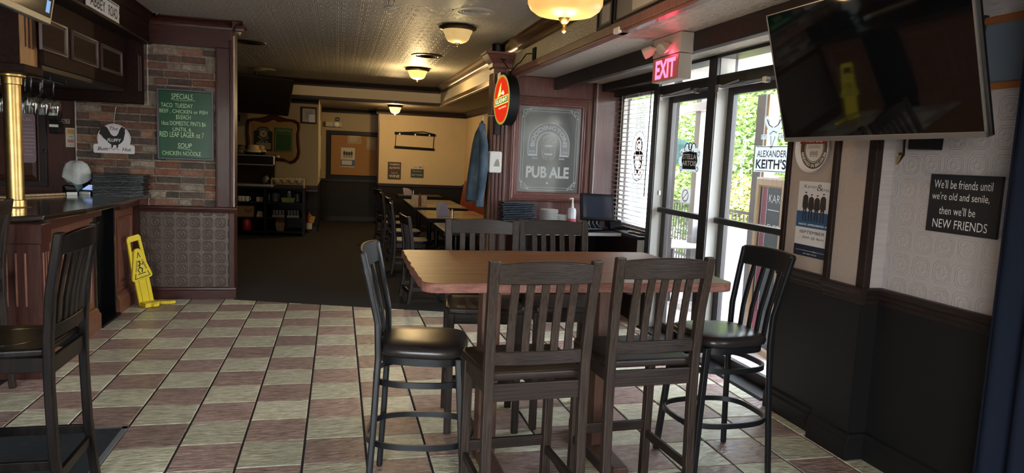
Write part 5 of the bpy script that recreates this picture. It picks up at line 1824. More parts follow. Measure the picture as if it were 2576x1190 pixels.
bl = thing('venetian_blind', 'wooden venetian blind half open over the window', 'blind', (3.17, 7.2, 0.9))
obj('head_rail', MB().box(3.13, 3.205, 6.50, 7.86, 2.385, 2.44), 'wood_dark', bl, bevel=0.004)
proto = None
mat('slat_wood', (0.30, 0.22, 0.20), 0.3, spec=0.6)
nsl = 29
for q in range(nsl):
    z_ = 2.37 - q * 0.0505
    mb = MB()
    mb.obox((0, 0, 0), (0.021, 0, 0.006), (0, 0.67, 0), (-0.0004, 0, 0.0014))
    if proto is None:
        o = obj('slat', mb, 'slat_wood', bl, world=False)
        proto = o
    else:
        o = proto.copy()
        COL.objects.link(o)
        o.parent = bl
    o.location = (3.168 - bl.location.x, 7.18 - bl.location.y, z_ - bl.location.z)
obj('bottom_rail', MB().box(3.145, 3.19, 6.51, 7.85, 0.895, 0.915), 'wood_mahogany', bl, bevel=0.003)
mb = MB()
for y_ in (6.72, 7.18, 7.64):
    mb.tube([(3.144, y_, 2.4), (3.144, y_, 0.90)], 0.0018, 6).tube([(3.192, y_, 2.4), (3.192, y_, 0.90)], 0.0018, 6)
obj('ladder_cord', mb, 'white_plastic', bl, split=True)
obj('tilt_wand', MB().tube([(3.135, 6.85, 2.38), (3.135, 6.87, 1.28)], 0.005, 8), 'black_plastic', bl)
obj('frosted_film', MB().box(3.262, 3.264, 6.66, 7.68, 0.97, 2.34), frostmat('frosted_film'), win)
# window emblem on the pane
wd_ = thing('window_emblem', 'brown and white pub emblem on the window pane behind the blind', 'decal', P(1607, 430, X=3.26))
f = Fr(P(1606, 388, X=3.258), (0, -1, 0), (0, 0, 1))
mb = MB()
for cy, r in ((0.09, 0.10), (-0.08, 0.115)):
    f.ring(mb, 0, cy, r, r - 0.03, 0, 0.002, 0, 360, 24)
for s1 in (-1, 1):
    f.ring(mb, s1 * 0.075, -0.03, 0.06, 0.032, 0, 0.002, 0, 280, 16)
    f.ring(mb, s1 * 0.045, -0.19, 0.05, 0.026, 0, 0.002, 90, 360, 16)
f.ring(mb, 0, 0.09, 0.05, 0.03, 0, 0.002, 40, 330, 16)
obj('monogram', mb, mat('decal_brown', (0.20, 0.07, 0.045), 0.6), wd_)
mb = MB()
f.ring(mb, 0, -0.02, 0.21, 0.20, 0, 0.0015, 0, 360, 32, sy=1.35)
rnd = random.Random(8)
for q in range(10):
    yq = 0.30 + 0.048 * q if q < 6 else -0.34 - 0.06 * (q - 6)
    for j in range(5):
        f.ring(mb, -0.10 + 0.05 * j, yq, 0.022, 0.013, 0, 0.0015, rnd.uniform(0, 200), 330, 10)
obj('scrollwork', mb, vinyl('decal_white', (0.30, 0.32, 0.32)), wd_)

# ================================================================== EXIT SIGN
ex = thing('exit_sign', 'exit sign box with two emergency lamp heads on the dark beam', 'exit sign', (2.35, 4.8, 2.235))
obj('sign_box', MB().box(2.30, 2.398, 4.60, 5.03, 2.235, 2.41), mat('exit_box', (0.36, 0.34, 0.30), 0.5), ex, bevel=0.005)
obj('battery_box', MB().box(2.295, 2.40, 4.595, 5.035, 2.415, 2.555), 'exit_box', ex, bevel=0.005)
f = Fr((2.30, 5.03, 2.235), (0, -1, 0), (0, 0, 1))
obj('face_plate', f.rect(MB(), 0.012, 0.418, 0.01, 0.168, 0.0, 0.004), mat('exit_face', (0.16, 0.06, 0.055), 0.4, emit=(0.6, 0.05, 0.06), es=0.12), ex)
mb = MB()
text(mb, f, 'EXIT', 0.222, 0.087, 0.32, 0.135, bold=0.035, z=0.0055)
obj('lettering', mb, mat('exit_red', (1, 0.1, 0.1), 0.4, emit=(1.0, 0.055, 0.12), es=2.6), ex)
for q, (y_, tilt) in enumerate(((4.97, 0.5), (4.74, -0.3))):
    hd = MB().lathe([(0.020, 0.0), (0.036, 0.02), (0.040, 0.06), (0.040, 0.085), (0.036, 0.088), (0.0, 0.089)], (2.275, y_, 2.48), 20, ax=(-0.75, tilt, -0.45))
    ho = obj('lamp_head', hd, 'vent_cream', ex, smooth=45)
    obj('swivel', MB().tube([(2.30, y_, 2.48), (2.262, y_, 2.475)], 0.014, 10), 'vent_cream', ho)
ld = bpy.data.lights.new('exit_glow', 'POINT')
ld.energy = 0.7
ld.color = (1.0, 0.06, 0.12)
ld.shadow_soft_size = 0.03
o = bpy.data.objects.new('exit_glow', ld)
COL.objects.link(o)
o.parent = ex
o.location = Vector((2.26, 4.72, 2.43)) - ex.location
c = P(1566, 70, Z=2.56)
tag(obj('ceiling_box', MB().box(c.x - 0.05, c.x + 0.05, c.y - 0.05, c.y + 0.05, 2.52, 2.56), 'white_plastic', bevel=0.006), 'small white box on the textured soffit', 'box')
# frames leaning along the soffit ledge above the fascia trim
a, b = P(1508, 75, X=1.875), P(1545, 0, X=1.875)
for q, (y0, y1, z0, z1, lab) in enumerate(((4.82, 5.12, 2.60, 2.80, 'small black framed certificate on the fascia above the doors'), (3.6, 4.78, 2.595, 2.79, 'long black framed picture on the fascia, cut by the picture top'))):
    t = thing('framed_print', lab, 'picture', (1.87, (y0 + y1) / 2, z0), group='framed prints on the fascia')
    f = Fr((1.884, y1, z0), (0, -1, 0), (0, 0, 1))
    mb = MB()
    f.panelframe(mb, 0, y1 - y0, 0, z1 - z0, 0.022, ((0, 0), (0, 0.02), (0.9, 0.02), (1.0, 0.008)))
    obj('frame', mb, 'black_plastic', t)
    obj('print', f.rect(MB(), 0.01, y1 - y0 - 0.01, 0.01, z1 - z0 - 0.01, 0.0, 0.008), mat('print_grey', (0.20, 0.18, 0.16), 0.2), t)
    obj('paper', f.rect(MB(), (y1 - y0) * 0.25, (y1 - y0) * 0.75, 0.04, z1 - z0 - 0.04, 0.008, 0.009), mat('print_paper', (0.42, 0.39, 0.34), 0.5), t)

# ================================================================== BACK ROOM
YM = 14.17
q2 = lambda x, y: (580 + x * 0.2521, 170 + y * 0.2521)
mr = thing('ornate_mirror', 'ornate dark-framed wall mirror above the coffee station', 'mirror', P(688, 408, Y=YM))
outl = [(160, 560), (168, 520), (210, 506), (300, 500), (355, 488), (425, 458), (495, 488), (560, 510), (640, 520), (688, 548), (697, 600), (686, 660), (690, 750), (697, 850), (682, 910), (645, 950), (600, 962), (555, 938), (480, 930), (410, 932), (330, 938), (240, 950), (185, 930), (160, 860), (166, 750), (158, 650)]
cx_, cy_ = 428, 730
inn = []
for x, y in outl:
    dx, dy = cx_ - x, cy_ - y
    l = math.hypot(dx, dy)
    k = 34 if y > 500 else 60
    inn.append((x + dx / l * k, y + dy / l * k))
O3 = [P(*q2(x, y), Y=YM) for x, y in outl]
I3 = [P(*q2(x, y), Y=YM) for x, y in inn]
mb = MB()
n = len(O3)
up_ = Vector((0, -0.035, 0))
loops = [[v + Vector((0, 0.028, 0)) for v in O3], [v + up_ * 0.6 for v in O3], [(a * 0.6 + b * 0.4) + up_ for a, b in zip(O3, I3)], [v + up_ * 0.3 for v in I3], [v + Vector((0, 0.02, 0)) for v in I3]]
loft(mb, loops, False)
obj('frame', mb, 'wood_mahogany', mr, smooth=40)
obj('glass', MB().prism([v + Vector((0, 0.012, 0)) for v in I3], (0, 0.012, 0)), mat('mirror_glass', (0.75, 0.72, 0.66), 0.02, metal=1.0), mr)
# what the mirror shows hangs on the back of the pier
obj('rear_panelling', MB().box(-3.9, -1.07, 8.15, 8.16, 0.0, 2.86), mat('tan_wood', (0.30, 0.20, 0.10), 0.5, col2=(0.40, 0.28, 0.15), ns=4, stretch=(8, 1, 1)), wp)
YV = 2 * YM - 8.165
for nm, lab, a, b in (('darts_rules_sign', 'dark darts rules board seen in the ornate mirror', (640, 317), (685, 380)), ('cricket_score_board', 'green chalk scoring board seen in the ornate mirror', (691, 321), (735, 383))):
    A, B = P(*a, Y=YV), P(*b, Y=YV)
    t = thing(nm, lab, 'sign', (A.x, 8.17, B.z))
    f = Fr((B.x, 8.162, B.z), (-1, 0, 0), (0, 0, 1))
    w, h = B.x - A.x, A.z - B.z
    if nm[0] == 'd':
        obj('board', f.poly(MB(), [(0, 0), (w, 0), (w, h * 0.8), (w * 0.86, h * 0.84), (w * 0.7, h * 0.97), (w * 0.5, h), (w * 0.3, h * 0.97), (w * 0.14, h * 0.84), (0, h * 0.8)], 0, 0.02), mat('board_dark', (0.02, 0.035, 0.03), 0.4), t)
        mb = MB()
        for q in range(10):
            a0 = 36 * q
            f.ring(mb, w / 2, h * 0.70, w * 0.22, w * 0.05, 0.02, 0.022, a0, a0 + 20, 3)
        arctext(mb, f, 'RULES FOR', w / 2, h * 0.70, w * 0.27, h * 0.05, 120, z=0.022)
        arctext(mb, f, 'DART GAMES', w / 2, h * 0.70, w * 0.36, h * 0.05, 120, mid=270, z=0.022, inside=True)
        text(mb, f, '301 & 501', w / 2, h * 0.38, w * 0.5, h * 0.06, z=0.022)
        for q in range(6):
            f.line(mb, [(w * 0.1, h * (0.31 - 0.045 * q)), (w * (0.9 - 0.05 * (q % 3)), h * (0.31 - 0.045 * q))], 0.012, 0.02, 0.022)
        obj('lettering', mb, 'ink_white', t)
    else:
        obj('board', f.rect(MB(), 0, w, 0, h, 0, 0.012), mat('board_green2', (0.03, 0.12, 0.05), 0.4), t)
        mb = MB()
        f.line(mb, [(0.02, h * 0.85), (w - 0.02, h * 0.85), (w - 0.02, 0.02), (0.02, 0.02), (0.02, h * 0.85)], 0.008, 0.012, 0.013)
        f.line(mb, [(w * 0.1, h * 0.76), (w * 0.9, h * 0.76)], 0.006, 0.012, 0.013)
        text(mb, f, 'Cricketers', w / 2, h * 0.93, w * 0.86, h * 0.10, z=0.013)
        obj('lettering', mb, mat('ink_palegreen', (0.4, 0.5, 0.35), 0.6), t)

# hanging back-room television
tr_ = P(740, 207, Y=13.0)
Dv = Vector((math.cos(R(28)), math.sin(R(28)), 0))
nv = Vector((Dv.y, -Dv.x, 0))
U = Vector((0, 0, math.cos(R(20)))) + nv * math.sin(R(20))
tt = thing('hanging_tv', 'black switched-off television hanging beside the brick pier in the back room', 'television', tr_)
f = Fr(tr_ - Dv * 1.3 - U * 0.62, Dv, U)
obj('housing', f.rect(MB(), 0, 1.3, 0, 0.66, -0.05, 0.0), 'black_plastic', tt, bevel=0.01)
obj('screen', f.rect(MB(), 0.03, 1.27, 0.03, 0.63, 0.0, 0.003), mat('screen_matte', (0.004, 0.004, 0.005), 0.25), tt)
c = f.p(0.65, 0.5, -0.05)
obj('ceiling_mount', MB().tube([c, c + Vector((0, 0.1, 0.1)), (c.x, c.y + 0.1, 2.88)], 0.025, 10), 'black_metal', tt)

pf = thing('framed_photo', 'small framed picture beside the ornate mirror', 'picture', P(777, 312, Y=14.18))
A, B = P(757, 268, Y=14.18), P(797, 312, Y=14.18)
f = Fr((A.x, 14.195, B.z), (1, 0, 0), (0, 0, 1))
w, h = B.x - A.x, A.z - B.z
mb = MB()
f.panelframe(mb, 0, w, 0, h, 0.03, ((0, 0), (0, 0.025), (0.6, 0.028), (1.0, 0.012)))
obj('frame', mb, 'wood_dark', pf)
obj('matboard', f.rect(MB(), 0.02, w - 0.02, 0.02, h - 0.02, 0, 0.010), mat('matboard', (0.36, 0.30, 0.22), 0.6), pf)
obj('print', f.rect(MB(), w * 0.27, w * 0.73, h * 0.22, h * 0.82, 0.010, 0.012), mat('print_brown', (0.10, 0.08, 0.07), 0.3, col2=(0.22, 0.18, 0.16), ns=9), pf)
obj('paper_note', f.rect(MB(), w * 0.5, w * 0.92, h * 0.06, h * 0.56, 0.012, 0.014), mat('note_white', (0.62, 0.62, 0.62), 0.6), pf)
tag(obj('wall_remote', MB().box(P(601, 290, Y=14.18).x - 0.02, P(601, 290, Y=14.18).x + 0.02, 14.17, 14.2, P(601, 305, Y=14.18).z, P(601, 288, Y=14.18).z), 'black_plastic', bevel=0.006), 'black remote holder on the tan wall beside the ornate mirror', 'holder')

# coffee station
ZS = 0.90
cs_ = thing('shelf_unit', 'black open shelf unit of the coffee station', 'shelf unit', (-1.15, 13.75, 0))
xs = [P(585, 530, Y=13.45).x, P(667, 530, Y=13.45).x, P(763, 530, Y=13.45).x]
xs[0] = -1.95
for x in xs:
    obj('upright', MB().box(x - 0.02, x + 0.02, 13.45, 14.18, 0, ZS - 0.03), 'black_plastic', cs_)
obj('worktop', MB().box(xs[0] - 0.03, xs[2] + 0.05, 13.42, 14.19, ZS - 0.03, ZS), 'black_plastic', cs_, bevel=0.004)
z1, z2 = P(700, 509, Y=13.5).z, P(700, 547, Y=13.5).z
for z_ in (z1, z2, 0.09):
    obj('shelf', MB().box(xs[0], xs[2], 13.47, 14.17, z_ - 0.02, z_), 'black_plastic', cs_)
obj('back_board', MB().box(xs[0], xs[2], 14.165, 14.185, 0, ZS - 0.03), 'black_plastic', cs_)
# merchandiser on top
mc_ = thing('coffee_machine', 'black coffee warmer with steel edges below the ornate mirror', 'coffee machine', (-1.5, 13.8, ZS))
A, B = P(588, 388, Y=13.55), P(687, 460, Y=13.55)
zt_, zb = A.z, ZS
obj('hood', MB().box(-1.95, B.x, 13.55, 14.1, zt_ - 0.17, zt_), 'black_plastic', mc_, bevel=0.006)
obj('back_panel', MB().box(-1.95, B.x, 13.85, 14.1, zb + 0.03, zt_ - 0.17), 'black_gloss', mc_)
obj('steel_strip', MB().box(-1.95, B.x + 0.004, 13.542, 13.56, zt_ - 0.012, zt_ + 0.004).box(-1.95, B.x + 0.004, 13.542, 13.56, zt_ - 0.178, zt_ - 0.164), 'steel', mc_, split=True)
obj('hot_plate', MB().box(-1.95, B.x, 13.55, 14.1, zb, zb + 0.045), 'steel', mc_, bevel=0.004)
obj('side_plate', MB().box(B.x, B.x + 0.012, 13.56, 13.7, zt_ - 0.16, zt_ - 0.01), 'white_plastic', mc_)


def coffee_pot(px_, pb, zbase, Y, lab):
    x = P(px_, pb, Y=Y).x
    t = thing('coffee_pot', lab, 'coffee pot', (x, Y, zbase), group='glass coffee pots')
    obj('jug', MB().lathe([(0.05, 0), (0.075, 0.02), (0.08, 0.06), (0.06, 0.11), (0.045, 0.135), (0.05, 0.15)], (x, Y, zbase), 22), mat('pot_glass', (0.10, 0.09, 0.08), 0.05, spec=0.9), t, smooth=60)
    obj('handle', MB().tube([(x + 0.05, Y, zbase + 0.14), (x + 0.11, Y, zbase + 0.14), (x + 0.11, Y, zbase + 0.05)], 0.010, 8).lathe([(0.052, 0.148), (0.052, 0.17), (0.0, 0.172)], (x, Y, zbase), 18), 'black_plastic', t, smooth=50)


coffee_pot(606, 385, zt_ + 0.004, 13.7, 'glass coffee pot with black lid on top of the coffee warmer')
coffee_pot(668, 448, ZS + 0.045, 13.7, 'glass coffee pot on the lower hot plate')
b = P(637, 386, Y=13.68)
bk = thing('filter_basket', 'dark tray piled with cream coffee filters on the coffee warmer', 'basket', (b.x, 13.68, zt_ + 0.004))
obj('tray', MB().lathe([(0.10, 0), (0.13, 0.045), (0.135, 0.045), (0.105, 0.0)], (b.x, 13.68, zt_ + 0.004), 24), 'black_plastic', bk, smooth=40)
obj('filters', MB().lathe([(0.09, 0.01), (0.135, 0.05), (0.13, 0.09), (0.10, 0.10), (0.10, 0.15), (0.07, 0.18), (0.0, 0.175)], (b.x, 13.68, zt_ + 0.004), 18), mat('filter_cream', (0.50, 0.42, 0.26), 0.8, bump=0.5, bs=40), bk, smooth=30)
# creamer rack
A, B = P(683, 448, Y=13.6), P(766, 448, Y=13.6)
cr_ = thing('creamer_rack', 'white rack of round creamer cups on the coffee station', 'rack', ((A.x + B.x) / 2, 13.6, ZS))
obj('rack_top', MB().box(A.x, B.x, 13.5, 13.75, A.z - 0.02, A.z), mat('rack_cream', (0.42, 0.36, 0.26), 0.5), cr_, bevel=0.004)
obj('rack_leg', MB().box(A.x, A.x + 0.015, 13.5, 13.75, ZS, A.z - 0.02).box(B.x - 0.015, B.x, 13.5, 13.75, ZS, A.z - 0.02), 'rack_cream', cr_, split=True)
for q in range(4):
    x = A.x + (B.x - A.x) * (0.16 + 0.225 * q)
    obj('cup', MB().lathe([(0.0, -0.085), (0.03, -0.08), (0.055, -0.05), (0.064, -0.01), (0.064, 0.0)], (x, 13.56, A.z - 0.01), 18), 'rack_cream', cr_, smooth=50)
for q in range(5):
    x = A.x + (B.x - A.x) * (0.45 + 0.10 * q)
    o = obj('creamer', MB().lathe([(0.014, 0), (0.018, 0.022), (0.02, 0.024), (0, 0.025)], (x, 13.58, A.z), 12), 'cream_paper', smooth=40)
    tag(o, 'cream portion cup on the creamer rack, %s from the left' % words[q], 'creamer', 'creamers on the rack')
# things on the shelves
for q, px_ in enumerate((603, 611, 621)):
    x = P(px_, 500, Y=13.6).x
    t = thing('mug', 'white mug on the upper shelf, %s from the brick pier' % words[q], 'mug', (x, 13.6, z1), group='mugs on the shelf')
    obj('cup', MB().lathe([(0.03, 0), (0.038, 0.01), (0.042, 0.09), (0.039, 0.09), (0.034, 0.012), (0, 0.008)], (x, 13.6, z1), 18), 'china', t, smooth=50)
    obj('handle', MB().tube([(x + 0.04, 13.6, z1 + 0.075), (x + 0.065, 13.6, z1 + 0.06), (x + 0.062, 13.6, z1 + 0.03), (x + 0.038, 13.6, z1 + 0.02)], 0.006, 8), 'china', t, smooth=60)
for q, px_ in enumerate((650, 659)):
    x = P(px_, 500, Y=13.6).x
    tag(obj('small_box', MB().box(x - 0.032, x + 0.03, 13.56, 13.66, z1, z1 + 0.085), 'rack_cream', bevel=0.004), ('cream carton on the upper shelf nearer the mugs', 'cream carton on the upper shelf nearer the jars')[q], 'carton', 'cartons on the shelf')
for q, (px_, w_, h_, c_) in enumerate(((676, 0.04, 0.15, (0.16, 0.15, 0.14)), (693, 0.16, 0.17, (0.13, 0.13, 0.13)), (727, 0.09, 0.19, (0.24, 0.24, 0.24)), (748, 0.12, 0.17, (0.10, 0.10, 0.11)))):
    x = P(px_, 500, Y=13.8).x
    t = thing('shelf_canister', 'grey storage canister on the upper shelf, %s from the mugs' % words[q], 'canister', (x, 13.85, z1), group='canisters on the shelf')
    obj('body', MB().lathe([(w_ / 2, 0), (w_ / 2, h_ * 0.85), (w_ / 2 - 0.01, h_ * 0.9)], (x, 13.85, z1), 16), mat('can_%d' % q, c_, 0.4), t, smooth=40)
    obj('lid', MB().lathe([(w_ / 2 + 0.003, h_ * 0.88), (w_ / 2 + 0.003, h_), (0, h_)], (x, 13.85, z1), 16), 'steel' if q == 2 else 'black_plastic', t, smooth=40)
A, B = P(707, 498, Y=13.52), P(742, 508, Y=13.52)
mb = loft(MB(), [[(A.x + 0.02, 13.5, z1), (B.x - 0.02, 13.5, z1), (B.x - 0.02, 13.66, z1), (A.x + 0.02, 13.66, z1)], [(A.x, 13.48, z1 + 0.085), (B.x, 13.48, z1 + 0.085), (B.x, 13.68, z1 + 0.085), (A.x, 13.68, z1 + 0.085)]])
tag(obj('green_basket', mb, mat('basket_green', (0.16, 0.20, 0.06), 0.5), bevel=0.005), 'small green plastic basket on the shelf unit', 'basket')
A, B = P(588, 513, Y=13.5), P(637, 541, Y=13.5)
bx_ = thing('cardboard_box', 'brown cardboard box with a hand hole on the middle shelf', 'box', ((-1.9 + B.x) / 2, 13.7, z2))
obj('carton', MB().box(-1.9, B.x, 13.5, 14.0, z2, z2 + (A.z - B.z)), mat('cardboard', (0.20, 0.12, 0.06), 0.8), bx_, bevel=0.004)
c = P(625, 525, Y=13.495)
obj('hand_hole', Fr((c.x, 13.5, c.z), (1, 0, 0), (0, 0, 1)).ring(MB(), 0, 0, 0.06, 0.045, 0, 0.004, 180, 360, 14), 'ink_black', bx_)
x = P(655, 540, Y=13.6).x
tag(obj('paper_stack', MB().box(x - 0.06, x + 0.05, 13.55, 13.8, z2, z2 + 0.05).box(x - 0.05, x + 0.04, 13.57, 13.78, z2 + 0.05, z2 + 0.10), 'rack_cream', bevel=0.003), 'cream paper stack beside the cardboard box', 'paper')
c = P(620, 583, Y=13.6)
rc_ = thing('red_container', 'red plastic container on the bottom shelf', 'container', (c.x, 13.6, 0.09))
obj('body', MB().lathe([(0.07, 0), (0.085, 0.02), (0.085, 0.2), (0.06, 0.24), (0.04, 0.26)], (c.x, 13.6, 0.09), 20), mat('red_plastic', (0.25, 0.012, 0.02), 0.4), rc_, smooth=50)
obj('lid', MB().lathe([(0.05, 0.25), (0.05, 0.28), (0, 0.282)], (c.x, 13.6, 0.09), 16), 'red_plastic', rc_, smooth=40)
c = P(705, 580, Y=13.6)
sb = thing('snack_bag', 'colourful snack bag on the bottom shelf', 'bag', (c.x, 13.6, 0.09))
obj('bag', loft(MB(), [[(c.x - 0.06, 13.57, 0.09), (c.x + 0.06, 13.57, 0.09), (c.x + 0.06, 13.66, 0.09), (c.x - 0.06, 13.66, 0.09)], [(c.x - 0.08, 13.55, 0.2), (c.x + 0.08, 13.55, 0.2), (c.x + 0.08, 13.68, 0.2), (c.x - 0.08, 13.68, 0.2)], [(c.x - 0.07, 13.61, 0.32), (c.x + 0.07, 13.61, 0.32), (c.x + 0.07, 13.625, 0.32), (c.x - 0.07, 13.625, 0.32)]]), mat('bag_mixed', (0.22, 0.05, 0.02), 0.35, col2=(0.10, 0.16, 0.10), ns=14, contrast=(0.45, 0.55)), sb)
x0, x1 = P(685, 537, Y=13.6).x, P(750, 537, Y=13.6).x
for q in range(2):
    xx = x0 + q * 0.26
    t = thing('wire_bin', ('clear rack of glasses on the middle shelf nearer the pier', 'clear rack of glasses on the middle shelf nearer the extinguisher')[q], 'rack', (xx + 0.1, 13.7, z2), group='glass racks on the shelf')
    obj('bin', MB().box(xx, xx + 0.22, 13.52, 13.9, z2, z2 + 0.04), mat('bin_grey', (0.10, 0.10, 0.11), 0.3), t, bevel=0.004)
    mb = MB()
    for j in range(4):
        mb.lathe([(0.02, 0.04), (0.026, 0.13), (0.024, 0.13)], (xx + 0.03 + 0.053 * j, 13.56, z2), 12)
    obj('tumbler', mb, 'bin_grey', t, smooth=40, split=True)
A, B = P(766, 474, Y=14.1), P(800, 481, Y=14.1)
tag(obj('wall_shelf', MB().box(A.x, B.x, 13.9, 14.18, A.z - 0.05, A.z - 0.015), 'wood_mahogany', bevel=0.004), 'small reddish wall shelf beside the shelf unit', 'shelf')
# extinguisher
c = P(777, 580, Y=14.05)
fe = thing('fire_extinguisher', 'fire extinguisher with a yellow tag on the back-room wall', 'fire extinguisher', (c.x, 14.08, c.z))
zb = max(c.z, 0.02)
obj('cylinder', MB().lathe([(0.05, 0), (0.058, 0.015), (0.058, 0.26), (0.045, 0.30), (0.022, 0.32), (0.02, 0.35)], (c.x, 14.08, zb), 20), mat('extinguisher_red', (0.22, 0.02, 0.012), 0.35), fe, smooth=50)
obj('label_wrap', MB().lathe([(0.0588, 0.03), (0.0592, 0.03), (0.0592, 0.15), (0.0588, 0.15)], (c.x, 14.08, zb), 20), 'cream_paper', fe, smooth=60)
obj('valve', MB().tube([(c.x, 14.08, zb + 0.34), (c.x, 14.08, zb + 0.40)], 0.018, 10).bar((c.x - 0.02, 14.06, zb + 0.40), (c.x + 0.09, 14.04, zb + 0.43), 0.02, 0.012), 'black_metal', fe, smooth=40)
f = Fr((c.x + 0.005, 14.015, zb + 0.17), (0.95, 0, -0.25), (0.25, 0, 0.95))
obj('tag', f.rect(MB(), 0, 0.085, 0, 0.13, 0, 0.003), mat('tag_yellow', (0.55, 0.30, 0.02), 0.6), fe)

# corridor wall
A, B = P(822, 327, Y=16.55), P(975, 455, Y=16.55)
kb = thing('cork_board', 'cork notice board in a black frame at the end of the corridor', 'notice board', ((A.x + B.x) / 2, 16.57, B.z))
f = Fr((A.x, 16.598, B.z), (1, 0, 0), (0, 0, 1))
w, h = B.x - A.x, A.z - B.z
mb = MB()
f.panelframe(mb, 0, w, 0, h, 0.10, ((0, 0), (0, 0.03), (0.85, 0.03), (1, 0.012)))
obj('frame', mb, 'black_plastic', kb)
obj('cork', f.rect(MB(), 0.05, w - 0.05, 0.05, h - 0.05, 0, 0.012), mat('cork', (0.30, 0.15, 0.055), 0.9, col2=(0.36, 0.19, 0.075), ns=60), kb)


def people_poster(name, f, w, h, z, parent):
    """band poster: dark figures over a blue band"""
    mb = MB()
    for q in range(4):
        x = w * (0.24 + 0.175 * q)
        s = (1.04, 0.97, 0.95, 1.02)[q]
        y0 = h * 0.47
        hh = h * 0.39 * s
        sx = w * 0.105
        body = [(-0.55, 0), (-0.25, 0), (-0.12, 0.38), (0.08, 0.38), (0.25, 0), (0.55, 0), (0.48, 0.45), (0.62, 0.42), (0.85, 0.46), (0.78, 0.62), (0.72, 0.80), (0.3, 0.87), (-0.3, 0.87), (-0.72, 0.80), (-0.8, 0.60), (-0.75, 0.42), (-0.5, 0.44)]
        f.poly(mb, [(x + u * sx, y0 + v * hh) for u, v in body], z, z + 0.0008)
        f.disc(mb, x, y0 + hh * 0.94, sx * 0.27, z, z + 0.0008, 12, sy=1.35 * h * 0.39 / (w * 0.105) * 0.07)
    return obj(name, mb, mat('figure_dark', (0.035, 0.025, 0.025), 0.6), parent)


for nm, lab, px0, py0, px1, py1 in (('gig_poster', 'gig poster with four dark figures on the cork board', 858, 371, 892, 421), ('notice_sheet', 'tan notice sheet at the top of the cork board', 874, 338, 909, 363), ('notice_sheet', 'pale notice sheet half in shadow on the cork board', 922, 345, 945, 377)):
    A2, B2 = P(px0, py0, Y=16.58), P(px1, py1, Y=16.58)
    t = thing(nm, lab, 'poster', ((A2.x + B2.x) / 2, 16.58, B2.z), group='papers on the cork board')
    f2 = Fr((A2.x, 16.584, B2.z), (1, 0, 0), (0, 0, 1))
    w2, h2 = B2.x - A2.x, A2.z - B2.z
    obj('sheet', f2.rect(MB(), 0, w2, 0, h2, 0, 0.002), 'cream_paper' if nm[0] == 'g' else mat('paper_tan', (0.36, 0.27, 0.17), 0.8), t)
    mb = MB()
    if nm[0] == 'g':
        people_poster('figures', f2, w2, h2, 0.002, t)
        obj('blue_band', f2.rect(MB(), 0, w2, 0.02, h2 * 0.38, 0.002, 0.0025), mat('poster_blue', (0.05, 0.10, 0.20), 0.6), t)
        obj('date_panel', f2.rect(MB(), 0.02, w2 * 0.8, h2 * 0.12, h2 * 0.34, 0.0025, 0.003), 'cream_paper', t)
    else:
        for q in range(5):
            f2.line(mb, [(w2 * 0.15, h2 * (0.8 - 0.13 * q)), (w2 * (0.85 - 0.06 * q), h2 * (0.8 - 0.13 * q))], 0.010, 0.002, 0.003)
        obj('lettering', mb, 'cream_paper', t)
A, B = P(819, 305, Y=16.5), P(860, 320, Y=16.5)
el = thing('emergency_light', 'pale emergency light box above the cork board', 'emergency light', ((A.x + B.x) / 2, 16.55, B.z))
obj('case', MB().box(A.x, B.x, 16.48, 16.6, B.z, A.z), 'vent_cream', el, bevel=0.01)
obj('lens', MB().lathe([(0.05, 0), (0.06, 0.03), (0.04, 0.05), (0, 0.055)], ((A.x + B.x) / 2 + 0.06, 16.48, (A.z + B.z) / 2), 18, ax=(0, -1, 0)), 'white_plastic', el, smooth=50)
c = P(850, 300, Y=16.5)
obj('arm', Fr((c.x, 16.56, c.z), (1, 0, 0), (0, 0, 1)).ring(MB(), 0, 0, 0.045, 0.03, 0, 0.02, 0, 330, 18), 'black_plastic', el)
for q, (y0, y1, z0, z1_) in enumerate(((14.7, 15.2, 1.05, 2.2), (15.5, 15.9, 1.2, 1.9))):
    t = tag(obj('posted_sheet', MB().box(-0.369, -0.356, y0, y1, z0, z1_), 'cream_paper'), ('long cream sheet taped to the corridor side wall', 'smaller cream sheet taped to the corridor side wall')[q], 'paper', 'sheets on the corridor wall')

# yellow wall
YW = 15.785
A, B = P(993, 329, Y=YW), P(1094, 380, Y=YW)
hg = thing('poster_hanger', 'black strap poster hanger frame on the yellow wall', 'hanger', ((A.x + B.x) / 2, YW, B.z))
f = Fr((A.x, YW, B.z), (1, 0, 0), (0, 0, 1))
w = B.x - A.x
h1 = A.z - B.z
obj('rod', MB().tube([f.p(0, h1 * 0.88), f.p(w, h1 * 0.86)], 0.028, 10).tube([f.p(0, 0.05), f.p(w * 0.98, 0.03)], 0.028, 10), 'black_plastic', hg, smooth=60, split=True)
obj('strap', MB().tube([f.p(0.03, h1 * 0.86), f.p(0.02, 0.05)], 0.008, 6).tube([f.p(w - 0.03, h1 * 0.86), f.p(w - 0.04, 0.05)], 0.008, 6).tube([f.p(0, h1 * 0.9), f.p(w * 0.7, h1 * 1.02), f.p(w, h1 * 0.9)], 0.012, 6), 'black_plastic', hg, split=True)
mb = MB()
for x_ in (0.12, 0.5, 0.85):
    f.disc(mb, w * x_, h1 * 0.84, 0.02, 0.026, 0.03, 10)
obj('button', mb, 'white_plastic', hg, split=True)
A, B = P(976, 407, Y=YW), P(1008, 451, Y=YW)
ws = thing('wine_sign', 'brown wine slogan sign on the yellow wall', 'sign', ((A.x + B.x) / 2, YW, B.z))
f = Fr((A.x, YW + 0.01, B.z), (1, 0, 0), (0, 0, 1))
w, h = B.x - A.x, A.z - B.z
obj('board', f.rect(MB(), 0, w, 0, h, 0, 0.012), mat('sign_brown', (0.045, 0.025, 0.018), 0.6), ws)
mb = MB()
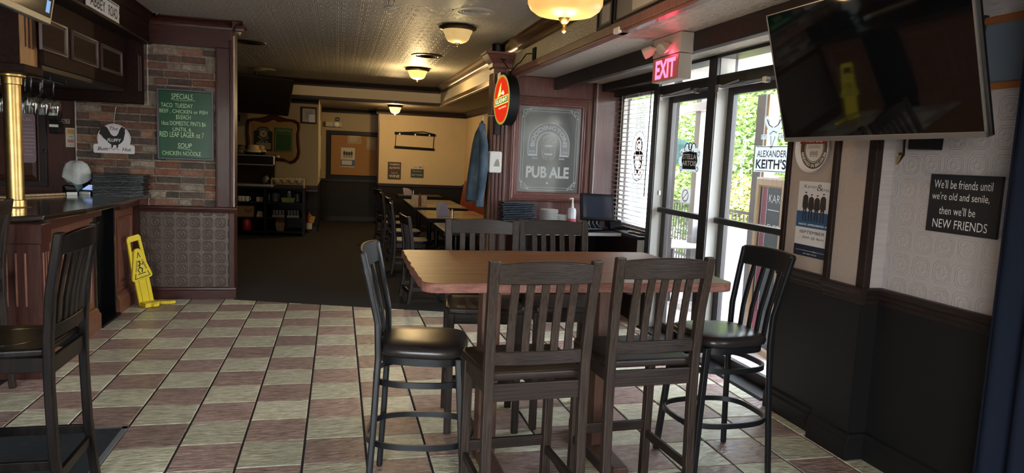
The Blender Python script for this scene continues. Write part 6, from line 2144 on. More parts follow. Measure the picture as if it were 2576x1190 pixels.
for t_, yy_, hh, ww in (("THERE'S", 0.86, 0.11, 0.8), ('ALWAYS', 0.66, 0.14, 0.8), ('WINE', 0.17, 0.17, 0.8), ('GLASS OF', 0.36, 0.06, 0.5)):
    text(mb, f, t_, w / 2, h * yy_, w * ww, h * hh, bold=0.02, z=0.013)
obj('lettering', mb, mat('ink_cream', (0.55, 0.48, 0.36), 0.7), ws)
mb = MB()
text(mb, f, 'TIME FOR A', w / 2, h * 0.48, w * 0.75, h * 0.07, z=0.013)
obj('dim_lettering', mb, mat('ink_dim', (0.16, 0.11, 0.08), 0.7), ws)
A, B = P(1034, 415, Y=YW), P(1065, 447, Y=YW)
ns_ = thing('no_phone_sign', 'cream and black no-phone sign on the yellow wall', 'sign', ((A.x + B.x) / 2, YW, B.z))
f = Fr((A.x, YW + 0.01, B.z), (1, 0, 0), (0, 0, 1))
w, h = B.x - A.x, A.z - B.z
obj('board', f.rect(MB(), 0, w, 0, h * 0.68, 0, 0.012), mat('sign_slate', (0.03, 0.045, 0.05), 0.6), ns_)
obj('top_strip', f.rect(MB(), 0, w, h * 0.68, h, 0, 0.012), 'cream_paper', ns_)
mb = MB()
text(mb, f, 'No SMS', w / 2 + 0.02, h * 0.84, w * 0.7, h * 0.16, bold=0.01, z=0.013)
obj('orange_lettering', mb, mat('ink_orange', (0.45, 0.14, 0.02), 0.7), ns_)
mb = MB()
text(mb, f, 'No phone', w / 2, h * 0.5, w * 0.7, h * 0.12, z=0.013, shear=0.2)
text(mb, f, 'ENJOY YOUR BEER', w / 2, h * 0.18, w * 0.85, h * 0.15, bold=0.01, z=0.013)
obj('lettering', mb, 'ink_cream', ns_)
# picture on booth wall
tag(obj('gilt_picture', MB().box(2.755, 2.778, 12.9, 13.6, 1.12, 1.95), mat('gilt_dark', (0.16, 0.10, 0.04), 0.5, col2=(0.30, 0.20, 0.10), ns=12)), 'gilt picture on the booth wall behind the denim jacket', 'picture')

# booth bench
bb = thing('booth_bench', 'red vinyl booth bench along the back dining wall', 'bench', (2.5, 11.6, 0))
obj('bench_base', MB().box(2.0, 2.74, 8.6, 14.2, 0, 0.34), 'wainscot_brown', bb)
for q in range(4):
    y0 = 8.6 + q * 1.4
    obj('seat_cushion', MB().box(1.98, 2.50, y0 + 0.01, y0 + 1.39, 0.34, 0.48), 'red_vinyl', bb, bevel=0.04, seg=3)
    obj('back_cushion', loft(MB(), [[(2.40, y0 + 0.01, 0.47), (2.735, y0 + 0.01, 0.47), (2.735, y0 + 1.39, 0.47), (2.40, y0 + 1.39, 0.47)], [(2.50, y0 + 0.01, 1.12), (2.735, y0 + 0.01, 1.12), (2.735, y0 + 1.39, 1.12), (2.50, y0 + 1.39, 1.12)]]), 'red_vinyl', bb, bevel=0.05, seg=3)
mat('table_reflect_tan', (0.20, 0.145, 0.07), 0.14, spec=0.7, col2=(0.23, 0.17, 0.085), ns=5)  # dark glossy tops; the reflected yellow wall is put into the colour
for q, (y0, y1, lab) in enumerate(((8.12, 9.02, 'dining table nearest the carpet edge in the back room'), (9.65, 10.30, 'dining table with the napkin holder, nearer half of the pair'), (10.33, 11.0, 'dining table just behind the napkin-holder table'), (11.6, 12.5, 'dining table with the double menu card in the back room'), (12.55, 13.5, 'dining table behind the double menu card'), (14.5, 15.2, 'dark dining table against the yellow wall'))):
    t = thing('dining_table', lab, 'table', (1.65, (y0 + y1) / 2, 0), group='back-room dining tables')
    obj('table_top', MB().box(1.22, 2.12, y0, y1, 0.725, 0.75), 'table_reflect_tan' if q < 5 else 'wood_dark', t, bevel=0.003)
    obj('table_edge', MB().box(1.215, 2.125, y0 - 0.005, y1 + 0.005, 0.69, 0.74), 'black_plastic', t, bevel=0.004)
    ym = (y0 + y1) / 2
    obj('column', MB().tube([(1.67, ym, 0.03), (1.67, ym, 0.70)], 0.04, 12), 'black_metal', t, smooth=60)
    obj('base', MB().bar((1.35, ym, 0.02), (1.99, ym, 0.02), 0.07, 0.035).bar((1.67, ym - 0.28, 0.02), (1.67, ym + 0.28, 0.02), 0.07, 0.035), 'black_metal', t, split=True)
for q, (y, x, lab) in enumerate(((7.78, 0.98, 'dark dining chair nearest the carpet edge'), (9.62, 0.98, 'dark dining chair beside the napkin-holder table'), (10.75, 1.0, 'dark dining chair, third along the back-room aisle'), (11.95, 0.98, 'dark dining chair beside the double menu card table'), (13.05, 0.96, 'dark dining chair nearest the yellow wall'))):
    pub_chair(lab, (x, y, 0), -PI / 2 + (0.12, -0.08, 0.05, 0.0, 0.2)[q], 'wood_dark', 'wood_dark', seat_h=0.46, group='back-room dining chairs', H=0.955)


def table_card(label, px_, pb, Z, Y, w, h, kind):
    b = P(px_, pb, Y=Y)
    t = thing('table_caddy', label, 'caddy', (b.x, Y, Z), group='caddies on the back-room tables')
    x = b.x
    if kind == 'menu':
        for s1 in (-1, 1):
            mb = MB().prism([(x + s1 * 0.012, Y - 0.02, Z), (x + s1 * (w / 2), Y + 0.03, Z), (x + s1 * (w / 2), Y + 0.035, Z), (x + s1 * 0.012, Y - 0.014, Z)], (0, 0, h))
            obj('card', mb, mat('card_pale', (0.42, 0.36, 0.30), 0.7, col2=(0.30, 0.25, 0.20), ns=22), t)
        obj('sauce_bottle', MB().lathe([(0.022, 0), (0.024, 0.02), (0.024, 0.13), (0.009, 0.17), (0.009, 0.21), (0, 0.212)], (x, Y - 0.06, Z), 14), mat('sauce', (0.12, 0.03, 0.015), 0.3), t, smooth=50)
    else:
        c1, c2 = (0.42, 0.38, 0.36), (0.36, 0.33, 0.44)
        mb = MB().prism([(x - w / 2, Y, Z), (x - w / 2 - 0.02, Y, Z + h), (x + 0.02, Y, Z + h * 0.96), (x + 0.03, Y, Z)], (0, 0.012, 0))
        obj('napkin', mb, mat('napkin_pale', c1, 0.8), t)
        f = Fr((x - 0.01, Y - 0.004, Z), (1, 0, 0), (0, 0, 1))
        obj('round_card', f.poly(MB(), [(-0.04, 0), (0.09, 0), (0.09, h * 0.8), (0.04, h * 0.95), (0.0, h * 0.8), (-0.03, h * 0.45)], 0, 0.004), mat('napkin_mauve', c2, 0.8), t)
        for q in range(2):
            obj('shaker', MB().lathe([(0.018, 0), (0.02, 0.06), (0.014, 0.08), (0.014, 0.1), (0, 0.102)], (x + 0.10 + 0.05 * q, Y + 0.02, Z), 12), 'steel' if q else 'rack_cream', t, smooth=50)


table_card('napkin and condiment caddy on the table nearest the red booth', 1112, 540, 0.75, 10.0, 0.15, 0.20, 'nap')
table_card('double menu card on the back-room table', 1055, 507, 0.75, 12.0, 0.26, 0.17, 'menu')
table_card('small napkin holder on the table by the yellow wall', 1022, 480, 0.75, 14.8, 0.10, 0.15, 'nap')

# ================================================================== RIGHT WALL THINGS
# wall television
c = Vector((2.435, 2.969, 2.14))
rz, rx = R(-86.363), R(15.6)
Rm = Matrix.Rotation(rz, 3, 'Z') @ Matrix.Rotation(rx, 3, 'X') @ Matrix.Rotation(R(-0.47), 3, 'Y')
tv2 = thing('large_wall_tv', 'large switched-off television tilted down on the right wall', 'television', c)
f = Fr(c, Rm @ Vector((1, 0, 0)), Rm @ Vector((0, 0, 1)))
obj('housing', f.rect(MB(), -0.62, 0.62, -0.3575, 0.3575, -0.045, -0.001), 'black_plastic', tv2, bevel=0.006)
mb = MB()
for x0, x1, y0, y1 in ((-0.62, 0.62, 0.351, 0.3575), (-0.62, -0.612, -0.3575, 0.3575), (0.612, 0.62, -0.3575, 0.3575), (-0.62, 0.62, -0.3575, -0.332)):
    f.rect(mb, x0, x1, y0, y1, -0.03, 0.004)
obj('bezel', mb, mat('tv_silver', (0.30, 0.28, 0.27), 0.35, metal=0.6), tv2, bevel=0.001)
obj('screen', f.rect(MB(), -0.613, 0.613, -0.333, 0.352, -0.001, 0.002), mat('tv_glass', (0.004, 0.005, 0.006), 0.04, spec=0.95), tv2)
p1, p2 = f.p(0, 0.05, -0.05), Vector((2.985, 2.98, 2.25))
obj('wall_arm', MB().bar(p1, p2, 0.10, 0.16).box(2.94, 2.985, 2.8, 3.16, 2.0, 2.4), 'black_metal', tv2)
c = P(2328, 362, X=2.9)
obj('input_box', MB().box(c.x - 0.05, c.x + 0.05, c.y - 0.06, c.y + 0.06, c.z - 0.03, c.z + 0.09), 'black_plastic', tv2, bevel=0.004)
a, b = P(2275, 355, X=2.85), P(2257, 412, X=2.95)
obj('cable', MB().tube([a + Vector((0, 0, 0.2)), a, (a + b) / 2 + Vector((0.02, 0.0, -0.01)), b], 0.006, 8), 'black_plastic', tv2, smooth=60)
obj('connector', MB().tube([b + (a - b) * 0.45, b], [0.010, 0.007], 8), 'brass', tv2, smooth=60)

# slogan sign
XS = 2.965
cs4 = [P(2343, 435, X=XS), P(2520, 447, X=XS), P(2505, 602, X=XS), P(2327, 580, X=XS)]
y0, y1 = (cs4[0].y + cs4[3].y) / 2, (cs4[1].y + cs4[2].y) / 2
z0, z1 = (cs4[3].z + cs4[2].z) / 2, (cs4[0].z + cs4[1].z) / 2
fs_ = thing('friends_sign', 'black slogan sign with white hand lettering on the embossed wall', 'sign', (XS, (y0 + y1) / 2, z0))
f = Fr((XS + 0.018, y0, z0), (0, -1, 0), (0, 0, 1))
w, h = y0 - y1, z1 - z0
obj('board', f.rect(MB(), 0, w, 0, h, 0, 0.016), mat('sign_black', (0.012, 0.013, 0.017), 0.55, bump=0.1, bs=90), fs_)
mb = MB()
for t_, xc, yc, ww, hh in (("We'll be friends until", 0.48, 0.835, 0.83, 0.15), ("we're old and senile,", 0.46, 0.62, 0.82, 0.15), ("then we'll be", 0.44, 0.385, 0.52, 0.14), ("NEW FRIENDS", 0.49, 0.155, 0.78, 0.15)):
    text(mb, f, t_, w * xc, h * yc, w * ww, h * hh, bold=-0.004, z=0.0168)
obj('lettering', mb, 'ink_white', fs_)

# gig poster by the door
XP = 2.926
a, b = P(2012, 455, X=XP), P(2008, 642, X=XP)
y0, y1 = P(2012, 455, X=XP).y, P(2082, 560, X=XP).y
z0, z1 = P(2006, 640, X=XP).z, P(2013, 455, X=XP).z
gp = thing('gig_poster', 'white gig poster with four dark-dressed figures beside the door', 'poster', (XP, (y0 + y1) / 2, z0))
f = Fr((XP + 0.002, y0, z0), (0, -1, 0), (0, 0, 1))
w, h = y0 - y1 + 0.02, z1 - z0
obj('sheet', f.rect(MB(), 0, w, 0, h, 0, 0.002), mat('poster_white', (0.62, 0.60, 0.60), 0.6), gp)
obj('blue_band', f.rect(MB(), 0, w, h * 0.385, h * 0.60, 0.002, 0.0026), mat('band_blue', (0.03, 0.09, 0.20), 0.5), gp)
obj('navy_band', f.rect(MB(), 0, w, h * 0.0, h * 0.15, 0.002, 0.0026), mat('band_navy', (0.015, 0.022, 0.045), 0.5), gp)
people_poster('figures', f, w, h, 0.0028, gp)
mb = MB()
text(mb, f, 'Karen', w * 0.36, h * 0.935, w * 0.38, h * 0.045, bold=-0.01, z=0.003)
text(mb, f, '&', w * 0.64, h * 0.925, w * 0.18, h * 0.085, bold=-0.015, z=0.003)
text(mb, f, 'Hay', w * 0.86, h * 0.895, w * 0.22, h * 0.045, bold=-0.01, z=0.003)
text(mb, f, 'SEPTEMBER', w * 0.5, h * 0.325, w * 0.75, h * 0.04, z=0.003, shear=0.15)
text(mb, f, '26th @ 8pm', w * 0.55, h * 0.25, w * 0.65, h * 0.04, z=0.003, shear=0.15)
obj('lettering', mb, 'ink_black', gp)
mb = MB()
text(mb, f, 'NOW APPEARING AT', w * 0.54, h * 0.425, w * 0.9, h * 0.026, bold=0.015, z=0.003)
text(mb, f, 'karenandhaymusic@gmail.com', w * 0.5, h * 0.075, w * 0.85, h * 0.014, z=0.003)
text(mb, f, '647 864 2213', w * 0.5, h * 0.035, w * 0.4, h * 0.014, z=0.003)
obj('pale_lettering', mb, 'ink_white', gp)

# round enamel tray
ct_ = P(2048, 372, X=2.92)
tr2 = thing('beer_tray', 'round white enamel beer tray under the large television', 'tray', ct_)
f = Fr((2.928, ct_.y, ct_.z), (0, -1, 0), (0, 0, 1))
rr = 0.158
sy_ = 1.0
mb = MB().lathe([(0, 0.006), (rr * 0.86, 0.006), (rr * 0.93, 0.012), (rr, 0.032), (rr * 1.01, 0.030), (rr * 0.95, 0.006), (rr * 0.88, 0.0), (0, 0.0)], (2.928, ct_.y, ct_.z), 44, ax=(-1, 0, 0))
obj('dish', mb, mat('enamel', (0.62, 0.60, 0.58), 0.25), tr2, smooth=50)
mb = MB()
f.ring(mb, 0, 0, rr * 0.84, rr * 0.60, 0.006, 0.0075, 0, 360, 40)
obj('brown_ring', mb, mat('tray_brown', (0.09, 0.065, 0.045), 0.4), tr2)
mb = MB()
f.ring(mb, 0, 0, rr * 0.57, rr * 0.54, 0.006, 0.0075, 0, 360, 40)
obj('inner_ring', mb, 'tray_brown', tr2)
obj('red_band', f.rect(MB(), -rr * 0.9, rr * 0.9, rr * 0.16, rr * 0.5, 0.0075, 0.0095), mat('tray_red', (0.28, 0.02, 0.02), 0.4), tr2)
mb = MB()
text(mb, f, 'ARTOIS', 0, rr * 0.34, rr * 1.0, rr * 0.24, bold=0.02, z=0.010)
arctext(mb, f, 'BREWED IN BELGIUM', 0, 0, rr * 0.78, rr * 0.13, 150, mid=270, bold=0.015, z=0.008, inside=True)
obj('white_lettering', mb, 'ink_white', tr2)
mb = MB()
text(mb, f, 'LEUVEN', 0, rr * 0.04, rr * 0.7, rr * 0.12, bold=0.01, z=0.008)
for q in (-1, 0, 1):
    f.ring(mb, q * rr * 0.17, -rr * 0.22, rr * 0.075, rr * 0.03, 0.006, 0.0078, 0, 360, 10, sy=1.3)
    f.rect(mb, q * rr * 0.17 - rr * 0.06, q * rr * 0.17 + rr * 0.06, -rr * 0.36, -rr * 0.33, 0.006, 0.0078)
obj('brown_lettering', mb, mat('tray_tan', (0.28, 0.24, 0.19), 0.5), tr2)

# framed blue picture and curtain at the right edge
pz0, pz1 = P(2490, 225, X=2.96).z, P(2480, 45, X=2.96).z
fp = thing('blue_picture', 'wide blue-grey picture in an orange wood frame behind the television', 'picture', (2.965, 2.3, pz0))
f = Fr((2.983, 2.95, pz0), (0, -1, 0), (0, 0, 1))
mb = MB()
f.panelframe(mb, 0, 1.3, 0, pz1 - pz0, 0.035, ((0, 0), (0, 0.022), (0.8, 0.026), (1, 0.01)))
obj('frame', mb, mat('frame_orange', (0.28, 0.10, 0.03), 0.4), fp)
obj('print', f.rect(MB(), 0.02, 1.28, 0.02, pz1 - pz0 - 0.02, 0, 0.01), mat('print_blue', (0.14, 0.17, 0.21), 0.25), fp)
cu = thing('navy_curtain', 'dark navy curtain hanging at the right edge', 'curtain', (2.75, 2.3, 0))
mb = MB()
n = 60
pts = []
ye = P(2530, 600, X=2.72).y
for q in range(n + 1):
    u = q / n
    y = ye - u * 0.9
    x = 2.72 - 0.03 * math.sin(u * 42) - 0.015 * math.sin(u * 17)
    pts.append((x, y))
mb.grid(lambda u, v: (pts[int(round(u * n))][0], pts[int(round(u * n))][1] + 0.0 * v, 0.02 + 2.5 * v), n, 1)
mb.grid(lambda u, v: (pts[int(round(u * n))][0] + 0.02, pts[int(round(u * n))][1], 0.02 + 2.5 * (1 - v)), n, 1)
mb.box(2.70, 2.745, ye - 0.01, ye + 0.002, 0.02, 2.52)
obj('folds', mb, mat('curtain_navy', (0.004, 0.008, 0.020), 0.8, spec=0.2), cu, smooth=70)
obj('rail', MB().tube([(2.73, ye + 0.05, 2.53), (2.73, ye - 1.0, 2.53)], 0.014, 10), 'black_metal', cu)

# ---- door stickers
XD = 3.103


def dframe(px_, py_):
    return Fr(P(px_, py_, X=XD), (0, -1, 0), (0, 0, 1))


vinyl('sticker_white', (0.62, 0.66, 0.66))
vinyl('sticker_dark', (0.075, 0.082, 0.095))
cs1 = thing('crest_sticker', 'white and dark beer crest sticker on the far door pane', 'sticker', P(1735, 432, X=XD))
f = dframe(1735, 397)
s_ = (P(1735, 360, X=XD).z - P(1735, 432, X=XD).z) / 72.0
ww = (P(1706, 397, X=XD).y - P(1763, 397, X=XD).y) / 57.0
sh2 = lambda pts: [(x * ww, y * s_) for x, y in pts]
half = [(0, -34), (10, -34), (16, -36), (22, -34), (25, -28), (24, -20), (28, -12), (27, -2), (24, 5), (26, 14), (23, 22), (17, 24), (12, 26), (10, 33), (4, 37), (0, 37)]
obj('backing', f.poly(MB(), sh2(half + [(-x, y) for x, y in half[::-1][1:-1]]), 0, 0.0015), 'sticker_white', cs1)
half = [(0, -29), (16, -29), (17, -18), (20, -8), (18, 4), (17, 14), (8, 14), (0, 17)]
obj('crest_field', f.poly(MB(), sh2(half + [(-x, y) for x, y in half[::-1][1:-1]]), 0.0015, 0.0025), 'sticker_dark', cs1)
mb = MB()
for s1 in (-1, 1):
    f.ring(mb, s1 * 8 * ww, 24 * s_, 6.5 * ww, 5.3 * ww, 0.0015, 0.0026, 0, 300, 14)
    f.ring(mb, s1 * 22 * ww, 10 * s_, 3 * ww, 2.2 * ww, 0.0015, 0.0026, 0, 360, 10)
    f.ring(mb, s1 * 20 * ww, -28 * s_, 3 * ww, 2.2 * ww, 0.0015, 0.0026, 0, 360, 10)
f.ring(mb, 0, 29 * s_, 5 * ww, 3.6 * ww, 0.0015, 0.0026, 0, 360, 14)
f.ring(mb, 0, 18 * s_, 9 * ww, 7 * ww, 0.0015, 0.0026, 180, 360, 14)
obj('scroll', mb, 'sticker_dark', cs1)
mb = MB()
text(mb, f, 'STELLA', 0, 3 * s_, 33 * ww, 13 * s_, bold=0.02, z=0.003)
text(mb, f, 'ARTOIS', 0, -14 * s_, 36 * ww, 13 * s_, bold=0.02, z=0.003)
obj('lettering', mb, mat('ink_bright', (0.9, 0.92, 0.92), 0.6), cs1)
ns2 = thing('no_smoking_sticker', 'small round notice sticker low on the far door pane', 'sticker', P(1725, 505, X=XD))
f = dframe(1724, 492)
obj('square', f.rect(MB(), -0.09, 0.09, -0.065, 0.065, 0, 0.0015), vinyl('sticker_faint', (0.7, 0.72, 0.7)), ns2)
mb = MB()
f.ring(mb, 0, 0, 0.062, 0.052, 0.0015, 0.0025, 0, 360, 24, sy=0.9)
f.line(mb, [(-0.04, -0.03), (0.04, 0.03)], 0.008, 0.0015, 0.0025)
obj('symbol', mb, mat('ink_lightgrey', (0.38, 0.38, 0.38), 0.6), ns2)
ks = thing('stag_sticker', 'white stag and name plate sticker on the near door pane', 'sticker', P(1940, 435, X=XD))
f = dframe(1940, 400)
s_ = (P(1940, 366, X=XD).z - P(1940, 434, X=XD).z) / 68.0
ww = (P(1898, 400, X=XD).y - P(1984, 400, X=XD).y) / 86.0
obj('name_plate', f.rect(MB(), -43 * ww, 43 * ww, -34 * s_, 33 * s_, 0, 0.0015), 'sticker_white', ks)
mb = MB()
f.rect(mb, -40 * ww, 40 * ww, 30 * s_, 31.5 * s_, 0.0015, 0.0024)
f.rect(mb, -40 * ww, 40 * ww, -32 * s_, -30.5 * s_, 0.0015, 0.0024)
text(mb, f, 'ALEXANDER', 0, 13 * s_, 74 * ww, 17 * s_, bold=0.012, z=0.0026)
text(mb, f, "KEITH'S", 0, -13 * s_, 76 * ww, 25 * s_, bold=0.025, z=0.0026)
obj('lettering', mb, 'sticker_dark', ks)
stag = [(-6, 34), (-2, 26), (2, 34), (8, 46), (12, 58), (10, 66), (15, 70), (16, 78), (22, 92), (20, 106), (14, 110), (12, 98), (8, 86), (4, 80), (0, 82), (-5, 82), (-10, 90), (-12, 104), (-17, 110), (-21, 100), (-18, 86), (-12, 76), (-15, 72), (-11, 66), (-10, 56), (-9, 44)]
mb = f.poly(MB(), [(x * ww * 1.15, y * s_) for x, y in stag], 0, 0.0018)
f.rect(mb, -30 * ww, -13 * ww, 50 * s_, 62 * s_, 0, 0.0016)
f.rect(mb, 16 * ww, 32 * ww, 50 * s_, 62 * s_, 0, 0.0016)
obj('stag', mb, 'sticker_white', ks)
mb = MB()
for s1 in (-1, 1):
    f.line(mb, [(s1 * 3 * ww, 80 * s_), (s1 * 12 * ww, 86 * s_), (s1 * 18 * ww, 100 * s_)], 0.006, 0.0018, 0.0028)
    f.line(mb, [(s1 * 12 * ww, 86 * s_), (s1 * 13 * ww, 98 * s_)], 0.005, 0.0018, 0.0028)
f.line(mb, [(-8 * ww, 62 * s_), (0, 70 * s_), (9 * ww, 66 * s_)], 0.005, 0.0018, 0.0028)
f.line(mb, [(-5 * ww, 58 * s_), (-3 * ww, 36 * s_)], 0.004, 0.0018, 0.0028)
f.line(mb, [(6 * ww, 56 * s_), (0 * ww, 34 * s_)], 0.004, 0.0018, 0.0028)
text(mb, f, 'ESTD', -22 * ww, 56 * s_, 13 * ww, 8 * s_, z=0.0024)
text(mb, f, '1820', 24 * ww, 56 * s_, 12 * ww, 8 * s_, z=0.0024)
obj('stag_lines', mb, 'sticker_dark', ks)
vs_ = thing('vertical_sticker', 'white vertical brand lettering on the near door pane', 'sticker', P(1868, 500, X=XD))
f = dframe(1868, 420)
mb = MB()
hz = (P(1868, 340, X=XD).z - P(1868, 500, X=XD).z)
for q, ch in enumerate('KRONENBOURG'[::-1]):
    text(mb, f, ch, 0.012 * math.sin(q), -hz / 2 + hz * (q + 0.5) / 11, 0.05, 0.042, bold=0.02, z=0.002, rot=R(-80), mirror=True)
obj('lettering', mb, 'sticker_white', vs_)
f = Fr(P(1660, 485, X=2.99), (0, -1, 0), (0, 0, 1))
tag(obj('door_bell_box', f.rect(MB(), -0.02, 0.02, -0.02, 0.02, 0, 0.02), 'white_plastic', bevel=0.003), 'tiny white sensor box on the door jamb', 'sensor')

# ================================================================== OUTSIDE
mat('paving', (0.55, 0.50, 0.45), 0.8, col2=(0.66, 0.60, 0.54), ns=2.5)
gr = struct('ground_outside', MB().box(3.2, 40, -20, 45, -0.25, -0.035), mat('paving_joint', (0.35, 0.31, 0.28), 0.9))
struct('ground_rear', MB().box(-30, 3.2, -40, -2.92, -0.25, -0.035), 'paving')
pm = None
mat('paver', (0.52, 0.44, 0.39), 0.75, col2=(0.62, 0.54, 0.48), ns=5, rand=0.12)
for i in range(10):
    for j in range(26):
        x, y = 3.22 + 0.30 * i + 0.15, 3.6 + 0.2 * j + (0.1 if i % 2 else 0)
        if pm is None:
            o = obj('paver', MB().box(-0.146, 0.146, -0.096, 0.096, -0.03, 0.0), 'paver', gr, bevel=0.004)
            pm = o
        else:
            o = pm.copy()
            COL.objects.link(o)
            o.parent = gr
        o.location = (x, y, -0.012)


def foliage(name, label, cat, c, size, n, cols, leaf=0.11, trunk=True, group=None, seed=1):
    t = thing(name, label, cat, (c[0], c[1], -0.03), group=group)
    rd = random.Random(seed)
    per = n // len(cols)
    for ci, col in enumerate(cols):
        vs, fs = [], []
        for q in range(per):
            while True:
                u = Vector((rd.uniform(-1, 1), rd.uniform(-1, 1), rd.uniform(-1, 1)))
                if 0.25 < u.length < 1:
                    break
            u = u.normalized() * (u.length ** 0.4)
            k = 1 + 0.18 * math.sin(5 * u.x + 3 * u.z + seed) + 0.12 * math.sin(9 * u.y + 7 * u.z)
            p = Vector((c[0] + u.x * size[0] * k, c[1] + u.y * size[1] * k, c[2] + u.z * size[2] * k))
            if p.z < 0:
                p.z = -p.z
            a = Vector((rd.uniform(-1, 1), rd.uniform(-1, 1), rd.uniform(-0.6, 0.6))).normalized()
            b = a.orthogonal()
            b = (b * math.cos(q) + a.cross(b) * math.sin(q)).normalized()
            l = leaf * rd.uniform(0.6, 1.3)
            i0 = len(vs)
            vs += [p - a * l, p + b * l * 0.42, p + a * l, p - b * l * 0.42]
            fs.append((i0, i0 + 1, i0 + 2, i0 + 3))
        m = mat('leaf_%s_%d' % (name + str(seed), ci), col, 0.55)
        o = obj('foliage', MB().add(vs, fs), m, t)
        o['kind'] = 'stuff'
    if trunk:
        obj('trunk', MB().tube([(c[0], c[1], -0.03), (c[0] + 0.05, c[1], c[2])], [0.12, 0.07], 10), mat('bark', (0.10, 0.07, 0.05), 0.9), t)
    return t


def at(px_, py_, d):
    """point on the sight line of a pixel at horizontal distance d from the doors"""
    return P(px_, py_, X=3.1 + d)


GR = [(0.20, 0.32, 0.08), (0.30, 0.43, 0.12), (0.12, 0.22, 0.06)]
YG = [(0.42, 0.46, 0.07), (0.28, 0.38, 0.07), (0.50, 0.46, 0.08)]
c = at(1900, 330, 4.4)
foliage('hedge_tree', 'leafy green tree seen through the near door', 'tree', (c.x, c.y, 2.4), (1.7, 1.8, 2.4), 45000, GR, 0.06, seed=1, group='trees outside the doors')
c = at(1735, 330, 6.2)
foliage('hedge_tree', 'yellow-green tree seen through the far door', 'tree', (c.x, c.y, 3.0), (2.2, 2.2, 2.5), 45000, [GR[1], YG[1], GR[0]], 0.07, seed=2, group='trees outside the doors')
c = at(1625, 330, 6.5)
foliage('hedge_tree', 'green tree seen through the blind slats', 'tree', (c.x, c.y, 2.9), (2.2, 2.2, 2.6), 20000, GR, 0.10, seed=3, group='trees outside the doors')
c = at(1840, 330, 11.5)
foliage('hedge_tree', 'tall distant tree behind the patio trees', 'tree', (c.x, c.y, 3.2), (4.5, 4.5, 3.6), 16000, GR, 0.2, seed=4, group='trees outside the doors')
c = at(1715, 462, 4.1)
foliage('flower_bush', 'bright yellow-green bush behind the patio railing', 'bush', (c.x, c.y, 1.15), (0.75, 0.8, 0.35), 14000, YG, 0.03, False, seed=5)
c = at(1890, 490, 3.7)
foliage('flower_bush', 'low bush with yellow flowers behind the near door', 'bush', (c.x, c.y, 0.95), (0.8, 0.9, 0.45), 14000, [YG[0], GR[1], (0.45, 0.25, 0.12)], 0.03, False, seed=6)
# railing
a, b = at(1640, 480, 2.7), at(1930, 480, 2.4)
rl = thing('patio_railing', 'dark picket railing around the patio', 'railing', (a.x, a.y, -0.03))
d = (b - a)
d.z = 0
n = int(d.length / 0.11)
zr = 1.0
obj('top_rail', MB().bar((a.x, a.y, zr), (b.x, b.y, zr), 0.05, 0.04), 'black_metal', rl)
obj('bottom_rail', MB().bar((a.x, a.y, 0.12), (b.x, b.y, 0.12), 0.04, 0.03), 'black_metal', rl)
pk = None
for q in range(n + 1):
    p = a + d * (q / n)
    if pk is None:
        o = obj('picket', MB().box(-0.008, 0.008, -0.008, 0.008, 0, zr), 'black_metal', rl, world=False)
        pk = o
    else:
        o = pk.copy()
        COL.objects.link(o)
        o.parent = rl
    o.location = (p.x - a.x, p.y - a.y, 0)
# pergola posts and beam of the porch
mat('porch_white', (0.50, 0.48, 0.46), 0.6)
mat('porch_grey', (0.24, 0.23, 0.22), 0.6)
a = at(1752, 500, 1.1)
pg = thing('porch_post', 'grey porch post seen through the far door', 'post', (a.x, a.y, -0.03))
obj('shaft', MB().box(a.x - 0.06, a.x + 0.06, a.y - 0.06, a.y + 0.06, -0.03, 2.5), 'porch_grey', pg, bevel=0.006)
b = at(1782, 500, 0.9)
pg2 = thing('porch_post', 'white porch post next to the far door mullion', 'post', (b.x, b.y, -0.03))
obj('shaft', MB().box(b.x - 0.05, b.x + 0.05, b.y - 0.07, b.y + 0.07, -0.03, 2.75), 'porch_white', pg2, bevel=0.006)
a2 = at(1690, 280, 1.4)
b2_ = at(1790, 270, 1.0)
pb_ = thing('porch_beam', 'pale porch beam across the far door glass', 'beam', (a2.x, a2.y, a2.z))
obj('beam', MB().bar((a2.x, a2.y + 0.6, 2.32), (b2_.x, b2_.y - 0.1, 2.32), 0.12, 0.10), 'porch_white', pb_, bevel=0.005)
struct('ceiling_porch', MB().box(3.2, 4.3, 4.0, 8.2, 2.66, 2.76), mat('porch_ceiling', (0.62, 0.62, 0.58), 0.7))
# patio umbrella
c = at(1715, 380, 1.7)
um = thing('patio_umbrella', 'dark green patio umbrella outside the far door', 'umbrella', (c.x, c.y, -0.03))
zt = at(1715, 342, 1.7).z
mb = MB()
mb.lathe([(0.80, -0.40), (0.77, -0.34), (0.5, -0.13), (0.08, 0.0), (0.0, 0.02), (0.08, -0.03), (0.5, -0.17), (0.75, -0.38)], (c.x - 0.1, c.y + 0.3, zt), 8)
obj('canopy', mb, mat('umbrella_green', (0.006, 0.028, 0.022), 0.8, spec=0.2), um)
obj('pole', MB().tube([(c.x - 0.1, c.y + 0.3, -0.03), (c.x - 0.1, c.y + 0.3, zt)], 0.025, 10), 'black_metal', um)
# picnic table slab
c = at(1690, 570, 0.8)
pt = thing('patio_table', 'round grey patio table outside the far door', 'table', (c.x, c.y, -0.03))
obj('top', MB().lathe([(0, 0.70), (0.38, 0.70), (0.4, 0.715), (0.38, 0.73), (0, 0.73)], (c.x, c.y, -0.03), 30), 'porch_white', pt, smooth=40)
obj('stem', MB().tube([(c.x, c.y, -0.03), (c.x, c.y, 0.68)], 0.04, 10), 'black_metal', pt)
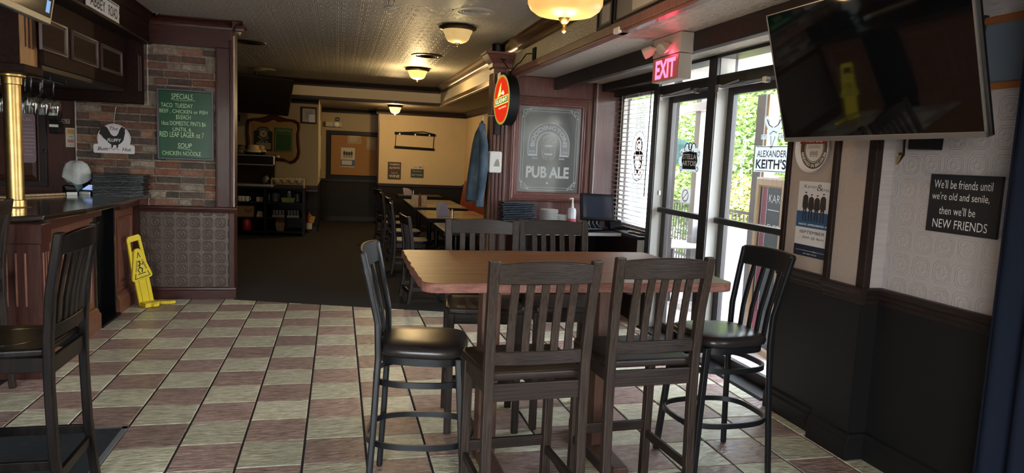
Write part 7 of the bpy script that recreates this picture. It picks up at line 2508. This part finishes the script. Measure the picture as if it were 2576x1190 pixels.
# planter
c = at(1858, 640, 1.5)
pl_ = thing('slatted_planter', 'blue-grey slatted planter outside the near door', 'planter', (c.x, c.y, -0.03))
hw_, hd_, ht = 0.36, 0.28, P(1858, 575, X=4.6).z
obj('tub', MB().box(c.x - hw_ + 0.02, c.x + hw_ - 0.02, c.y - hd_ + 0.02, c.y + hd_ - 0.02, -0.03, ht - 0.03), mat('planter_grey', (0.30, 0.35, 0.42), 0.6), pl_)
for q in range(7):
    x = c.x - hw_ + 0.06 + q * (2 * hw_ - 0.12) / 6
    obj('slat', MB().box(x - 0.055, x + 0.055, c.y - hd_, c.y - hd_ + 0.02, -0.02, ht - 0.03), 'planter_grey', pl_, bevel=0.004)
    if q < 5:
        yq = c.y - hd_ + 0.08 + q * (2 * hd_ - 0.16) / 4
        obj('slat', MB().box(c.x - hw_, c.x - hw_ + 0.02, yq - 0.055, yq + 0.055, -0.02, ht - 0.03), 'planter_grey', pl_, bevel=0.004)
obj('rim', MB().box(c.x - hw_ - 0.02, c.x + hw_ + 0.02, c.y - hd_ - 0.02, c.y + hd_ + 0.02, ht - 0.03, ht), 'planter_grey', pl_, bevel=0.005)
# chalk sandwich board
a, b = P(1908, 445, X=3.75), P(2008, 470, X=3.60)
A = thing('pavement_board', 'wood-framed chalk pavement board with a red stripe outside the near door', 'chalkboard', (a.x, a.y, -0.03))
R_ = Vector((b.x - a.x, b.y - a.y, 0)).normalized()
f = Fr((a.x, a.y, -0.03), R_, (0, 0, 1))
ht = a.z + 0.03
wd2 = 0.62
mb = MB()
f.panelframe(mb, 0, wd2, 0.0, ht, 0.085, ((0, -0.03), (0, 0.012), (0.2, 0.018), (0.8, 0.018), (1, 0.004)))
obj('frame', mb, 'wood_pale', A)
obj('board', f.rect(MB(), 0.03, wd2 - 0.03, 0.03, ht - 0.03, -0.028, 0.003), mat('slate', (0.045, 0.06, 0.065), 0.6), A)
obj('red_stripe', f.rect(MB(), 0.135, 0.235, 0.05, ht - 0.05, 0.003, 0.004), mat('stripe_red', (0.30, 0.04, 0.08), 0.6), A)
mb = MB()
for x_ in (0.13, 0.24):
    f.line(mb, [(x_, 0.05), (x_, ht - 0.05)], 0.006, 0.003, 0.0045)
text(mb, f, 'KAREN', 0.47, ht - 0.18, 0.38, 0.07, z=0.0045)
f.line(mb, [(0.27, ht - 0.28), (0.5, ht - 0.28)], 0.008, 0.003, 0.0045)
text(mb, f, 'EVERY', 0.45, ht - 0.44, 0.32, 0.07, z=0.0045)
text(mb, f, 'AT', 0.37, ht - 0.64, 0.12, 0.07, z=0.0045)
obj('lettering', mb, 'ink_white', A)
# wooden sign post with black top beside it
a = P(1934, 330, X=4.1)
wp2 = thing('timber_post', 'tan timber post of the porch outside the near door', 'post', (a.x, a.y, -0.03))
obj('shaft', MB().box(a.x - 0.05, a.x + 0.07, a.y - 0.05, a.y + 0.05, -0.03, 2.35), 'wood_pale', wp2, bevel=0.006)
obj('steel_side', MB().box(a.x - 0.07, a.x - 0.05, a.y - 0.02, a.y + 0.12, -0.03, 2.35), 'porch_grey', wp2)
# facade opposite, so the street does not end in empty sky
struct('wall_opposite', MB().box(15.5, 16.0, 2, 45, -0.1, 5.0), mat('facade', (0.45, 0.42, 0.38), 0.8))
bpy.context.view_layer.update()
